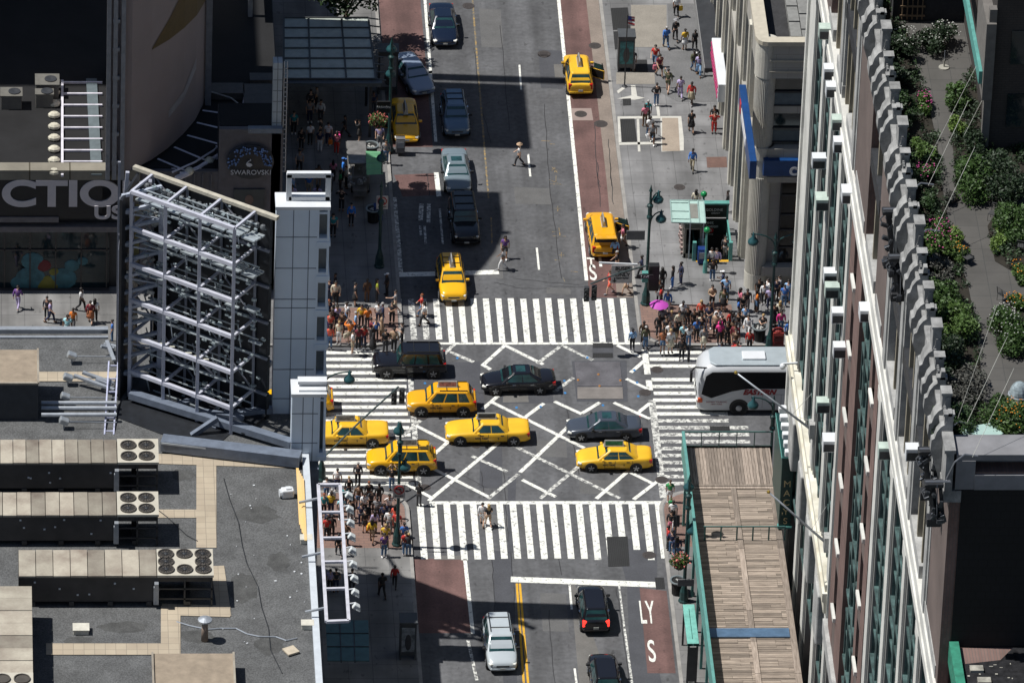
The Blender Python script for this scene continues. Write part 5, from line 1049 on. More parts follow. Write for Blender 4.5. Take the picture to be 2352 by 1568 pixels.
        for s in (-1, 1): b.quad((c-.54, s*.122, H+.11), (c+.54, s*.122, H+.11), (c+.54, s*.048, H+.37), (c-.54, s*.048, H+.37))
        b.build('advert_panel', pm(sign or 'advert_grey', {'advert_green': (.02, .10, .04), 'advert_dark': (.03, .03, .03), 'advert_red': (.25, .1, .08)}.get(sign, (.12, .12, .12)), .3, var=.7, scale=6), rsn)
        for s in (-1, 1):
            r = (PI/2, 0, 0) if s < 0 else (PI/2, 0, PI)
            text('door_lettering', 'NYC TAXI', .17, pm('taxi_black', (.03, .025, .02), .5), e, (X(L*.42), s*(W/2+.006), bz-.36), r, .003, bold=.008)
            text('door_lettering', '$', .2, MATS['taxi_black'], e, (X(L*.62), s*(W/2+.006), bz-.36), r, .003)
    if open_door:
        for s, d in open_door:                          # hinged at the front edge of the door, swung outwards
            b = MB(); a = R(58)*s; h = Vector((X(d), s*W/2, 0)); v = Vector((-math.cos(a), 0, 0)); v = Vector((-math.cos(abs(a)), s*math.sin(abs(a)), 0))
            b.beam(h+v*.02+Vector((0, 0, .62)), h+v*1.02+Vector((0, 0, .62)), .1, .72); dr = b.build('open_door', paint, e, bevel=.03)
            b = MB(); b.beam(h+v*.06+Vector((0, 0, .64)), h+v*.98+Vector((0, 0, .64)), .12, .6); b.beam(h+v*.1+Vector((0, 0, 1.0)), h+v*.98+Vector((0, 0, 1.0)), .06, .06); b.beam(h+v*.95+Vector((0, 0, 1.0)), h+v*.8+Vector((0, 0, H-.25)), .05); b.build('door_lining', TRIM, dr)
            b = MB(); b.beam(h+v*.2+Vector((0, 0, 1.2)), h+v*.9+Vector((0, 0, 1.2)), .03, .36); b.build('door_glass', TINT, dr)
    if hatch:
        b = MB(); y0 = X(re); b.add([(y0, -wt, H-.04), (y0, wt, H-.04), (y0-.95, wt*.95, H+.28), (y0-.95, -wt*.95, H+.28), (y0, -wt, H-.11), (y0, wt, H-.11), (y0-.95, wt*.95, H+.2), (y0-.95, -wt*.95, H+.2)], [(0, 1, 2, 3), (7, 6, 5, 4), (0, 3, 7, 4), (1, 5, 6, 2), (3, 2, 6, 7)]); b.build('tailgate', paint, e, bevel=.02)
        b = MB(); b.quad((X(L+.0)-.02, -W*.40, .62), (X(L)-.02, W*.40, .62), (X(re)-.1, W*.37, H-.12), (X(re)-.1, -W*.37, H-.12)); b.build('boot_opening', TRIM, e)
    return e
def paintm(n, c, metal=.3, rough=.25): return pm(n, c, rough, metal*.35, var=.06, scale=.4, coat=.6)
NAVY, SILB, BLUE, TGREY, BLK = paintm('paint_navy', (.006, .012, .03)), paintm('paint_silver_blue', (.26, .32, .42), .5), paintm('paint_steel_blue', (.10, .17, .26), .5), paintm('paint_teal_grey', (.19, .24, .27), .5), paintm('paint_black', (.008, .008, .011), .1, .18)
DGREY, SILV, ORNG = paintm('paint_dark_grey', (.06, .072, .095), .5), paintm('paint_silver', (.52, .57, .60), .6), YEL
DOWN, UP, LEFT = -PI/2, PI/2, PI
tg, cg = 'yellow taxis in and around the crossing', 'cars on the streets'
YS = [YEL, pm('taxi_yellow_deep', (.74, .36, .006), .32, var=.1, scale=.5, coat=.4), pm('taxi_yellow_worn', (.78, .44, .02), .4, var=.12, scale=.8, coat=.2)]
def veh(*a, **k):
    a = list(a)
    if k.get('taxi'): a[1] = random.choice(YS)
    return vehicle(*a, group=tg if k.get('taxi') else cg, **k)
veh('sedan', NAVY, 1018, 52, DOWN+.02, 'dark navy sedan coming down the street at the far edge')
veh('sedan', SILB, 948, 165, DOWN+.30, 'silver blue sedan pulled out askew from the red lane')
veh('sedan', YEL, 930, 272, DOWN+.02, 'orange yellow taxi in shade with open kerbside door', taxi=True, open_door=[(-1, 1.75)])
veh('suv', BLUE, 1045, 262, DOWN+.03, 'steel blue wagon in shade behind the grey sedan', rails=True)
veh('sedan', TGREY, 1048, 388, DOWN+.03, 'grey green sedan with sunroof ahead of the blue wagon', sunroof=True)
veh('box', BLK, 1066, 505, DOWN+.03, 'black sport utility car facing camera in round shade', rails=True)
veh('suv', YEL, 1037, 640, DOWN+.03, 'yellow taxi wagon facing camera onto far crossing stripes', taxi=True, rails=True)
veh('suv', YEL, 1328, 164, UP+.02, 'yellow taxi seen from behind with one rear door open', taxi=True, open_door=[(-1, 1.9)], zc=.85)
veh('van', YEL, 1383, 530, UP+.03, 'yellow taxi van with raised tailgate loading at the kerb', taxi=True, hatch=True, open_door=[(-1, 1.6)], zc=.85)
veh('box', BLK, 940, 826, LEFT+.0, 'boxy black four wheel drive car by far brick corner', rails=True, zc=.9)
veh('sedan', BLK, 1190, 868, LEFT+.03, 'glossy black sedan crossing the box junction', sunroof=True)
veh('suv', YEL, 1014, 915, LEFT+.0, 'yellow taxi wagon with reddish roof advert beside black sedan', taxi=True, sign='advert_red', rails=True, zc=.85)
veh('suv', YEL, 686, 912, LEFT, 'yellow taxi mostly hidden behind pale sign tower', taxi=True, zc=.85)
veh('long', YEL, 796, 988, LEFT, 'long yellow sedan taxi half behind pale sign tower', taxi=True)
veh('long', YEL, 1120, 983, LEFT, 'long yellow sedan taxi in middle of the box junction', taxi=True, sign='advert_dark')
veh('suv', YEL, 922, 1049, LEFT, 'yellow taxi wagon behind the dark lamp post at near crowd', taxi=True, zc=.85, rails=True)
veh('sedan', DGREY, 1388, 975, LEFT, 'dark grey sedan with sunroof above the green advert taxi', sunroof=True)
veh('sedan', YEL, 1411, 1045, LEFT, 'yellow sedan taxi with green roof advert, nearest the wooden deck', taxi=True, sign='advert_green')
veh('van', SILV, 1148, 1475, DOWN+.03, 'silver people carrier facing camera beside double yellow line', rails=True)
veh('suv', BLK, 1362, 1392, UP+.03, 'black crossover with red tail lamps waiting at near stop line', lit=True)
veh('suv', BLK, 1389, 1550, UP+.03, 'black car cut off at bottom edge behind the crossover', lit=True)
# ---- the white coach
q = P(1612, 952, .0); BL = 12.2; e = empty('coach', (q.x+BL/2-.35, q.y+1.27, .012), PI, 'white touring coach with dark windows and red lettering, half behind the store', 'coach')
wp = pm('coach_white', (.54, .56, .58), .3, var=.05, scale=.4, coat=.4); sil = pm('coach_roof', (.46, .52, .55), .35, .3, var=.08)
stn = [(0, .80, .45, 1.6, 2.5), (.12, .90, .35, 1.8, 3.05), (.45, .97, .3, 2.2, 3.45), (.9, 1, .3, 2.4, 3.58), (2, 1, .3, 2.5, 3.62), (6, 1, .3, 2.5, 3.62), (11.5, 1, .3, 2.5, 3.6), (12.1, .97, .4, 2.3, 3.5), (12.2, .92, .5, 2.1, 3.3)]
b = MB(); vs = []; fs = []
for x, wf, zb, zs, zt in stn:
    w = 1.275*wf; half = [(0, zb), (w*.96, zb), (w, zb+.15), (w, zs), (w*.99, zt-.45), (w*.9, zt-.12), (w*.6, zt), (0, zt+.02)]
    vs += [(BL/2-x, y, z) for y, z in half]+[(BL/2-x, -y, z) for y, z in half[-2:0:-1]]
m = 14
for k in range(len(stn)-1):
    for i in range(m): j = (i+1) % m; fs.append((k*m+i, (k+1)*m+i, (k+1)*m+j, k*m+j))
fs += [tuple(range(m)), tuple(range((len(stn)-1)*m, len(stn)*m))[::-1]]
b.add(vs, fs); b.build('body', wp, e, smooth=True)
b = MB(); b.prism([(BL/2-.75, -.78), (BL/2-.75, .78), (BL/2-1.1, 1.1), (-BL/2+.3, 1.1), (-BL/2+.3, -1.1), (BL/2-1.1, -1.1)], 3.56, 3.66); b.build('roof', sil, e, bevel=.05)
for s in (-1, 1):
    b = MB(); Y = s*1.283; pts = [(BL/2-.25, 1.55), (BL/2-.9, 1.25), (BL/2-2.2, 1.75), (BL/2-3.2, 1.95), (-BL/2+.4, 1.95), (-BL/2+.4, 3.2), (BL/2-.9, 3.2), (BL/2-.5, 2.9)]
    b.add([(x, Y, z) for x, z in pts], [tuple(range(8))]); b.build('side_window', pm('coach_glass', (.005, .006, .009), .25, var=.2, spec=.15), e)
    b = MB()
    for dx in (2.7, 9.2, 10.4):
        b.cyl((BL/2-dx, s*1.05, .55), (BL/2-dx, s*1.285, .55), .62, n=20)
    b.build('wheel_arch', TRIM, e)
    for dx in (2.7, 9.2, 10.4):
        b = MB(); b.lathe([(.3, -.14), (.46, -.14), (.5, -.08), (.5, .1), (.46, .14), (.32, .14)], (BL/2-dx, s*1.16, .5), 20, 'y'); w = b.build('wheel', TYRE, e)
        b = MB(); b.cyl((BL/2-dx, s*1.1, .5), (BL/2-dx, s*1.27, .5), .3, n=14); b.lathe([(.2, 0), (.2, .06), (.08, .1)], (BL/2-dx, s*1.27, .5), 10, 'y') if s > 0 else b.cyl((BL/2-dx, -1.27, .5), (BL/2-dx, -1.34, .5), .17, n=10); b.build('rim', RIM, w)
    b = MB()
    for k in range(6): b.box(BL/2-4.2-1.2*k, BL/2-4.18-1.2*k, s*1.27, s*1.281, .5, 1.5)
    b.box(-BL/2+.5, BL/2-3.6, s*1.27, s*1.281, 1.5, 1.53); b.box(BL/2-4.9, BL/2-4.6, s*1.27, s*1.284, .8, .95); b.build('panel_seam', pm('seam_grey', (.18, .18, .19), .6), e)
r = (PI/2, 0, PI)
text('side_lettering', 'EASTERN', .50, pm('coach_red', (.28, .02, .025), .5), e, (BL/2-3.95, 1.295, 1.68), r, .004, shear=.35, bold=.03, sx=1.0)
text('side_lettering', 'EASTERN TOURS INC', .14, MATS['coach_red'], e, (BL/2-1.25, 1.29, .95), r, .004); text('side_lettering', 'NEW YORK', .14, MATS['coach_red'], e, (BL/2-1.25, 1.29, .78), r, .004)
b = MB(); b.add([(BL/2+.03, -.98, 1.2), (BL/2+.03, .98, 1.2), (BL/2-.10, 1.05, 2.2), (BL/2-.42, 1.0, 3.3), (BL/2-.42, -1.0, 3.3), (BL/2-.10, -1.05, 2.2)], [(0, 1, 2, 5), (5, 2, 3, 4)]); b.build('windscreen', pm('coach_glass', (.005, .006, .009)), e)
for s in (-1, 1):
    b = MB(); b.cbox((BL/2-.05, s*.92, .9), .2, .4, .3); b.build('headlight', LAMPW, e, bevel=.06); b = MB(); b.cbox((BL/2-.2, s*1.18, 1.05), .3, .16, .3); b.build('indicator_lamp', pm('orange_lamp', (.6, .09, .02), .3), e, bevel=.03)
    b = MB(); b.tube([(BL/2-.6, s*1.0, 3.35), (BL/2+.25, s*1.15, 3.5), (BL/2+.45, s*1.2, 3.2)], .06, 6); b.cbox((BL/2+.45, s*1.2, 2.85), .16, .3, .75); b.build('mirror', TRIM, e, bevel=.03)
b = MB(); b.cbox((BL/2-3.6, .1, 3.72), 1.5, .95, .16); b.build('roof_hatch', WHITE, e, bevel=.05)
# ================================================================ lamps, signals, signs, street furniture
green = DKGREEN; signg = pm('sign_back', (.12, .12, .125), .6)
def lamp(x, y, label, arms, h=8.7, z=.15, name='street_lamp', r=1.35, pt=None):
    p = pt or P(x, y, z); e = empty(name, (p.x, p.y, z), 0, label, 'lamp post', 'dark green lamp posts')
    b = MB(); b.lathe([(.34, 0), (.34, .12), (.28, .2), (.26, .75), (.2, .95), (.13, 1.3)], n=8); b.build('base', green, e)
    b = MB(); b.cyl((0, 0, 1.2), (0, 0, h-.3), .115, .075, n=10); b.lathe([(.09, h-2.4), (.2, h-2.35), (.2, h-2.2), (.14, h-2.1), (.14, h-1.6), (.2, h-1.5), (.2, h-1.35), (.1, h-1.25)], n=10); b.lathe([(.08, h-.35), (.13, h-.3), (.06, h-.1), (.02, h+.15)], n=8); b.build('pole', green, e)
    for a in arms:
        zz = a[2] if len(a) > 2 else h; rr = a[1]; d = Vector((math.cos(a[0]), math.sin(a[0]), 0)); b = MB()
        pts = [Vector((0, 0, zz-1.5))+d*.05]+[Vector((0, 0, zz-.9+.9*math.sin(t)))+d*(rr*(1-math.cos(t))*.9+.06) for t in [PI/2*k/5 for k in range(6)]]+[Vector((0, 0, zz))+d*(rr+.15)]
        b.tube(pts, .045, 6); am = b.build('arm', green, e); c = Vector((0, 0, zz))+d*rr
        b = MB(); b.lathe([(.03, .15), (.06, -.02), (.1, -.06), (.12, -.25), (.3, -.42), (.36, -.55), (.33, -.7), (.30, -.72)][::-1], c, 12); b.build('lamp_head', pm('lamp_green', (.02, .075, .085), .35, var=.2), am, smooth=True)
        b = MB(); b.ell((c.x, c.y, c.z-.74), .22, .22, .12, 10, 4, -1); b.build('bulb_glass', pm('lamp_glass', (.18, .22, .22), .15), am)
    return e
lamp(1483, 698, 'dark lamp post with traffic arm at subway corner', [(.35, .55, 8.4), (.1, .75, 7.0)], 8.9)
lamp(1768, 798, 'twin headed lamp post with arched arms in front of bank', [(0, 1.45), (PI, 1.45)], 8.6)
lamp(912, 1250, 'lamp post carrying no left turn sign by near left crowd', [(PI/2+.3, .3, 8.8), (0, .35, 6.3)], 9.0)
lamp(871, 612, 'lamp post with no turn sign in shade of far left pavement', [(PI/2, .4, 8.6)], 6.4)
lamp(893, 345, 'lamp post with flower basket near open taxi door', [(PI/2, .3, 8.2), (PI/2, .3, 6.3)], 8.6)
lamp(1570, 1380, 'lamp post with flower basket rising beside wooden deck', [(PI/2, .3, 8.8), (0, .3, 5.8)], 9.2)
lamp(0, 0, 'lamp post with one arched arm in front of the coach', [(PI, 1.3)], 8.3, pt=P(1764, 918+250, .15))
lamp(0, 0, 'lamp post standing hidden behind pale sign tower with signal arm', [(0, 1.6, 8.0)], 8.2, pt=P(738, 1100, .15))
def signal_arm(b0, tip, label):
    e = empty('traffic_signal', b0, 0, label, 'traffic light', 'traffic lights on long arms'); d = tip-b0
    b = MB(); b.tube([(0, 0, 0), d*.5+Vector((0, 0, .12)), d], .06, 7); b.build('mast_arm', pm('arm_green', (.06, .085, .085), .5), e)
    for k, a in enumerate((.0, .5)):
        o = d+Vector((.25*(k*2-1)*1.0, .15*k, -.75)); b = MB(); b.cbox(o, .34, .28, 1.05); h = b.build('signal_head', DARK, e, bevel=.03)
        b = MB()
        for j in range(3): b.cyl(o+Vector((0, -.14, .33-.33*j)), o+Vector((0, -.24, .33-.33*j)), .13, n=10)
        b.build('lens_hood', pm('hood_dark', (.05, .055, .055), .5), h)
    return e
signal_arm(P(1486, 610, 4.6), P(1357, 652, 5.4), 'traffic light on green arm over far red lane'); signal_arm(P(738, 1055, 5.0), P(915, 888, 6.2), 'traffic light on thin arm over left striped crossing')
# no left turn signs, plates, banners
def noturn(x, y, z, label):
    q = P(x, y, z); e = empty('no_turn_sign', q, 0, label, 'road sign', 'no left turn signs'); b = MB(); b.box(-.38, .38, -.02, .02, -.5, .5); b.build('plate', pm('sign_plate_white', (.55, .52, .50), .5), e)
    b = MB()
    for k in range(24): t0, t1 = 2*PI*k/24, 2*PI*(k+1)/24; b.beam((.28*math.cos(t0), -.035, .12+.28*math.sin(t0)), (.28*math.cos(t1), -.035, .12+.28*math.sin(t1)), .055)
    b.beam((-.2, -.036, .32), (.2, -.036, -.08), .05); b.build('red_ring', pm('sign_red_paint', (.45, .03, .03), .5), e)
    b = MB(); b.beam((.1, -.03, -.05), (.1, -.03, .2), .05); b.beam((.1, -.03, .2), (-.14, -.03, .2), .05); b.add([(-.12, -.04, .3), (-.12, -.04, .1), (-.25, -.04, .2)], [(0, 1, 2)]); b.build('arrow', TRIM, e)
    for i, t in enumerate(('8AM-8PM',)): text('small_text', t, .13, TRIM, e, (0, -.03, -.33))
noturn(878, 465, 4.6, 'no left turn sign on lamp post in far left shade'); noturn(917, 1128, 4.4, 'no left turn sign on near left lamp post')
q = P(1428, 628, 4.5); e = empty('bus_lane_sign', q, 0, 'white buses only sign hanging over far red lane', 'road sign'); b = MB(); b.box(-.68, .68, -.02, .02, -.72, .62); b.build('plate', MATS['sign_plate_white'], e)
for t, z, s in (('BUSES', .38, .36), ('ONLY', -.10, .36), ('7AM-7PM', .12, .15), ('RIGHT TURNS', -.36, .13)): text('sign_text', t, s, TRIM, e, (.05, -.03, z), bold=.012)
b = MB(); b.beam((-.45, -.03, -.3), (-.45, -.03, -.62), .08); b.add([(-.6, -.035, -.5), (-.3, -.035, -.5), (-.45, -.035, -.7)], [(0, 2, 1)]); b.build('arrow', TRIM, e); b = MB(); b.beam((-1.5, .1, .75), (1.0, .1, .62), .1); b.build('hanger_bar', WHITE, e)
for x, y, z, w, h, l, t in ((1460, 540, 6.6, 1.2, .7, 'blank backed sign on subway corner lamp post', None), (1600, 1335, 2.6, 0, 0, '', None), (1481, 635, 3.3, 1.1, .3, 'black street name blade on subway corner lamp post', '7 AVE'), (881, 246, 5.2, .9, .9, 'dark square banner on lamp post above flower basket', 'FASHION'), (1575, 1337, 2.4, 1.0, .5, 'dark grey sign box on lamp post beside deck', None)):
    if not l: continue
    q = P(x, y, z); e = empty('pole_sign', q, 0, l, 'sign'); b = MB(); b.box(-w/2, w/2, -.05, .05, -h/2, h/2); b.build('plate', TRIM if t else signg, e, bevel=.02)
    b = MB(); b.beam((0, .05, 0), (.1, .22, 0), .06); b.build('clamp', STEEL, e)
    if t: text('sign_text', t, .22, WHITE, e, (0, -.06, .0))
q = P(1493, 622, 3.4); e = empty('signal_box', (q.x, q.y, 2.0), 0, 'black pedestrian signal box on subway corner lamp post', 'pedestrian signal'); b = MB(); b.box(-.1, .6, -.25, .25, 0, 1.9); b.build('housing', TRIM, e, bevel=.04); b = MB(); b.box(-.5, -.12, -.15, .2, .6, 1.3); b.build('bracket_box', TEAL, e)
q = P(1473, 660, 2.6); 
# flower baskets
LEAFG = [pm('leaf_green_a', (.035, .075, .012), .6, var=.4, scale=3), pm('leaf_green_b', (.06, .11, .02), .6, var=.4, scale=3), pm('leaf_green_c', (.022, .05, .012), .6, var=.4, scale=3)]
def leafball(b, c, r, n, s, flat=1.):
    for k in range(n):
        v = Vector((random.gauss(0, 1), random.gauss(0, 1), random.gauss(0, 1))).normalized()*(random.random()**.4); p = Vector((c[0]+v.x*r[0], c[1]+v.y*r[1], c[2]+v.z*r[2]*flat))
        a = Vector((random.gauss(0, 1), random.gauss(0, 1), random.gauss(0, .6))).normalized(); d = a.cross(Vector((random.gauss(0, 1), random.gauss(0, 1), random.gauss(0, 1)))).normalized(); w = s*random.uniform(.6, 1.3)
        b.add([p-a*w, p+d*w*.45, p+a*w, p-d*w*.45], [(0, 1, 2, 3)])
pink = pm('pink_petals', (.55, .13, .12), .6, var=.3, scale=8)
for x, y, z, l in ((868, 276, 5.0, 'hanging basket of pink flowers on shaded lamp post'), (1561, 1287, 3.6, 'hanging basket of red and green flowers beside deck')):
    q = P(x, y, z); e = empty('flower_basket', q, 0, l, 'flower basket', 'hanging flower baskets'); b = MB(); b.ell((0, 0, -.35), .35, .35, .3, 10, 5); b.build('pot', TRIM, e); b = MB(); leafball(b, (0, 0, 0), (.62, .62, .5), 500, .1); b.build('foliage', LEAFG[1], e); b = MB(); leafball(b, (0, 0, .05), (.68, .68, .52), 160, .09); b.build('blossom', pink, e)
# subway entrance
ST_ = lambda x, y, z=.15: ST(x, y, z)
e = empty('subway_entrance', (13.7, hy0+2, .15), 0, 'subway stair entrance with green railings and black name board', 'subway entrance'); ox, oy = 13.7, hy0+2
b = MB()
for k in range(9): z1 = -.19*k; b.box(hx0-ox, hx1-ox, hy0+.35*k-oy, hy0+.35*(k+1)-oy, -2.2, z1-.01)
b.build('stair_steps', pm('dark_steps', (.05, .05, .05), .9), e)
b = MB(); b.box(hx0-.06-ox, hx0-ox, hy0-oy, hy1-oy, -2.2, .0); b.box(hx1-ox, hx1+.06-ox, hy0-oy, hy1-oy, -2.2, 0); b.box(hx0-ox, hx1-ox, hy1-oy, hy1-oy+.06, -2.2, 0); b.build('stair_wall', pm('dark_tile', (.03, .03, .03), .5), e)
b = MB(); b.box(hx0-ox, hx1-ox, hy0-oy-.25, hy0-oy, 0, .02); b.build('yellow_edge', pm('edge_yellow', (.6, .33, .02), .7), e)
b = MB()
for xx in (hx0-.12, hx1+.12):
    b.beam((xx-ox, hy0-oy, 1.15), (xx-ox, hy1-oy, 1.15), .1); b.beam((xx-ox, hy0-oy, .15), (xx-ox, hy1-oy, .15), .08)
    n = 22
    for k in range(n+1): yy = hy0+(hy1-hy0)*k/n-oy; b.beam((xx-ox, yy, 0), (xx-ox, yy, 1.15), .045)
for xx in (hx0-.12, hx1+.12): b.box(xx-ox-.12, xx-ox+.12, hy0-oy-.12, hy0-oy+.12, 0, 1.4)
b.beam((hx0-ox, hy1-oy+.1, 1.15), (hx1-ox, hy1-oy+.1, 1.15), .1); b.build('railing', TEAL, e)
b = MB(); b.box(hx0-ox-.15, hx1-ox+.15, hy1-oy-.6, hy1-oy-.45, -.05, 1.15); b.box(hx0-ox-.1, hx1-ox+.1, hy1-oy-.55, hy1-oy-.4, 1.25, 2.3); bd_ = b.build('name_board', pm('board_black', (.012, .014, .014), .4), e, bevel=.02)
b = MB(); b.box(hx0-ox-.2, hx1-ox+.2, hy1-oy-.7, hy1-oy-.3, 2.3, 2.42); b.box(hx0-ox-.18, hx0-ox-.05, hy1-oy-.6, hy1-oy-.4, 0, 2.3); b.box(hx1-ox+.05, hx1-ox+.18, hy1-oy-.6, hy1-oy-.4, 0, 2.3); b.build('board_frame', TEAL, e)
yb = hy1-oy-.62; xc = (hx0+hx1)/2-ox
text('board_text', '34 Street', .34, WHITE, bd_, (xc-.35, yb, .92)); text('board_text', 'Penn Station', .30, WHITE, bd_, (xc-.15, yb, .62)); text('board_text', 'Downtown only', .15, WHITE, bd_, (xc-.2, yb, .02))
b = MB()
for k in range(3): b.cyl((xc-.75+.45*k, yb+.03, 0.30), (xc-.75+.45*k, yb-.01, 0.30), .17, n=14)
b.build('route_disc', pm('route_red', (.35, .02, .02), .5), bd_)
for k in range(3): text('board_text', str(k+1), .24, WHITE, bd_, (xc-.75+.45*k, yb-.012, 0.30))
text('board_text', 'GOLDINE', .26, WHITE, bd_, (xc+.3, yb+.06, 1.85)); text('board_text', 'LEGACY', .16, WHITE, bd_, (xc+.4, yb+.06, 1.6))
b = MB(); b.ell((xc-.72, yb+.05, 1.7), .2, .03, .3, 8, 5); b.build('board_emblem', WHITE, bd_)
for x, y, l in ((1287, 265, 'green globe lamp at back of subway stairs'), (1313, 565, 'green globe lamp at front of subway stairs')):
    q = ST(x, y, 2.6 if y < 300 else 3.4); g = empty('globe_lamp', (q.x, q.y, .15), 0, l, 'globe lamp', 'green globe lamps'); b = MB(); b.cyl((0, 0, 0), (0, 0, q.z-.4), .07, n=8); b.lathe([(.16, 0), (.14, .8), (.07, 1)], n=8); b.build('pole', TEAL, g); b = MB(); b.ell((0, 0, q.z-.15), .22, .22, .22, 12, 8); b.build('globe', pm('globe_green', (.01, .22, .07), .25), g, smooth=True)
# news kiosk with its glass canopy
a, c = ST(1115, 800, .15), ST(1250, 800, .15); d = ST(1120, 540, .15)
e = empty('news_kiosk', (a.x, a.y, .15), 0, 'small metal news kiosk beside subway stairs under pale glass canopy', 'kiosk'); w = 1.15; dp = 2.6
b = MB(); b.box(0, .12, 0, dp, 0, 2.2); b.box(w-.12, w, 0, dp, 0, 2.2); b.box(0, w, dp-.1, dp, 0, 2.2); b.box(0, w, 0, .1, 0, .35); b.box(0, w, 0, dp, 2.2, 2.3); b.build('wall', pm('kiosk_steel', (.22, .21, .18), .5, .4, var=.3), e)
b = MB(); b.box(.14, w-.14, .3, dp-.1, .02, .9)
b.build('counter', DARK, e); b = MB()
for k in range(16): b.cbox((-.12, .2+.15*k, .3+.25*(k % 5)), .14, .13, .2)
b.build('magazine_rack', pm('magazine_mix', (.4, .3, .28), .6, var=.9, scale=9), e)
cq = [ST(1005, 315, 3.3), ST(1285, 320, 3.3), ST(1300, 508, 2.9), ST(1018, 500, 2.9)]
can = empty('kiosk_canopy', cq[0], 0, 'pale green glass canopy tilted above the news kiosk', 'canopy'); b = MB(); vs = [v-cq[0] for v in cq]; b.add(vs+[v-Vector((0, 0, .05)) for v in vs], [(3, 2, 1, 0), (4, 5, 6, 7), (0, 1, 5, 4), (1, 2, 6, 5), (2, 3, 7, 6), (3, 0, 4, 7)]); b.build('glass_sheet', pm('pale_green_glass', (.36, .50, .46), .25, var=.08), can)
b = MB()
for t in (.55, .82): b.beam(vs[0].lerp(vs[1], t), vs[3].lerp(vs[2], t), .07, .1)
for t in (.12, .5, .85): b.beam(vs[0].lerp(vs[3], t), vs[0].lerp(vs[1], .55).lerp(vs[3].lerp(vs[2], .55), t), .05, .1)
for i in range(4): b.beam(vs[i], vs[(i+1) % 4], .07)
b.build('frame', pm('canopy_frame', (.25, .36, .34), .5), can)
b = MB(); g = [vs[0].lerp(vs[1], .57).lerp(vs[3].lerp(vs[2], .57), .15), vs[0].lerp(vs[1], .8).lerp(vs[3].lerp(vs[2], .8), .15), vs[0].lerp(vs[1], .8).lerp(vs[3].lerp(vs[2], .8), .8), vs[0].lerp(vs[1], .57).lerp(vs[3].lerp(vs[2], .57), .8)]; b.add([v+Vector((0, 0, .02)) for v in g], [(3, 2, 1, 0)]); b.build('grey_pane', pm('canopy_grey', (.20, .20, .18), .5), can)
b = MB(); 
for t in (.55, .95): v = vs[3].lerp(vs[2], t); b.beam(v, Vector((v.x, v.y, .15-cq[0].z)), .08)
b.build('post', STEEL, can)
# newspaper boxes, bins, mailbox
def newsbox(p, label, mat, s=1.):
    e = empty('newspaper_box', p, 0, label, 'newspaper box', 'street boxes'); b = MB(); b.box(-.3, .3, -.28, .28, .1, 1.05*s); b.build('casing', mat, e, bevel=.04); b = MB(); b.box(-.22, .22, -.3, -.27, .5, .95*s); b.build('window_pane', pm('paper_white', (.3, .32, .35), .5), e); b = MB(); b.cbox((0, 0, 1.1*s), .6, .5, .12); b.build('lid', mat, e)
newsbox(ST(1270, 840, .15), 'blue newspaper box in front of subway railings', pm('box_blue', (.01, .035, .16), .4)); newsbox(ST(1272, 775, .15), 'teal topped newspaper box behind the blue one', TEAL)
newsbox(P(868, 505, .15), 'blue newspaper box in shade by far left lamp post', MATS['box_blue']); newsbox(P(950, 350, .15)+Vector((-.9, 0, 0)), 'grey street box in shade near taxi hood', signg)
def bin_(p, label):
    e = empty('litter_bin', p, 0, label, 'litter bin', 'round wire litter bins'); b = MB(); b.cyl((0, 0, 0), (0, 0, .95), .36, .42, n=16); b.build('basket', brickm('wire_mesh', (.03, .033, .035), (.02, .02, .02), (.004, .004, .004), .08, .08, .02, offset=0), e)
    b = MB(); b.lathe([(.42, .9), (.52, .95), (.52, 1.02), (.42, 1.02), (.4, .92), (.1, .8)], n=18); b.build('rim', pm('bin_rim', (.28, .32, .33), .4, .5), e); b = MB()
    for k in range(8): b.ell((random.uniform(-.2, .2), random.uniform(-.2, .2), .9), .1, .12, .08, 6, 4)
    b.build('rubbish', pm('rubbish', (.35, .35, .33), .7, var=.6, scale=8), e)
bin_(ST(1748, 1480, .15), 'overfull litter bin beside twin lamp post'); bin_(P(857, 508, .15), 'litter bin behind lamp post in far left shade'); bin_(P(852, 362, .15), 'litter bin behind green awning cart'); bin_(P(1556, 1362, .15), 'litter bin on narrow pavement beside deck')
e = empty('mailbox', P(1786, 797, .15), 0, 'rust red street relay box beside the striped crossing', 'mailbox'); b = MB(); b.box(-.36, .36, -.3, .3, .12, 1.25); b.ell((0, 0, 1.25), .36, .3, .22, 12, 4, 0); b.build('casing', pm('relay_red', (.26, .028, .022), .55, var=.3, scale=4), e, bevel=.04); b = MB(); b.box(-.28, .28, -.33, -.3, .2, .5); b.box(-.28, .28, -.33, -.3, .6, .9); b.box(-.3, .3, -.35, -.3, 1.0, 1.1); b.build('door', pm('relay_dark', (.14, .02, .018), .6), e); b = MB(); b.box(-.33, -.22, -.25, .25, 0, .12); b.box(.22, .33, -.25, .25, 0, .12); b.build('leg', DARK, e)
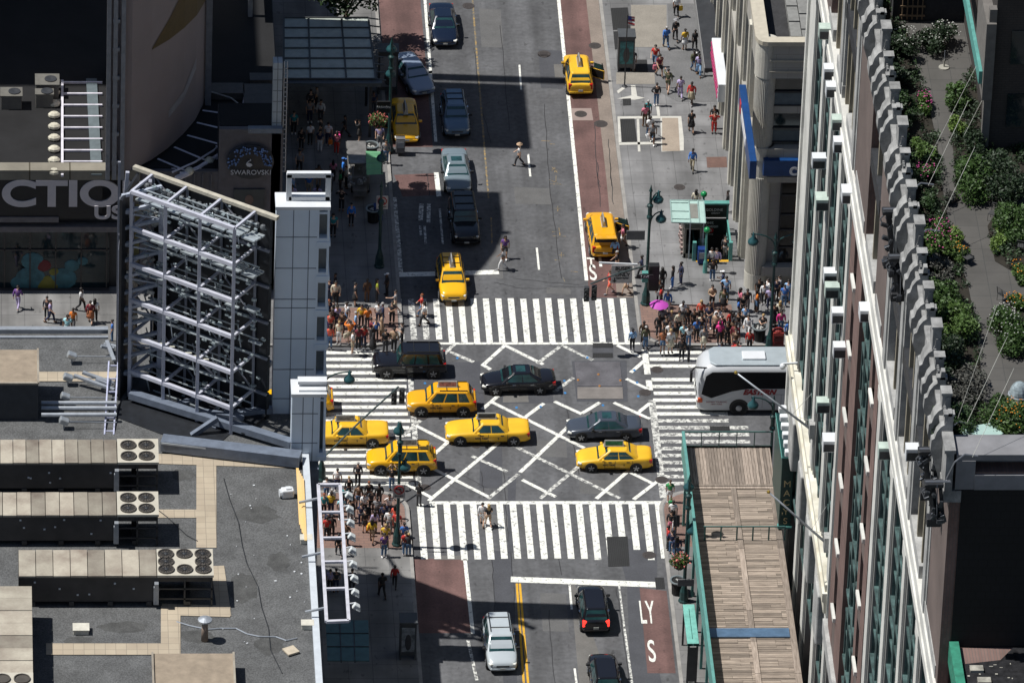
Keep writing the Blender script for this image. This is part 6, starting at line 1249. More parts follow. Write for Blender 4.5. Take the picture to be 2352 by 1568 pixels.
# advert phone kiosk and flag pole on the wide far pavement
def kiosk(p, label, ad, w=.9, h=2.6):
    e = empty('phone_kiosk', p, 0, label, 'phone kiosk', 'phone kiosks'); b = MB(); b.box(-w/2, w/2, -.1, .1, .3, h); b.box(-w/2, -w/2+.1, -.12, .9, 0, h); b.box(w/2-.1, w/2, -.12, .9, 0, h); b.box(-w/2-.05, w/2+.05, -.15, 1.0, h, h+.14); b.build('frame', pm('kiosk_frame', (.06, .065, .07), .5), e); b = MB(); b.box(-w/2+.1, w/2-.1, -.13, -.1, .6, h-.25); b.build('advert', ad, e); b = MB(); b.box(-.2, .2, .12, .3, 1.0, 1.7); b.build('telephone', STEEL, e)
    b = MB(); b.ell((0, -.14, 1.3), w*.2, .02, .6, 8, 5); b.build('advert_figure', pm('advert_figure_dark', (.05, .05, .055), .5), e)
kiosk(P(1437, 163, .15), 'phone kiosk with teal striped advert on wide far pavement', pm('ad_teal', (.03, .16, .17), .4, var=.7, scale=3), 1.1)
kiosk(P(890, 215, .15), 'phone kiosk with grey portrait advert beside silver blue sedan', pm('ad_grey', (.22, .23, .26), .4, var=.4, scale=1.5), 1.3, 3.2)
kiosk(P(936, 1512, .15), 'phone kiosk with picture advert on near left pavement', pm('ad_mix', (.20, .22, .24), .4, var=.7, scale=2.5), 1.0)
q = F_(780, 680, .15); e = empty('flag_pole', q, 0, 'thin street pole with small flag on wide far pavement', 'flagpole'); t = F_(800, 265, .15)
hh = 5.6; b = MB(); b.cyl((0, 0, 0), (0, 0, hh), .05, .035, n=7); b.lathe([(.2, 0), (.2, .04), (.06, .1)], n=8); b.build('pole', DARK, e); b = MB(); b.m = 0; n = 6
for k in range(n): b.m = k % 2; b.add([(.05, .0, hh-.08-.12*k), (.5, .1*math.sin(k), hh-.15-.12*k), (.5, .1*math.sin(k+1), hh-.27-.12*k), (.05, 0, hh-.2-.12*k)], [(0, 1, 2, 3), (3, 2, 1, 0)])
b.m = 2; b.add([(.04, -.01, hh-.06), (.28, -.03, hh-.1), (.28, -.03, hh-.42), (.04, -.01, hh-.38)], [(0, 1, 2, 3), (3, 2, 1, 0)])
b.build('flag', [pm('flag_red', (.4, .03, .04), .7), pm('flag_white', (.5, .5, .5), .7), pm('flag_blue', (.03, .05, .25), .7)], e)
# food cart with green awning, far left pavement
q = P(820, 452, .15); e = empty('food_cart', (P(808, 455, .15).x, P(808, 455, .15).y, .15), 0, 'grey metal food cart in shade under green awning', 'food cart')
b = MB(); b.box(0, 1.15, .2, 3.6, .45, 1.5); b.box(-.25, 1.0, .5, 3.4, 2.3, 2.4); b.box(.05, .95, -.5, .2, .4, .9); b.build('body', pm('cart_steel', (.22, .21, .2), .4, .4, var=.3), e, bevel=.03); b = MB()
for (x, y) in ((.05, .3), (1.05, .3), (.05, 3.4), (1.05, 3.4)): b.cyl((x, y, 1.4), (x, y, 2.35), .03, n=6)
b.build('post', STEEL, e); b = MB()
for y in (.8, 2.9): b.cyl((-.02, y, .3), (.08, y, .3), .3, n=14); b.cyl((1.1, y, .3), (1.2, y, .3), .3, n=14)
b.build('wheel', TYRE, e); b = MB()
for k in range(22): b.cbox((random.uniform(-.2, .9), random.uniform(-.4, 1.4), random.uniform(.9, 1.7)), .18, .2, .2)
b.build('goods', pm('goods_mix', (.3, .3, .3), .6, var=.9, scale=7), e); b = MB(); n = 7
for k in range(n): b.cyl((.25*k-.2, -.0, 2.25), (.25*k-.2, -.05, 2.4), .06, n=6)
a, c, d, f = P(840, 347, 2.6), P(873, 348, 2.2), P(880, 400, 2.2), P(842, 402, 2.6); b = MB(); oo = Vector((e.location)); m = 4
for k in range(m): t0, t1 = k/m, (k+1)/m; z0 = .0; mid = Vector((0, 0, .12)); b.add([a.lerp(f, t0)-oo, c.lerp(d, t0)-oo, c.lerp(d, (t0+t1)/2)-oo+mid, a.lerp(f, (t0+t1)/2)-oo+mid, c.lerp(d, t1)-oo, a.lerp(f, t1)-oo], [(3, 2, 1, 0), (5, 4, 2, 3), (0, 1, 2, 3), (3, 2, 4, 5)])
b.build('awning', pm('awning_green', (.16, .42, .22), .7, var=.1), e)
# tree over the far pavement
q = P(810, 40, .15); tr = empty('street_tree', (-9.6, 36.8, .15), 0, 'leafy street tree rising behind the slatted glass canopy', 'tree')
bark = pm('bark', (.06, .045, .03), .95, var=.4, scale=6, bump=.5)
b = MB(); b.cyl((0, 0, 0), (.1, 0, 3.2), .22, .15, n=9)
for k in range(8): t = k*.8; b.tube([(.1, 0, 2.6+.15*k), (1.2*math.cos(t), 1.2*math.sin(t), 4.2+.2*k), (2.3*math.cos(t), 2.3*math.sin(t), 5.2+.2*k)], .07, 6)
b.build('trunk', bark, tr, smooth=True); b = MB()
for k in range(42): t = random.uniform(0, 2*PI); r = random.random()**.5*2.8; leafball(b, (r*math.cos(t), r*math.sin(t), 5.6+random.uniform(-1.6, 2.2)*(1-r/5)), (.8, .8, .6), 130, .17)
b.build('crown', LEAFG[2], tr)
# the timber sidewalk shed
DZ = 5.0; de = empty('wooden_deck', (12, -40, DZ), 0, 'long weathered timber deck over pavement with green edge wall', 'deck'); DO = Vector((12, -40, DZ))
wood = pm('weathered_timber', (.285, .235, .19), .9, var=.22, scale=2.2, var2=(.175, .14, .112), stretch=(.5, 5, 1), fine=.12); wood2 = pm('weathered_timber_long', (.285, .235, .195), .9, var=.22, scale=2.2, var2=(.175, .14, .112), stretch=(5, .5, 1), fine=.12)
PX0 = lambda y: P(1590, y, DZ).x; island(wood); island(wood2); yA, yB, yC, yD, yE, yF = [P(1700, v, DZ).y for v in (1027, 1112, 1240, 1444, 1468, 1640)]
XL0, XR = 9.55, 15.1
def planks(y0, y1, x0, x1, along, w=.22, z=0.):
    b = MB()
    if along == 'y':
        x = x0
        while x < x1-.02: ww = min(w, x1-x); b.box(x-12, x+ww-.022-12, y1+40+random.uniform(0, .05), y0+40-random.uniform(0, .05), z-.06, z+random.uniform(-.012, .012)); x += w
    else:
        y = y1
        while y < y0-.02:
            ww = min(w, y0-y); xs = x0
            while xs < x1-.01:
                xe = min(x1, xs+random.choice((1.2, 1.8, 2.4, 2.4))); b.box(xs-12+.008, xe-12-.008, y+40, y+ww-.022+40, z-.06, z+random.uniform(-.014, .014)); xs = xe
            y += w
    return b
planks(yA, yB, XL0, 15.0, 'y', .19, .0).build('planking', wood2, de)
mx = 12.35
planks(yB-.5, yC, XL0, mx-.15, 'x').build('planking', wood, de); planks(yB-.5, yC, mx+.15, XR-.45, 'x').build('planking', wood, de)
planks(yC, yF-6, XL0+.05, mx-.15, 'x').build('planking', wood, de); planks(yC, yF-6, mx+.15, XR-.4, 'x').build('planking', wood, de)
b = MB()
for x0, x1, y0, y1, z in ((mx-.17, mx+.17, yF-6, yB-.5, .03), (XR-.5, XR-.1, yF-6, yB-.4, .02), (XL0, XR-.2, yB-.28, yB-.05, .03), (XL0, XR-.2, yB-.55, yB-.32, .025)):
    n = max(1, int(abs(y1-y0)/3.2)) if y1-y0 > 2 else 1
    for k in range(n): ya, yb = y0+(y1-y0)*k/n, y0+(y1-y0)*(k+1)/n; b.box(x0-12, x1-12, ya+40+.01, yb+40-.01, -.05, z+.04+.01*(k % 2))
b.build('edge_board', wood2, de)
b = MB(); b.box(XL0-12+.1, XR-12-.5, yE+40+.12, yD+40-.1, .05, .1)
for k in range(9): yy = yE+40+.12+(yD-yE-.2)*k/9; b.box(XL0-12+.1, XR-12-.5, yy, yy+.08, .1, .15)
b.build('corrugated_strip', pm('blue_corrugated', (.13, .22, .34), .4, .3, var=.2), de)
b = MB(); b.box(XL0-12, XR-12-.1, yF-6+40, yA+40, -.4, -.08); b.box(XL0-12-.05, XR-12, yA+40, yA+40+.1, -.35, .1); b.build('joist', pm('joist_dark', (.06, .05, .04), .9), de)
b = MB(); b.box(XL0-12-.12, XL0-12-.02, yF-6+40, yA+40, -.5, 1.15); b.box(XL0-12-.16, XL0-12+.02, yF-6+40, yA+40, 1.15, 1.22); b.build('edge_wall', pm('shed_teal', (.10, .27, .245), .55, var=.15, scale=1.5), de)
b = MB(); b.beam((XL0-12, yA+40, 1.15), (XR-12, yA+40, 1.15), .07); b.beam((XL0-12, yA+40, .12), (XR-12, yA+40, .12), .04); n = 5
for k in range(n+1): x = XL0+(XR-XL0)*k/n-12; b.beam((x, yA+40, 0), (x, yA+40, 1.15), .06)
b.beam((XL0-12+.5, yC+40, 1.0), (XR-12, yC+40, 1.0), .07)
for k in range(6): x = XL0+.6+(XR-XL0-.6)*k/5-12; b.beam((x, yC+40, 0), (x, yC+40, 1.0), .09)
b.build('railing', pm('rail_green', (.05, .13, .12), .5), de)
b = MB()
for y in range(-70, -20, 4):
    for x in (XL0+.1, XR-.3): b.beam((x-12, y+40, -DZ+.15), (x-12, y+40, -.3), .16)
b.build('post', TEAL, de)
# shelter with green roof rim by the deck
a, c = P(1568, 1390, 3.0), P(1606, 1480, 3.0); e = empty('bus_shelter', ((a.x+c.x)/2, (a.y+c.y)/2, .15), 0, 'verdigris topped street kiosk tucked against the deck wall', 'kiosk'); w, d = (c.x-a.x)/2, (a.y-c.y)/2
b = MB(); b.box(-w, -w+.35, -d, d, 2.75, 2.95); b.box(w-.35, w, -d, d, 2.75, 2.95); b.box(-w, w, d-.5, d, 2.74, 2.96); b.box(-w, w, -d, -d+.5, 2.74, 2.96); b.build('roof_rim', pm('rim_verdigris', (.16, .42, .36), .6, var=.2, scale=2), e, bevel=.03)
b = MB(); b.box(-w+.2, w-.2, -d+.3, d-.3, 2.7, 2.8); b.build('roof', pm('shelter_roof_grey', (.16, .155, .14), .8), e); b = MB()
for x in (-w+.1, w-.1):
    for y in (-d+.1, d-.1): b.box(x-.06, x+.06, y-.06, y+.06, 0, 2.75)
b.box(-w+.1, w-.1, -d+.05, -d+.1, .1, 2.6); b.build('post', DARK, e)
q = P(1606, 1290, .15); b = MB(); b.cyl((q.x-1.55, q.y, .15), (q.x-1.55, q.y, 4.2), .04, n=6); b.box(q.x-1.75, q.x-1.35, q.y-.02, q.y+.02, 2.8, 3.6); tag(b.build('sign_post', DARK), 'thin dark sign post on narrow pavement beside the deck', 'sign post')
# ================================================================ people
COL = {'black': (.013, .013, .015), 'charcoal': (.04, .04, .045), 'navy': (.014, .02, .055), 'white': (.60, .60, .60), 'grey': (.20, .20, .21), 'red': (.42, .025, .02), 'coral': (.60, .10, .06), 'pink': (.55, .16, .22), 'hot pink': (.62, .04, .22), 'orange': (.65, .17, .02), 'yellow': (.60, .38, .03), 'lime': (.38, .42, .04), 'green': (.03, .26, .08),
 'teal': (.02, .22, .24), 'aqua': (.30, .55, .60), 'blue': (.04, .14, .42), 'sky blue': (.22, .38, .60), 'bright blue': (.02, .16, .55), 'lilac': (.38, .32, .50), 'purple': (.12, .05, .20), 'brown': (.10, .055, .03), 'tan': (.33, .23, .15), 'khaki': (.30, .26, .18), 'cream': (.50, .46, .36), 'maroon': (.14, .015, .025), 'denim': (.06, .12, .22), 'olive': (.07, .075, .04), 'peach': (.55, .34, .24), 'rust': (.30, .10, .04)}
lift = lambda v: min(.8, v*1.25+.004)
cloth = lambda c: pm('cloth_'+c.replace(' ', '_'), tuple(lift(v) for v in COL[c]), .85, var=.22, scale=7)
SKIN = [pm('skin_pale', (.60, .38, .27), .55, var=.06), pm('skin_tan', (.44, .26, .17), .55, var=.06), pm('skin_brown', (.22, .115, .07), .55, var=.06), pm('skin_dark', (.075, .040, .026), .55, var=.06)]
HAIR = {'dark': pm('hair_dark', (.012, .009, .008), .6), 'brown': pm('hair_brown', (.06, .032, .018), .6), 'blond': pm('hair_blond', (.36, .24, .10), .6), 'grey': pm('hair_grey', (.34, .33, .32), .6), 'red': pm('hair_red', (.22, .06, .02), .6)}
EYE = pm('eye_dark', (.01, .01, .01), .3); LIP = pm('lip', (.25, .06, .05), .5)
def skinmesh(name, vs, es, rs, mats=None):
    me = bpy.data.meshes.new(name+'_c'); me.from_pydata([tuple(v) for v in vs], es, []); o = bpy.data.objects.new(name+'_c', me); C.objects.link(o)
    m = o.modifiers.new('k', 'SKIN'); m.use_smooth_shade = True
    lay = me.skin_vertices[0].data
    for i, r in enumerate(rs): lay[i].radius = r if isinstance(r, tuple) else (r, r)
    lay[0].use_root = True
    s = o.modifiers.new('s', 'SUBSURF'); s.levels = 1; s.render_levels = 1
    dg = bpy.context.evaluated_depsgraph_get(); out = bpy.data.meshes.new_from_object(o.evaluated_get(dg)); out.name = name
    bpy.data.objects.remove(o); bpy.data.meshes.remove(me); return out
LEGS = {'st': [((.10, 0, .5), (.10, .02, .09), (.12, -.13, .04)), ((-.10, 0, .5), (-.11, .02, .09), (-.13, -.12, .04))],
        'wk': [((.10, -.17, .53), (.10, -.22, .10), (.10, -.37, .08)), ((-.10, .04, .5), (-.10, .33, .16), (-.10, .24, .05))]}
ARMS = {'st': [((.25, .03, 1.14), (.24, -.06, .9)), ((-.25, .03, 1.14), (-.24, -.06, .9))],
        'wk': [((.24, .12, 1.15), (.24, .10, .92)), ((-.24, -.05, 1.14), (-.23, -.24, .98))],
        'hp': [((.37, .04, 1.18), (.20, -.02, 1.02)), ((-.25, .03, 1.14), (-.24, -.06, .9))],
        'ph': [((.24, -.01, 1.15), (.07, -.26, 1.17)), ((-.24, -.01, 1.15), (-.07, -.25, 1.13))],
        'rs': [((.36, -.14, 1.36), (.20, -.24, 1.56)), ((-.36, -.14, 1.36), (-.18, -.24, 1.57))],
        'pt': [((.30, -.22, 1.34), (.33, -.48, 1.36)), ((-.25, .03, 1.14), (-.24, -.06, .9))]}
POSE = {'st': ('st', 'st'), 'wk': ('wk', 'wk'), 'hp': ('st', 'hp'), 'ph': ('st', 'ph'), 'rs': ('st', 'rs'), 'pt': ('wk', 'pt')}
def mk(pose):
    lg, ar = LEGS[POSE[pose][0]], ARMS[POSE[pose][1]]; vs, es, rs = [], [], []
    def add(v, r, p=None):
        vs.append(Vector(v)); rs.append(r)
        if p is not None: es.append((p, len(vs)-1))
        return len(vs)-1
    pel = add((0, 0, .96), (.14, .105)); wa = add((0, 0, 1.12), (.125, .095), pel); ch = add((0, 0, 1.31), (.155, .11), wa); nb = add((0, .01, 1.45), (.075, .065), ch); nk = add((0, 0, 1.51), .052, nb)
    h1 = add((0, -.015, 1.575), (.066, .08), nk); h2 = add((0, -.008, 1.65), (.076, .095), h1); h3 = add((0, .005, 1.725), (.045, .055), h2)
    add((0, -.118, 1.605), .014, h2)
    for s in (1, -1): add((s*.088, 0, 1.62), .014, h2)
    for (k, a, t), s in zip(lg, (1, -1)):
        hp = add((s*.095, 0, .88), .088, pel); kn = add(k, .06, hp); an = add(a, .042, kn); add(t, .036, an)
    for (e, w), s in zip(ar, (1, -1)):
        sh = add((s*.18, .005, 1.40), .062, ch); el = add(e, .043, sh); wr = add(w, .030, el); d = (Vector(w)-Vector(e)).normalized(); hd = add(Vector(w)+d*.075, (.036, .022), wr)
        side = Vector((1, 0, 0)) if abs(d.x) < .7 else Vector((0, 0, 1)); fwd = d.cross(side).normalized(); hc = Vector(w)+d*.085
        for q, ln in ((-1.5, .058), (-.5, .072), (.5, .07), (1.5, .055)):
            f1 = add(hc+d*.05+side*.016*q, .009, hd); add(hc+d*(.05+ln*.6)+side*.017*q+fwd*.02, .008, f1)
        f1 = add(hc+d*.0+side*.045*s*-1, .010, hd); add(hc+d*.04+side*.058*s*-1+fwd*.012, .008, f1)
    body = skinmesh('person', vs, es, rs)
    eb = MB(); eb.v = [tuple(v.co) for v in body.vertices]; eb.f = [tuple(p.vertices) for p in body.polygons]; eb.mi = [0]*len(eb.f)
    eb.m = 1
    for s in (1, -1): eb.ell((s*.034, -.088, 1.645), .014, .012, .010, 6, 4)
    eb.m = 2; eb.ell((0, -.088, 1.562), .026, .012, .008, 6, 4)
    me = bpy.data.meshes.new('person'); me.from_pydata(eb.v, [], eb.f)
    for m in (SKIN[0], EYE, LIP): me.materials.append(m)
    me.polygons.foreach_set('material_index', eb.mi); me.polygons.foreach_set('use_smooth', [True]*len(eb.f)); out = {'body': me}
    def garment(name, chains, r0):
        V_, E_, R_ = [Vector(r0[0])], [], [r0[1]]
        def ch_(lst, p=0):
            for v, r in lst: V_.append(Vector(v)); R_.append(r); E_.append((p, len(V_)-1)); p = len(V_)-1
            return p
        for pre, subs in chains:
            p = ch_(pre)
            for c in subs: ch_(c, p)
        m_ = skinmesh(name, V_, E_, R_); m_.materials.append(cloth('grey')); return m_
    def shirt(long):
        subs = [[((0, .01, 1.455), (.082, .072))]]
        for (e, w), s in zip(ar, (1, -1)):
            c = [((s*.185, .005, 1.40), .076), (Vector((s*.18, .005, 1.40)).lerp(Vector(e), .75 if not long else 1), .058)]
            if long: c.append((Vector(e).lerp(Vector(w), .95), .042))
            subs.append(c)
        return garment('shirt', [([((0, 0, 1.10), (.148, .115)), ((0, 0, 1.31), (.172, .127))], subs)], ((0, 0, .93), (.158, .125)))
    def trous(cut):
        ch = [([((0, 0, 1.03), (.14, .11))], [])]
        for (k, a, t), s in zip(lg, (1, -1)):
            c = [((s*.098, 0, .87), .102), (k, .074)] if cut > 1 else [((s*.098, 0, .87), .102), (Vector((s*.098, 0, .87)).lerp(Vector(k), .9), .085)]
            if cut > 1: c.append((Vector(k).lerp(Vector(a), .93), .062))
            ch.append((c, []))
        return garment('trousers', ch, ((0, 0, .94), (.15, .12)))
    out['T'], out['L'], out['t'], out['s'] = shirt(False), shirt(True), trous(2), trous(1)
    for key, prof in (('k', [(.25, .52), (.225, .7), (.17, .95), (.14, 1.05)]), ('d', [(.30, .30), (.26, .6), (.18, .95), (.14, 1.08)])):
        b = MB(); n = 14; ell = .78
        b.lathe(prof, (0, 0, 0), n); b.v = [(x*(1+.05*math.sin(9*i)), y*ell*(1.25 if POSE[pose][0] == 'wk' else 1), z) for i, (x, y, z) in enumerate(b.v)]
        o = b.build('skirt', cloth('grey'), smooth=True); out[key] = o.data; bpy.data.objects.remove(o)
    b = MB()
    for k, a, t in lg: m = (Vector(a)+Vector(t))/2; b.ell((m.x, m.y+.01, m.z-.015), .052, .14, .062, 8, 5)
    o = b.build('shoes', cloth('black'), smooth=True); out['shoes'] = o.data; bpy.data.objects.remove(o)
    return out
PB = {p: mk(p) for p in POSE}
def hm(fn):
    b = MB(); fn(b); o = b.build('hair', HAIR['dark'], smooth=True); me = o.data; bpy.data.objects.remove(o); return me
HB = {'short': hm(lambda b: b.ell((0, .015, 1.655), .094, .112, .105, 12, 6, -.05)), 'long': hm(lambda b: (b.ell((0, .015, 1.655), .1, .115, .108, 12, 6, -.1), b.ell((0, .07, 1.50), .115, .06, .22, 10, 6))), 'bun': hm(lambda b: (b.ell((0, .015, 1.655), .095, .112, .106, 12, 6, -.05), b.ell((0, .12, 1.72), .05, .05, .05, 8, 5)))}
HB['hat'] = hm(lambda b: b.lathe([(.2, 1.68), (.2, 1.70), (.11, 1.71), (.105, 1.78), (.06, 1.81), (.01, 1.815)], (0, .01, 0), 14)); HB['cap'] = hm(lambda b: (b.ell((0, .01, 1.67), .1, .118, .1, 12, 5, 0), b.cbox((0, -.15, 1.675), .13, .12, .012)))
PEOPLE = []
def put(me, name, par, mat, slot0=True):
    o = bpy.data.objects.new(name, me); C.objects.link(o); o.parent = par
    o.material_slots[0].link = 'OBJECT'; o.material_slots[0].material = mat; return o
GAR = {'t': 'trousers', 's': 'shorts', 'k': 'skirt', 'd': 'dress'}
DIRN = {'d': 0, 'u': PI, 'l': -PI/2, 'r': PI/2}
PW = {'st': 'standing', 'wk': 'walking', 'hp': 'hand on hip', 'ph': 'hands together', 'rs': 'arms raised', 'pt': 'reaching out'}
def person(f, x, y, top, bot, hair='dark', hs='short', pose='st', face=None, tone=0, zone='', z=.15, long=None, seed=0):
    rnd = random.Random(int(x*7+y*13)); h = rnd.uniform(.95, 1.05) if z > -5 else 1
    p = f(x, y, z+1.70*h)
    q = Vector((p.x, p.y, z)); lng = long if long is not None else (rnd.random() < .35)
    bc, bt = bot.rsplit('-', 1) if '-' in bot else (bot, 't')
    M = PB[pose]; o = bpy.data.objects.new('person', M['body']); C.objects.link(o); o.location = q
    o.rotation_euler = (0, 0, (DIRN[face] if face else rnd.choice((0, 0, 0, PI/2, -PI/2, PI)))+rnd.uniform(-.4, .4)); o.scale = (h*rnd.uniform(.96, 1.12), h*rnd.uniform(.96, 1.1), h)
    o.material_slots[0].link = 'OBJECT'; o.material_slots[0].material = SKIN[tone]
    put(M['L' if lng else 'T'], 'shirt', o, cloth(top))
    put(M[bt], GAR[bt] if bt != 's' else 'shorts', o, cloth(bc if bt != 'd' else top))
    put(M['shoes'], 'shoes', o, cloth(rnd.choice(('black', 'black', 'white', 'brown', 'grey'))))
    if hs in ('hat', 'cap'): put(HB['short'], 'hair', o, HAIR['dark']); put(HB[hs], 'hat' if hs == 'hat' else 'cap', o, cloth(hair))
    else: put(HB[hs], 'hair', o, HAIR[hair])
    if bt == 'd': core = '%s dress' % top
    else: core = '%s top and %s %s' % (top, bc if bc != top else 'matching', GAR[bt])
    if hs in ('hat', 'cap'): core += ', %s %s' % (hair, hs)
    PEOPLE.append([o, core, hs, hair, PW[pose], zone, q, top, face]); return o
def crowd(f, zone, rows, z=.15, tone=None):
    for r in rows.strip().split('\n'):
        for it in r.split('|'):
            t = it.strip().split(',')
            if len(t) < 4: continue
            kw = {}
            for a in t[4:]:
                a = a.strip()
                if a in HAIR: kw['hair'] = a
                elif a in ('short', 'long', 'bun'): kw['hs'] = a
                elif a.startswith('hat:'): kw['hair'] = a[4:]; kw['hs'] = 'hat'
                elif a.startswith('cap:'): kw['hair'] = a[4:]; kw['hs'] = 'cap'
                elif a in PW: kw['pose'] = a
                elif a in DIRN: kw['face'] = a
                elif a in ('0', '1', '2', '3'): kw['tone'] = int(a)
                elif a == 'L': kw['long'] = True
                elif a.startswith('z'): kw['z'] = float(a[1:])
            if 'tone' not in kw: kw['tone'] = random.Random(int(float(t[0])*3+float(t[1]))).choice((0, 0, 1, 1, 2, 3))
            person(f, float(t[0]), float(t[1]), t[2].strip(), t[3].strip(), zone=zone, **{'z': z, **kw})
ZA, ZB, ZC, ZD, ZE = zo(1240, 1060, 2.635), zo(2480, 1100, 2.56), zo(2800, 1080, 2.56), zo(1230, 1840, 1.947), zo(1120, 300, 1.493)
crowd(ZA, 'at far brick corner', '''
270,90,black,black|205,150,navy,navy|275,175,cream,black,L|480,190,black,black-k|605,150,brown,brown,L|710,150,lime,black,long|815,90,black,black,cap:white|905,270,grey,khaki-s,pt,l,0|870,385,charcoal,black,ph|390,395,white,denim,l,wk|545,420,yellow,black,hp,1|610,445,orange,charcoal,2
725,400,white,navy,u|770,400,navy,denim,grey|755,505,tan,tan-d,long,1|485,495,sky blue,navy,grey|215,505,coral,black,brown|210,640,coral,denim,2|310,595,cream,white,blond|425,590,orange,khaki-s,rs,0|515,645,maroon,black,3|644,560,maroon,charcoal,rs,0|700,575,blue,black,0|668,668,black,white-d,3,long
890,665,tan,black,1|975,610,charcoal,black,ph|800,680,black,charcoal,u|200,370,navy,black,red|250,375,black,charcoal|290,430,lilac,navy|160,480,navy,navy|152,560,purple,black|245,470,black,black,rs|345,500,brown,navy|570,640,red,navy,long|455,690,white,khaki-s''')
crowd(ZA, 'on far striped crossing', '1180,308,red,denim,red,wk,l|1203,390,white,black,wk,l,long', z=0.01)
crowd(ZB, 'in subway corner crowd', '''
410,45,charcoal,black,2|425,108,red,black,3,long|495,158,blue,white,grey,d|440,325,grey,charcoal,3|650,272,white,black,3,d|835,262,coral,black,blond,long,d|920,305,navy,navy,1,d|530,370,grey,white,blond,d|610,372,cream,black,long,d|765,352,black,black,d,2|840,402,cream,cream-d,long,d,3
405,405,black,charcoal,3,L,d|248,478,brown,black,3,d,L|270,528,olive,denim,grey,d,L|133,552,sky blue,black,3,cap:black,u,L|515,488,white,white,brown,d|570,478,black,khaki-s,2,d|655,495,aqua,black,0,d|710,515,white,denim,3,long,d|445,560,rust,denim-s,2,long,d|525,558,white,cream-k,blond,long,d,0|864,528,grey,cream-k,long,d,0|950,108,tan,black-s,0,ph,d
480,430,charcoal,black,long,d|700,330,black,charcoal,2|790,450,blue,black,d''')
crowd(ZB, 'standing on box junction edge', '640,648,black,black,3,d', z=.01)
crowd(ZC, 'in crowd by the bank', '''
240,12,navy,black,cap:white,ph|275,68,sky blue,denim,0,hp|250,190,olive,black-k,long,d|420,188,pink,black,long|490,200,charcoal,grey,2|400,288,blue,grey,long,3|590,205,orange,denim-s,long,hp|700,95,white,black,0,l|820,62,grey,black-s,ph|910,105,sky blue,denim,long|826,320,cream,khaki,blond,long,u|766,350,black,black-d,long
836,418,hot pink,denim,long,0,d|650,455,black,black,blond,0,ph,d|470,368,sky blue,black,0,d|500,465,white,white,0,wk,d|190,395,white,tan,ph,d|170,440,tan,black,0,d|345,440,charcoal,brown-k,long,0,ph|398,428,black,grey-s,long,d|288,530,black,black,2,d|210,530,hot pink,black,3,u|366,552,maroon,grey-s,d,2|515,612,red,black,2,d|320,420,red,black,long,d|450,250,black,black,d|372,610,brown,charcoal,d
915,520,blue,navy,d|100,360,navy,denim,1,ph,d|50,440,cream,blue,long,d|20,470,black,denim,d|230,470,black,brown,u''')
crowd(ZC, 'waiting at the kerb by the coach', '225,742,navy,black,ph,d,3|386,735,red,black,d,2', z=.15)
crowd(ZD, 'behind the lamp frame', '''
235,68,white,navy,u|150,135,white,denim,u|325,130,black,charcoal,blond|190,225,white,navy,grey|130,262,teal,black,red|185,250,yellow,navy,3,u|292,205,teal,navy,u|265,290,aqua,charcoal,u|165,395,navy,denim,u|152,440,red,black,2|192,430,black,black,3,u''')
crowd(ZD, 'in near corner crowd', '''
395,18,charcoal,black,grey,L,u|355,270,peach,grey,u,long|400,190,brown,denim,u|445,258,white,black,0,u,wk|480,165,black,black,red,u|560,185,black,charcoal,3,u|545,292,grey,black,u|640,268,white,navy,2,rs|685,350,coral,coral-d,long,u|640,385,white,grey,u|525,398,lilac,black,long,u|505,462,yellow,tan-s,long,u,wk,2|610,500,yellow,olive,blond|600,572,purple,denim,long,0
755,488,blue,navy,2|765,555,red,denim,u|790,570,charcoal,denim,blond,u|303,490,brown,black,u|245,575,black,charcoal,wk,u|600,340,navy,black,u|420,335,navy,navy,u|700,400,red,black,u|335,310,black,grey,u|500,230,charcoal,black,u|450,380,black,charcoal-s,u''')
crowd(ZD, 'at edge of box junction', '660,50,black,denim,rs,u,0|872,180,black,charcoal,ph,3,u', z=.02)
crowd(ZD, 'strolling on near left pavement', '682,820,red,black,3,u,wk|585,880,black,black,u,wk|180,850,lilac,black,u|225,845,charcoal,navy,u|350,850,navy,charcoal')
crowd(ZE, 'on shaded far left pavement', '''
118,450,grey,black,wk|182,290,white,black,u|245,260,black,black|290,285,white,navy,u|340,340,pink,red,long,d|390,245,black,black,wk,L|475,270,black,black-k,rs|85,220,teal,black|220,70,grey,black|185,90,charcoal,black|245,150,white,charcoal|180,150,grey,navy|320,510,pink,black,long|380,498,bright blue,black,cap:blue|397,545,cream,black,red|362,570,green,black|300,570,white,black,3
232,540,brown,tan,long|80,600,sky blue,denim|175,590,blue,khaki-s|225,660,lilac,grey-s|428,768,bright blue,black,d,0|320,830,teal,black,long|370,680,black,black,rs|598,300,lilac,grey|635,390,grey,denim|130,320,black,black|75,660,lilac,denim|240,330,navy,white,d|560,100,navy,charcoal''')
crowd(F_, 'walking along wide far pavement', '''
1192,-30,white,black,u,2,wk|1400,-20,charcoal,denim,u|1185,155,black,black,hat:grey,u,wk|1112,212,blue,denim,grey,u,wk,L|1258,230,yellow,white-k,u,2|1338,238,black,black,u,wk,3|1025,358,red,denim,d,0,wk|1060,430,maroon,black-s,long,0,wk|1330,402,olive,denim,wk,d,3|1370,425,lilac,sky blue,wk,d|1126,545,olive,olive-s,u,0,pt|1224,603,lilac,lilac,u,2,wk|1310,648,red,khaki-k,wk,d,3
1036,655,black,denim,u,0,hp|968,790,teal,black,grey,d|945,822,pink,brown,u,3|985,915,white,denim,wk,u,3|1005,962,grey,black-s,d,2,wk|1310,868,black,black-k,u,1,wk|1488,832,black,charcoal,d,2|1490,878,red,red,d,0,rs|1318,1170,blue,khaki,3,ph,wk,d,L|852,390,charcoal,grey,d,2''')
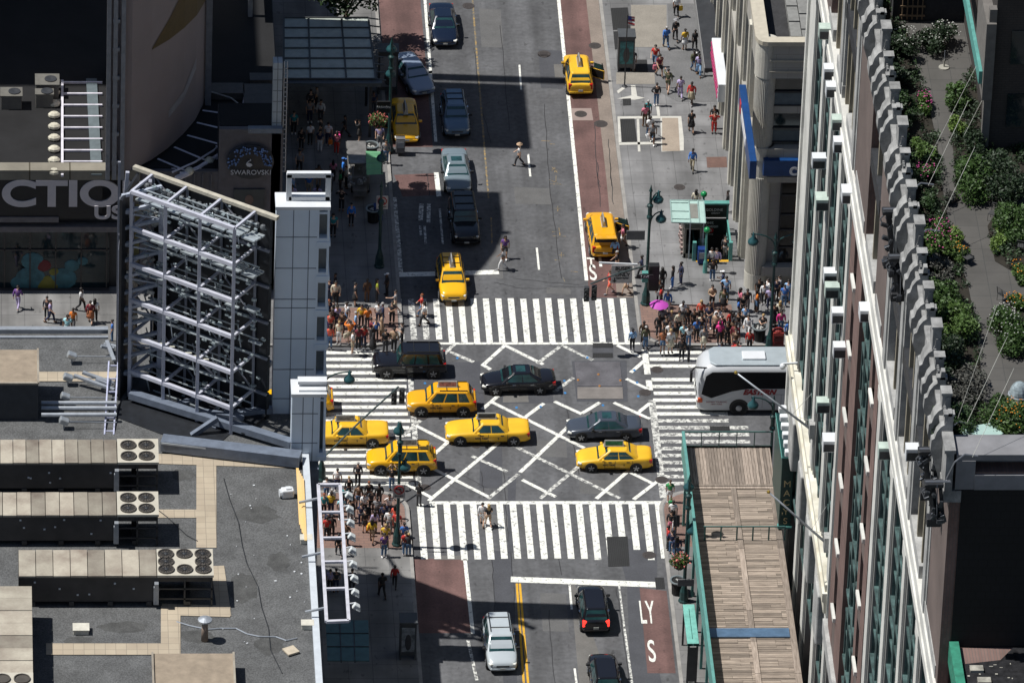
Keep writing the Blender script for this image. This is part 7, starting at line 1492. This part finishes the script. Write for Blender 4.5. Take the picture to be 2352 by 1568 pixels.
crowd(ST, 'near the subway stairs', '''
770,780,navy,black,l,3,wk,L|942,880,black,black,3,long|1030,868,black,blue,long,l,2|1100,835,navy,navy,l,3,L|1365,812,black,denim,hp,u,2|1225,230,cream,charcoal,long,u,3|1490,238,black,navy,l,3''')
crowd(ST, 'coming down the subway stairs', '1470,622,charcoal,grey,d,0,z0|1355,715,white,navy,u,z-.4|1395,720,lilac,charcoal,u,z-.5', z=0)
crowd(ST, 'by the yellow taxi van', '545,640,sky blue,black,u,3,z.01|612,520,pink,white-s,l,2,wk|560,742,black,charcoal,grey,z.01,wk,l|505,905,red,coral-s,brown,long,wk,l,z.01,0|645,850,tan,tan-s,blond,long,0,z.01|640,925,white,tan-s,brown,0,wk,z.01', z=.15)
V0 = lambda x, y, z=0.: P(x, y, z)
crowd(V0, 'out in the far roadway', '1193,331,white,charcoal,hat:tan,l,0,wk|1161,543,purple,black-s,wk,d,long,1|1155,570,grey,white,wk,l,2', z=.01)
crowd(V0, 'on near striped crossing', '1109,1155,white,white-s,wk,u,0|1123,1159,black,tan-s,blond,long,wk,u,0', z=.01)
crowd(V0, 'on distant avenue pavement', '41,657,purple,lilac,wk|108,682,charcoal,black,pink|116,690,lilac,navy,wk|187,662,white,black,wk,r|208,692,maroon,rust-k,wk|218,687,white,black,long|155,724,aqua,aqua|168,709,orange,charcoal,wk|258,735,blue,denim'.replace(',pink', ''), z=.15)
crowd(V0, 'squeezed on pavement by the deck', '1540,1103,green,white-s,u,brown,0|1547,1150,white,black,u,3|1543,1172,black,pink-s,u|1549,1190,white,denim,long|1536,1208,red,black,3|1545,1218,navy,denim,0,u,L|1556,1232,navy,denim,long,u', z=.15)
crowd(V0, 'in shade of twin lamp post', '1740,665,grey,black|1757,650,white,black|1785,640,navy,black|1803,655,blue,denim|1745,640,black,charcoal|1770,660,lilac,navy', z=.15)
# labels that single each person out
used = {}
def uniq():
    for i, r in enumerate(PEOPLE):
        o, core, hs, hair, pw, zone, q, top, face = r
        hd = '' if hs in ('hat', 'cap') else {'short': hair+' haired', 'long': 'long '+hair+' hair', 'bun': 'hair in bun'}[hs]
        nb = sorted(((k[6]-q).length, j) for j, k in enumerate(PEOPLE) if j != i)[:6]
        opts = ['person in %s, %s %s' % (core, pw, zone), 'person in %s, %s, %s %s' % (core, hd, pw, zone)]
        for _, j in nb: opts.append('person in %s, %s, beside %s top' % (core, zone, PEOPLE[j][7]))
        for _, j in nb: opts.append('person in %s, %s, close to %s' % (core, hd or pw, PEOPLE[j][1].split(',')[0].replace(' top and ', ' top with ')))
        for l in opts:
            l = ' '.join(l.replace(' ,', ',').split())
            if len(l.replace(',', '').split()) <= 16 and l.lower() not in used: used[l.lower()] = 1; break
        tag(o, l, 'person', 'people '+zone)
uniq()
# things people hold
q = ZB(400, 300, 2.15); e = empty('umbrella', q, 0, 'bright magenta umbrella held open at the subway corner', 'umbrella'); b = MB(); n = 8
vs = [(0, 0, .22)]+[(.62*math.cos(2*PI*k/16), .62*math.sin(2*PI*k/16), -.02 if k % 2 else -.06) for k in range(16)]+[(.36*math.cos(2*PI*k/16), .36*math.sin(2*PI*k/16), .13) for k in range(16)]
b.add(vs, [(0, 17+k, 17+(k+1) % 16) for k in range(16)]+[(17+k, 1+k, 1+(k+1) % 16, 17+(k+1) % 16) for k in range(16)]); b.build('canopy', pm('magenta_cloth', (.45, .06, .40), .7, var=.12), e, smooth=True)
b = MB(); b.cyl((0, 0, -.75), (0, 0, .3), .012, n=6); b.build('handle', DARK, e)
def bag(p, label, c, name='shopping_bag', s=(.3, .14, .36)):
    e = empty(name, p, random.uniform(-.6, .6), label, 'bag'); b = MB(); b.cbox((0, 0, s[2]/2), *s); b.build('pouch', cloth(c), e, bevel=.05); b = MB(); b.tube([(-.08, 0, s[2]), (-.06, 0, s[2]+.16), (.06, 0, s[2]+.16), (.08, 0, s[2])], .012, 5); b.build('handle', cloth(c), e)
bag(ZA(175, 790, .3), 'large bright blue bag by the coral top at far corner', 'bright blue', s=(.42, .25, .6)); bag(ZC(207, 590, 1.05), 'hot pink backpack worn in crowd by the bank', 'hot pink', 'backpack', (.32, .18, .45)); bag(ZB(405, 215, .7), 'white handbag beside red top at subway corner', 'white'); bag(ZB(700, 420, .5), 'pale plastic bag beside white top and black trousers', 'grey'); bag(ZD(475, 545, .6), 'orange bag swinging at yellow top in near corner crowd', 'orange'); bag(ZD(470, 430, .2), 'black wheeled case among near corner crowd', 'black', 'suitcase', (.4, .25, .6)); bag(ZC(340, 820, .6), 'red bag at the kerb in front of coach', 'red'); bag(ZC(300, 735, .2), 'pale tan bag on bricks near the kerb', 'tan', s=(.3, .2, .25)); bag(ZE(300, 415, .6), 'orange white carrier bag beside pink top in shade', 'orange'); bag(ZE(350, 380, 1.0), 'red shoulder bag in far left shade', 'hot pink'); bag(F_(970, 1085, .4), 'white carrier bag beside grey top on wide pavement', 'white'); bag(F_(1220, 85, .6), 'yellow bag carried by white top at far edge', 'yellow'); bag(F_(1018, 545, .6), 'pink white bag carried by maroon top', 'pink'); bag(ZA(375, 770, .4), 'cream bag between pale top and orange top', 'cream'); bag(V0(1541, 1160, .9), 'green bag on narrow pavement by the deck', 'green')
# ================================================================ roof garden plants and chairs
leafm = LEAFG+[pm('leaf_grey', (.075, .075, .065), .8, var=.35, scale=4), pm('leaf_bright', (.10, .16, .03), .6, var=.4, scale=3), pm('leaf_deep', (.012, .028, .008), .6, var=.4, scale=3)]
orgp = pm('orange_petals', (.60, .22, .01), .6, var=.2, scale=9); pnk = pm('magenta_petals', (.5, .06, .25), .6); whp = pm('white_petals', (.42, .42, .38), .6)
def shrub(x, y, rx, ry, h, mt, label, petals=None, n=None):
    p = P(x, y, TZ+h*.5); s = 453/FPX*1.02; RX, RY = rx*s*1.1, ry*s/.6*1.1; p.y = max(p.y, -103.6+RY*.8)
    e = empty('flowering_shrub' if petals else 'shrub', (p.x, p.y, TZ), 0, label, 'shrub', 'planting in the roof garden'); b = MB(); k_ = max(5, int(RX*RY*7))
    nn = n or int(220*max(1, RX*RY))
    for k in range(k_):
        t = random.uniform(0, 2*PI); r = random.random()**.5; c = (RX*.8*r*math.cos(t), RY*.8*r*math.sin(t), h*random.uniform(.25, .8)*(1-.35*r*r)); leafball(b, c, (RX*.36+.1, RY*.36+.1, h*.3), max(90, int(nn*7/k_)), .105)
    b.build('foliage', leafm[mt], e); b = MB()
    for k in range(4): t = k*1.6; b.tube([(0, 0, 0), (RX*.3*math.cos(t), RY*.3*math.sin(t), h*.35), (RX*.5*math.cos(t), RY*.5*math.sin(t), h*.6)], .03, 5)
    b.build('stem', bark, e)
    if petals:
        b = MB()
        for k in range(int(22*RX*RY)+14): t = random.uniform(0, 2*PI); r = random.random()**.5; b.ell((RX*.95*r*math.cos(t), RY*.95*r*math.sin(t), h*(1.02-.3*r*r)+random.uniform(-.1, .08)), .04, .04, .03, 6, 3)
        b.build('blossom', petals, e)
for a in ((2085, 95, 45, 30, 1.5, 5, 'dark white flowered shrub at far left end of garden', whp), (2165, 85, 50, 30, 1.6, 5, 'dark shrub with white flowers under green fascia', whp), (2068, 170, 25, 30, 1.3, 5, 'deep green shrub beside the parapet, below white flowers'), (2078, 240, 28, 30, 1.2, 2, 'dim green shrub beside upper garden path'), (2125, 235, 20, 28, 1.0, 1, 'small shrub with reddish tips at path edge', pnk), (2075, 300, 25, 30, 1.0, 5, 'low deep green shrub by scroll parapet'), (2120, 345, 30, 30, 1.1, 1, 'light green shrub near pinkish flowers'), (2128, 395, 25, 28, .9, 0, 'shrub with pale pink flowers beside path', pnk), (2090, 400, 28, 40, 1.1, 5, 'dark bush between parapet and pink flowers'), (2125, 450, 22, 30, .8, 2, 'low green planting at path bend'),
  (2195, 215, 28, 38, 1.3, 0, 'green shrub against the penthouse wall'), (2205, 280, 24, 26, 1.0, 4, 'bright green clump under penthouse pier'), (2235, 320, 30, 38, 1.5, 5, 'round deep green bush by penthouse base'), (2235, 400, 50, 48, 1.9, 0, 'large bushy shrub left of the ivy mass'), (2310, 400, 60, 55, 2.1, 5, 'largest dark bush at garden edge under penthouse'), (2190, 455, 20, 18, .6, 3, 'low grey green tuft at path junction'),
  (2160, 545, 40, 42, 1.4, 1, 'leafy green shrub with magenta blooms', pnk), (2205, 545, 24, 30, 1.1, 4, 'bright green shrub above orange flowers'), (2202, 580, 24, 20, .8, 1, 'orange flower clump beside garden chair', orgp), (2150, 620, 38, 40, .9, 3, 'grey lavender clump beside parapet'), (2165, 690, 45, 48, 1.4, 0, 'green shrub below the lavender'), (2200, 745, 45, 50, 1.5, 1, 'broad green shrub at narrow path'), (2180, 800, 40, 45, 1.7, 5, 'dark shrub above bare branched one'),
  (2330, 500, 42, 50, 1.5, 0, 'green shrub at frame edge above chairs'), (2285, 540, 22, 30, .8, 4, 'yellow green edging plant beside path'), (2345, 620, 22, 26, 1.0, 1, 'orange flower clump at frame edge', orgp), (2330, 690, 26, 16, .8, 1, 'orange topped planting above round bush', orgp), (2318, 750, 48, 52, 1.6, 0, 'round green bush with white specks by path', whp),
  (2215, 880, 50, 55, 1.2, 3, 'greyish bare shrub spilling over the path'), (2165, 870, 30, 45, 1.6, 5, 'dark upright shrub at parapet'), (2205, 1000, 40, 34, 1.6, 2, 'clipped round shrub above glass table'), (2215, 1075, 52, 38, 1.7, 2, 'clipped round shrub at garden end parapet'), (2325, 960, 45, 40, 1.6, 1, 'green shrub with orange flowers near end', orgp), (2325, 1060, 48, 52, 1.8, 0, 'big green shrub at garden end corner'), (2280, 930, 30, 26, 1.1, 3, 'grey green planting behind glass table')):
    shrub(*a)
bedm = pm('planting_soil', (.018, .015, .010), 1, var=.4, scale=2)
left = [P(x, y, TZ) for x, y in ((2105, 165), (2135, 250), (2152, 330), (2162, 420), (2188, 560), (2222, 650), (2243, 760), (2258, 900), (2270, 1050))]
rightp = [[P(x, y, TZ) for x, y in pl] for pl in (((2230, 150), (2190, 260), (2188, 330), (2196, 440), (2330, 452), (2420, 440), (2420, 150)), ((2300, 470), (2268, 520), (2285, 600), (2352, 640), (2420, 650), (2420, 470)), ((2352, 700), (2292, 705), (2290, 800), (2330, 825), (2420, 830), (2420, 700)), ((2352, 935), (2288, 945), (2285, 1060), (2300, 1100), (2420, 1100), (2420, 935)))]
beds = [[(15.75, -47)]+[(p.x, min(-46.5, max(p.y, -103.9))) for p in left]+[(15.75, -103.9)]]+[[(p.x, max(p.y, -103.9)) for p in pl] for pl in rightp]
bb_ = MB()
for pl in beds: bb_.add(*tessel([pl], TZ+.03))
tag(bb_.build('planting_bed', bedm), 'dark soil planting beds on both sides of the garden path', 'planting bed')
def inside(p, pl):
    c = False; n = len(pl)
    for i in range(n):
        (x0, y0), (x1, y1) = pl[i], pl[i-1]
        if (y0 > p[1]) != (y1 > p[1]) and p[0] < (x1-x0)*(p[1]-y0)/(y1-y0)+x0: c = not c
    return c
gc = [MB(), MB()]
for pl in beds:
    xs = [p[0] for p in pl]; ys = [p[1] for p in pl]; n = int((max(xs)-min(xs))*(max(ys)-min(ys))*3)
    for k in range(n):
        p = (random.uniform(min(xs), max(xs)), random.uniform(min(ys), max(ys)))
        if inside(p, pl): h = random.uniform(.2, .75); leafball(gc[random.random() < .35], (p[0], p[1], TZ+h*.6), (.32, .36, h*.5), 42, .09)
tag(gc[0].build('ground_cover', leafm[5]), 'dense dark green ground cover filling the garden beds', 'ground cover', kind='stuff'); tag(gc[1].build('ground_cover', leafm[2]), 'lighter green ground cover mixed through the garden beds', 'ground cover', kind='stuff')
wire = pm('chair_wire', (.05, .05, .05), .5)
for x, y, rz, l in ((2222, 606, .6, 'wire chair beside orange flowers'), (2280, 505, -.5, 'wire chair with backrest at upper path junction'), (2303, 690, 2.2, 'wire chair near round bush'), (2330, 440, 1.2, 'wire chair under the dark bush'), (2345, 580, 2.8, 'wire chair at frame edge by orange clump')):
    q = P(x, y, TZ); e = empty('garden_chair', (q.x, q.y, TZ), rz, l, 'chair', 'wire chairs on the roof terrace'); b = MB(); b.box(-.22, .22, -.22, .22, .42, .45); b.build('seat', wire, e); b = MB(); b.tube([(-.2, .22, .45), (-.2, .3, .9), (.2, .3, .9), (.2, .22, .45)], .018, 5)
    for k in range(4): b.beam((-.15+.1*k, .23, .45), (-.15+.1*k, .3, .9), .012)
    b.build('backrest', wire, e)
    for sx in (-.2, .2):
        for sy in (-.2, .2): b = MB(); b.cyl((sx, sy, .43), (sx*1.1, sy*1.1, 0), .016, n=5); b.build('leg', wire, e)
q = P(2268, 1068, TZ+.7); e = empty('glass_table', (q.x, max(q.y, -103.3), TZ), .3, 'low greenish glass table between clipped shrubs', 'table'); b = MB(); b.box(-1.0, 1.0, -.6, .6, .68, .71); b.build('tabletop', MATS['pale_green_glass'], e); b = MB()
for x in (-.9, .9):
    for y in (-.5, .5): b.beam((x, y, 0), (x, y, .68), .06)
b.build('frame', STEEL, e)
q = P(2168, 156, TZ); e = empty('bird_bath', (q.x, q.y, TZ), 0, 'small pale stone bird bath at far end of path', 'bird bath'); b = MB(); b.lathe([(.3, 0), (.3, .06), (.05, .08), (.04, .5), (.02, .52)], n=14); b.build('base', pm('bath_stone', (.3, .29, .25), .8), e); b = MB(); b.cyl((0, 0, .5), (0, 0, 1.1), .02, n=6); b.build('stem', STEEL, e)
q = P(2342, 888, TZ+.5); e = empty('glass_cloche', (q.x, q.y, TZ), 0, 'pale glass dome standing on the terrace at frame edge', 'cloche'); b = MB(); b.ell((0, 0, 0), .55, .55, .8, 14, 7, 0); b.build('dome', pm('cloche_glass', (.25, .30, .32), .2, var=.5, scale=4), e); b = MB(); b.lathe([(.6, 0), (.6, .06), (.5, .08)], n=14); b.build('rim', STEEL, e)
for (x0, y0, x1, y1, l) in ((2215, 310, 2400, -50, 'thin pale stay wire from garden to penthouse'), (2120, 390, 2300, 40, 'upper stay wire slanting across garden'), (2200, 960, 2290, 700, 'pair of stay wires above bare shrub')):
    b = MB(); b.tube([P(x0, y0, TZ+1.4), P(x1, y1, TZ+6)], .012, 4); tag(b.build('stay_wire', MATS['cable']), l, 'wire')
# ================================================================ light, sky, camera
ELEV, AZ = R(60.5), R(3.5)
ld = Vector((math.cos(AZ)*math.cos(ELEV), -math.sin(AZ)*math.cos(ELEV), -math.sin(ELEV)))
sun = bpy.data.lights.new('sun', 'SUN'); sun.energy = 4.9; sun.angle = R(.5); sun.color = (1, .975, .93)
so = bpy.data.objects.new('sun', sun); so.rotation_euler = ld.to_track_quat('-Z', 'Y').to_euler(); C.objects.link(so)
w = bpy.data.worlds.new('World'); SC.world = w; w.use_nodes = True; nt = w.node_tree
sky = nt.nodes.new('ShaderNodeTexSky'); sky.sky_type = 'NISHITA'; sky.sun_disc = False; sky.sun_elevation = ELEV; sky.sun_rotation = R(272); sky.air_density = 1.0; sky.dust_density = .6
bg = nt.nodes['Background']; bg.inputs['Strength'].default_value = .055; nt.links.new(sky.outputs[0], bg.inputs['Color'])
cam = bpy.data.cameras.new('camera'); co = bpy.data.objects.new('camera', cam); C.objects.link(co); SC.camera = co
M = Matrix((CR, CU, -CD)).transposed().to_4x4(); M.translation = CC; co.matrix_world = M
cam.sensor_width = 36; cam.lens = 36*FPX/VW; cam.clip_start = 10; cam.clip_end = 4000
SC.view_settings.view_transform = 'Standard'; SC.view_settings.look = 'None'; SC.view_settings.exposure = .12; SC.view_settings.gamma = 1
SC.cycles.max_bounces = 6; SC.cycles.use_denoising = True
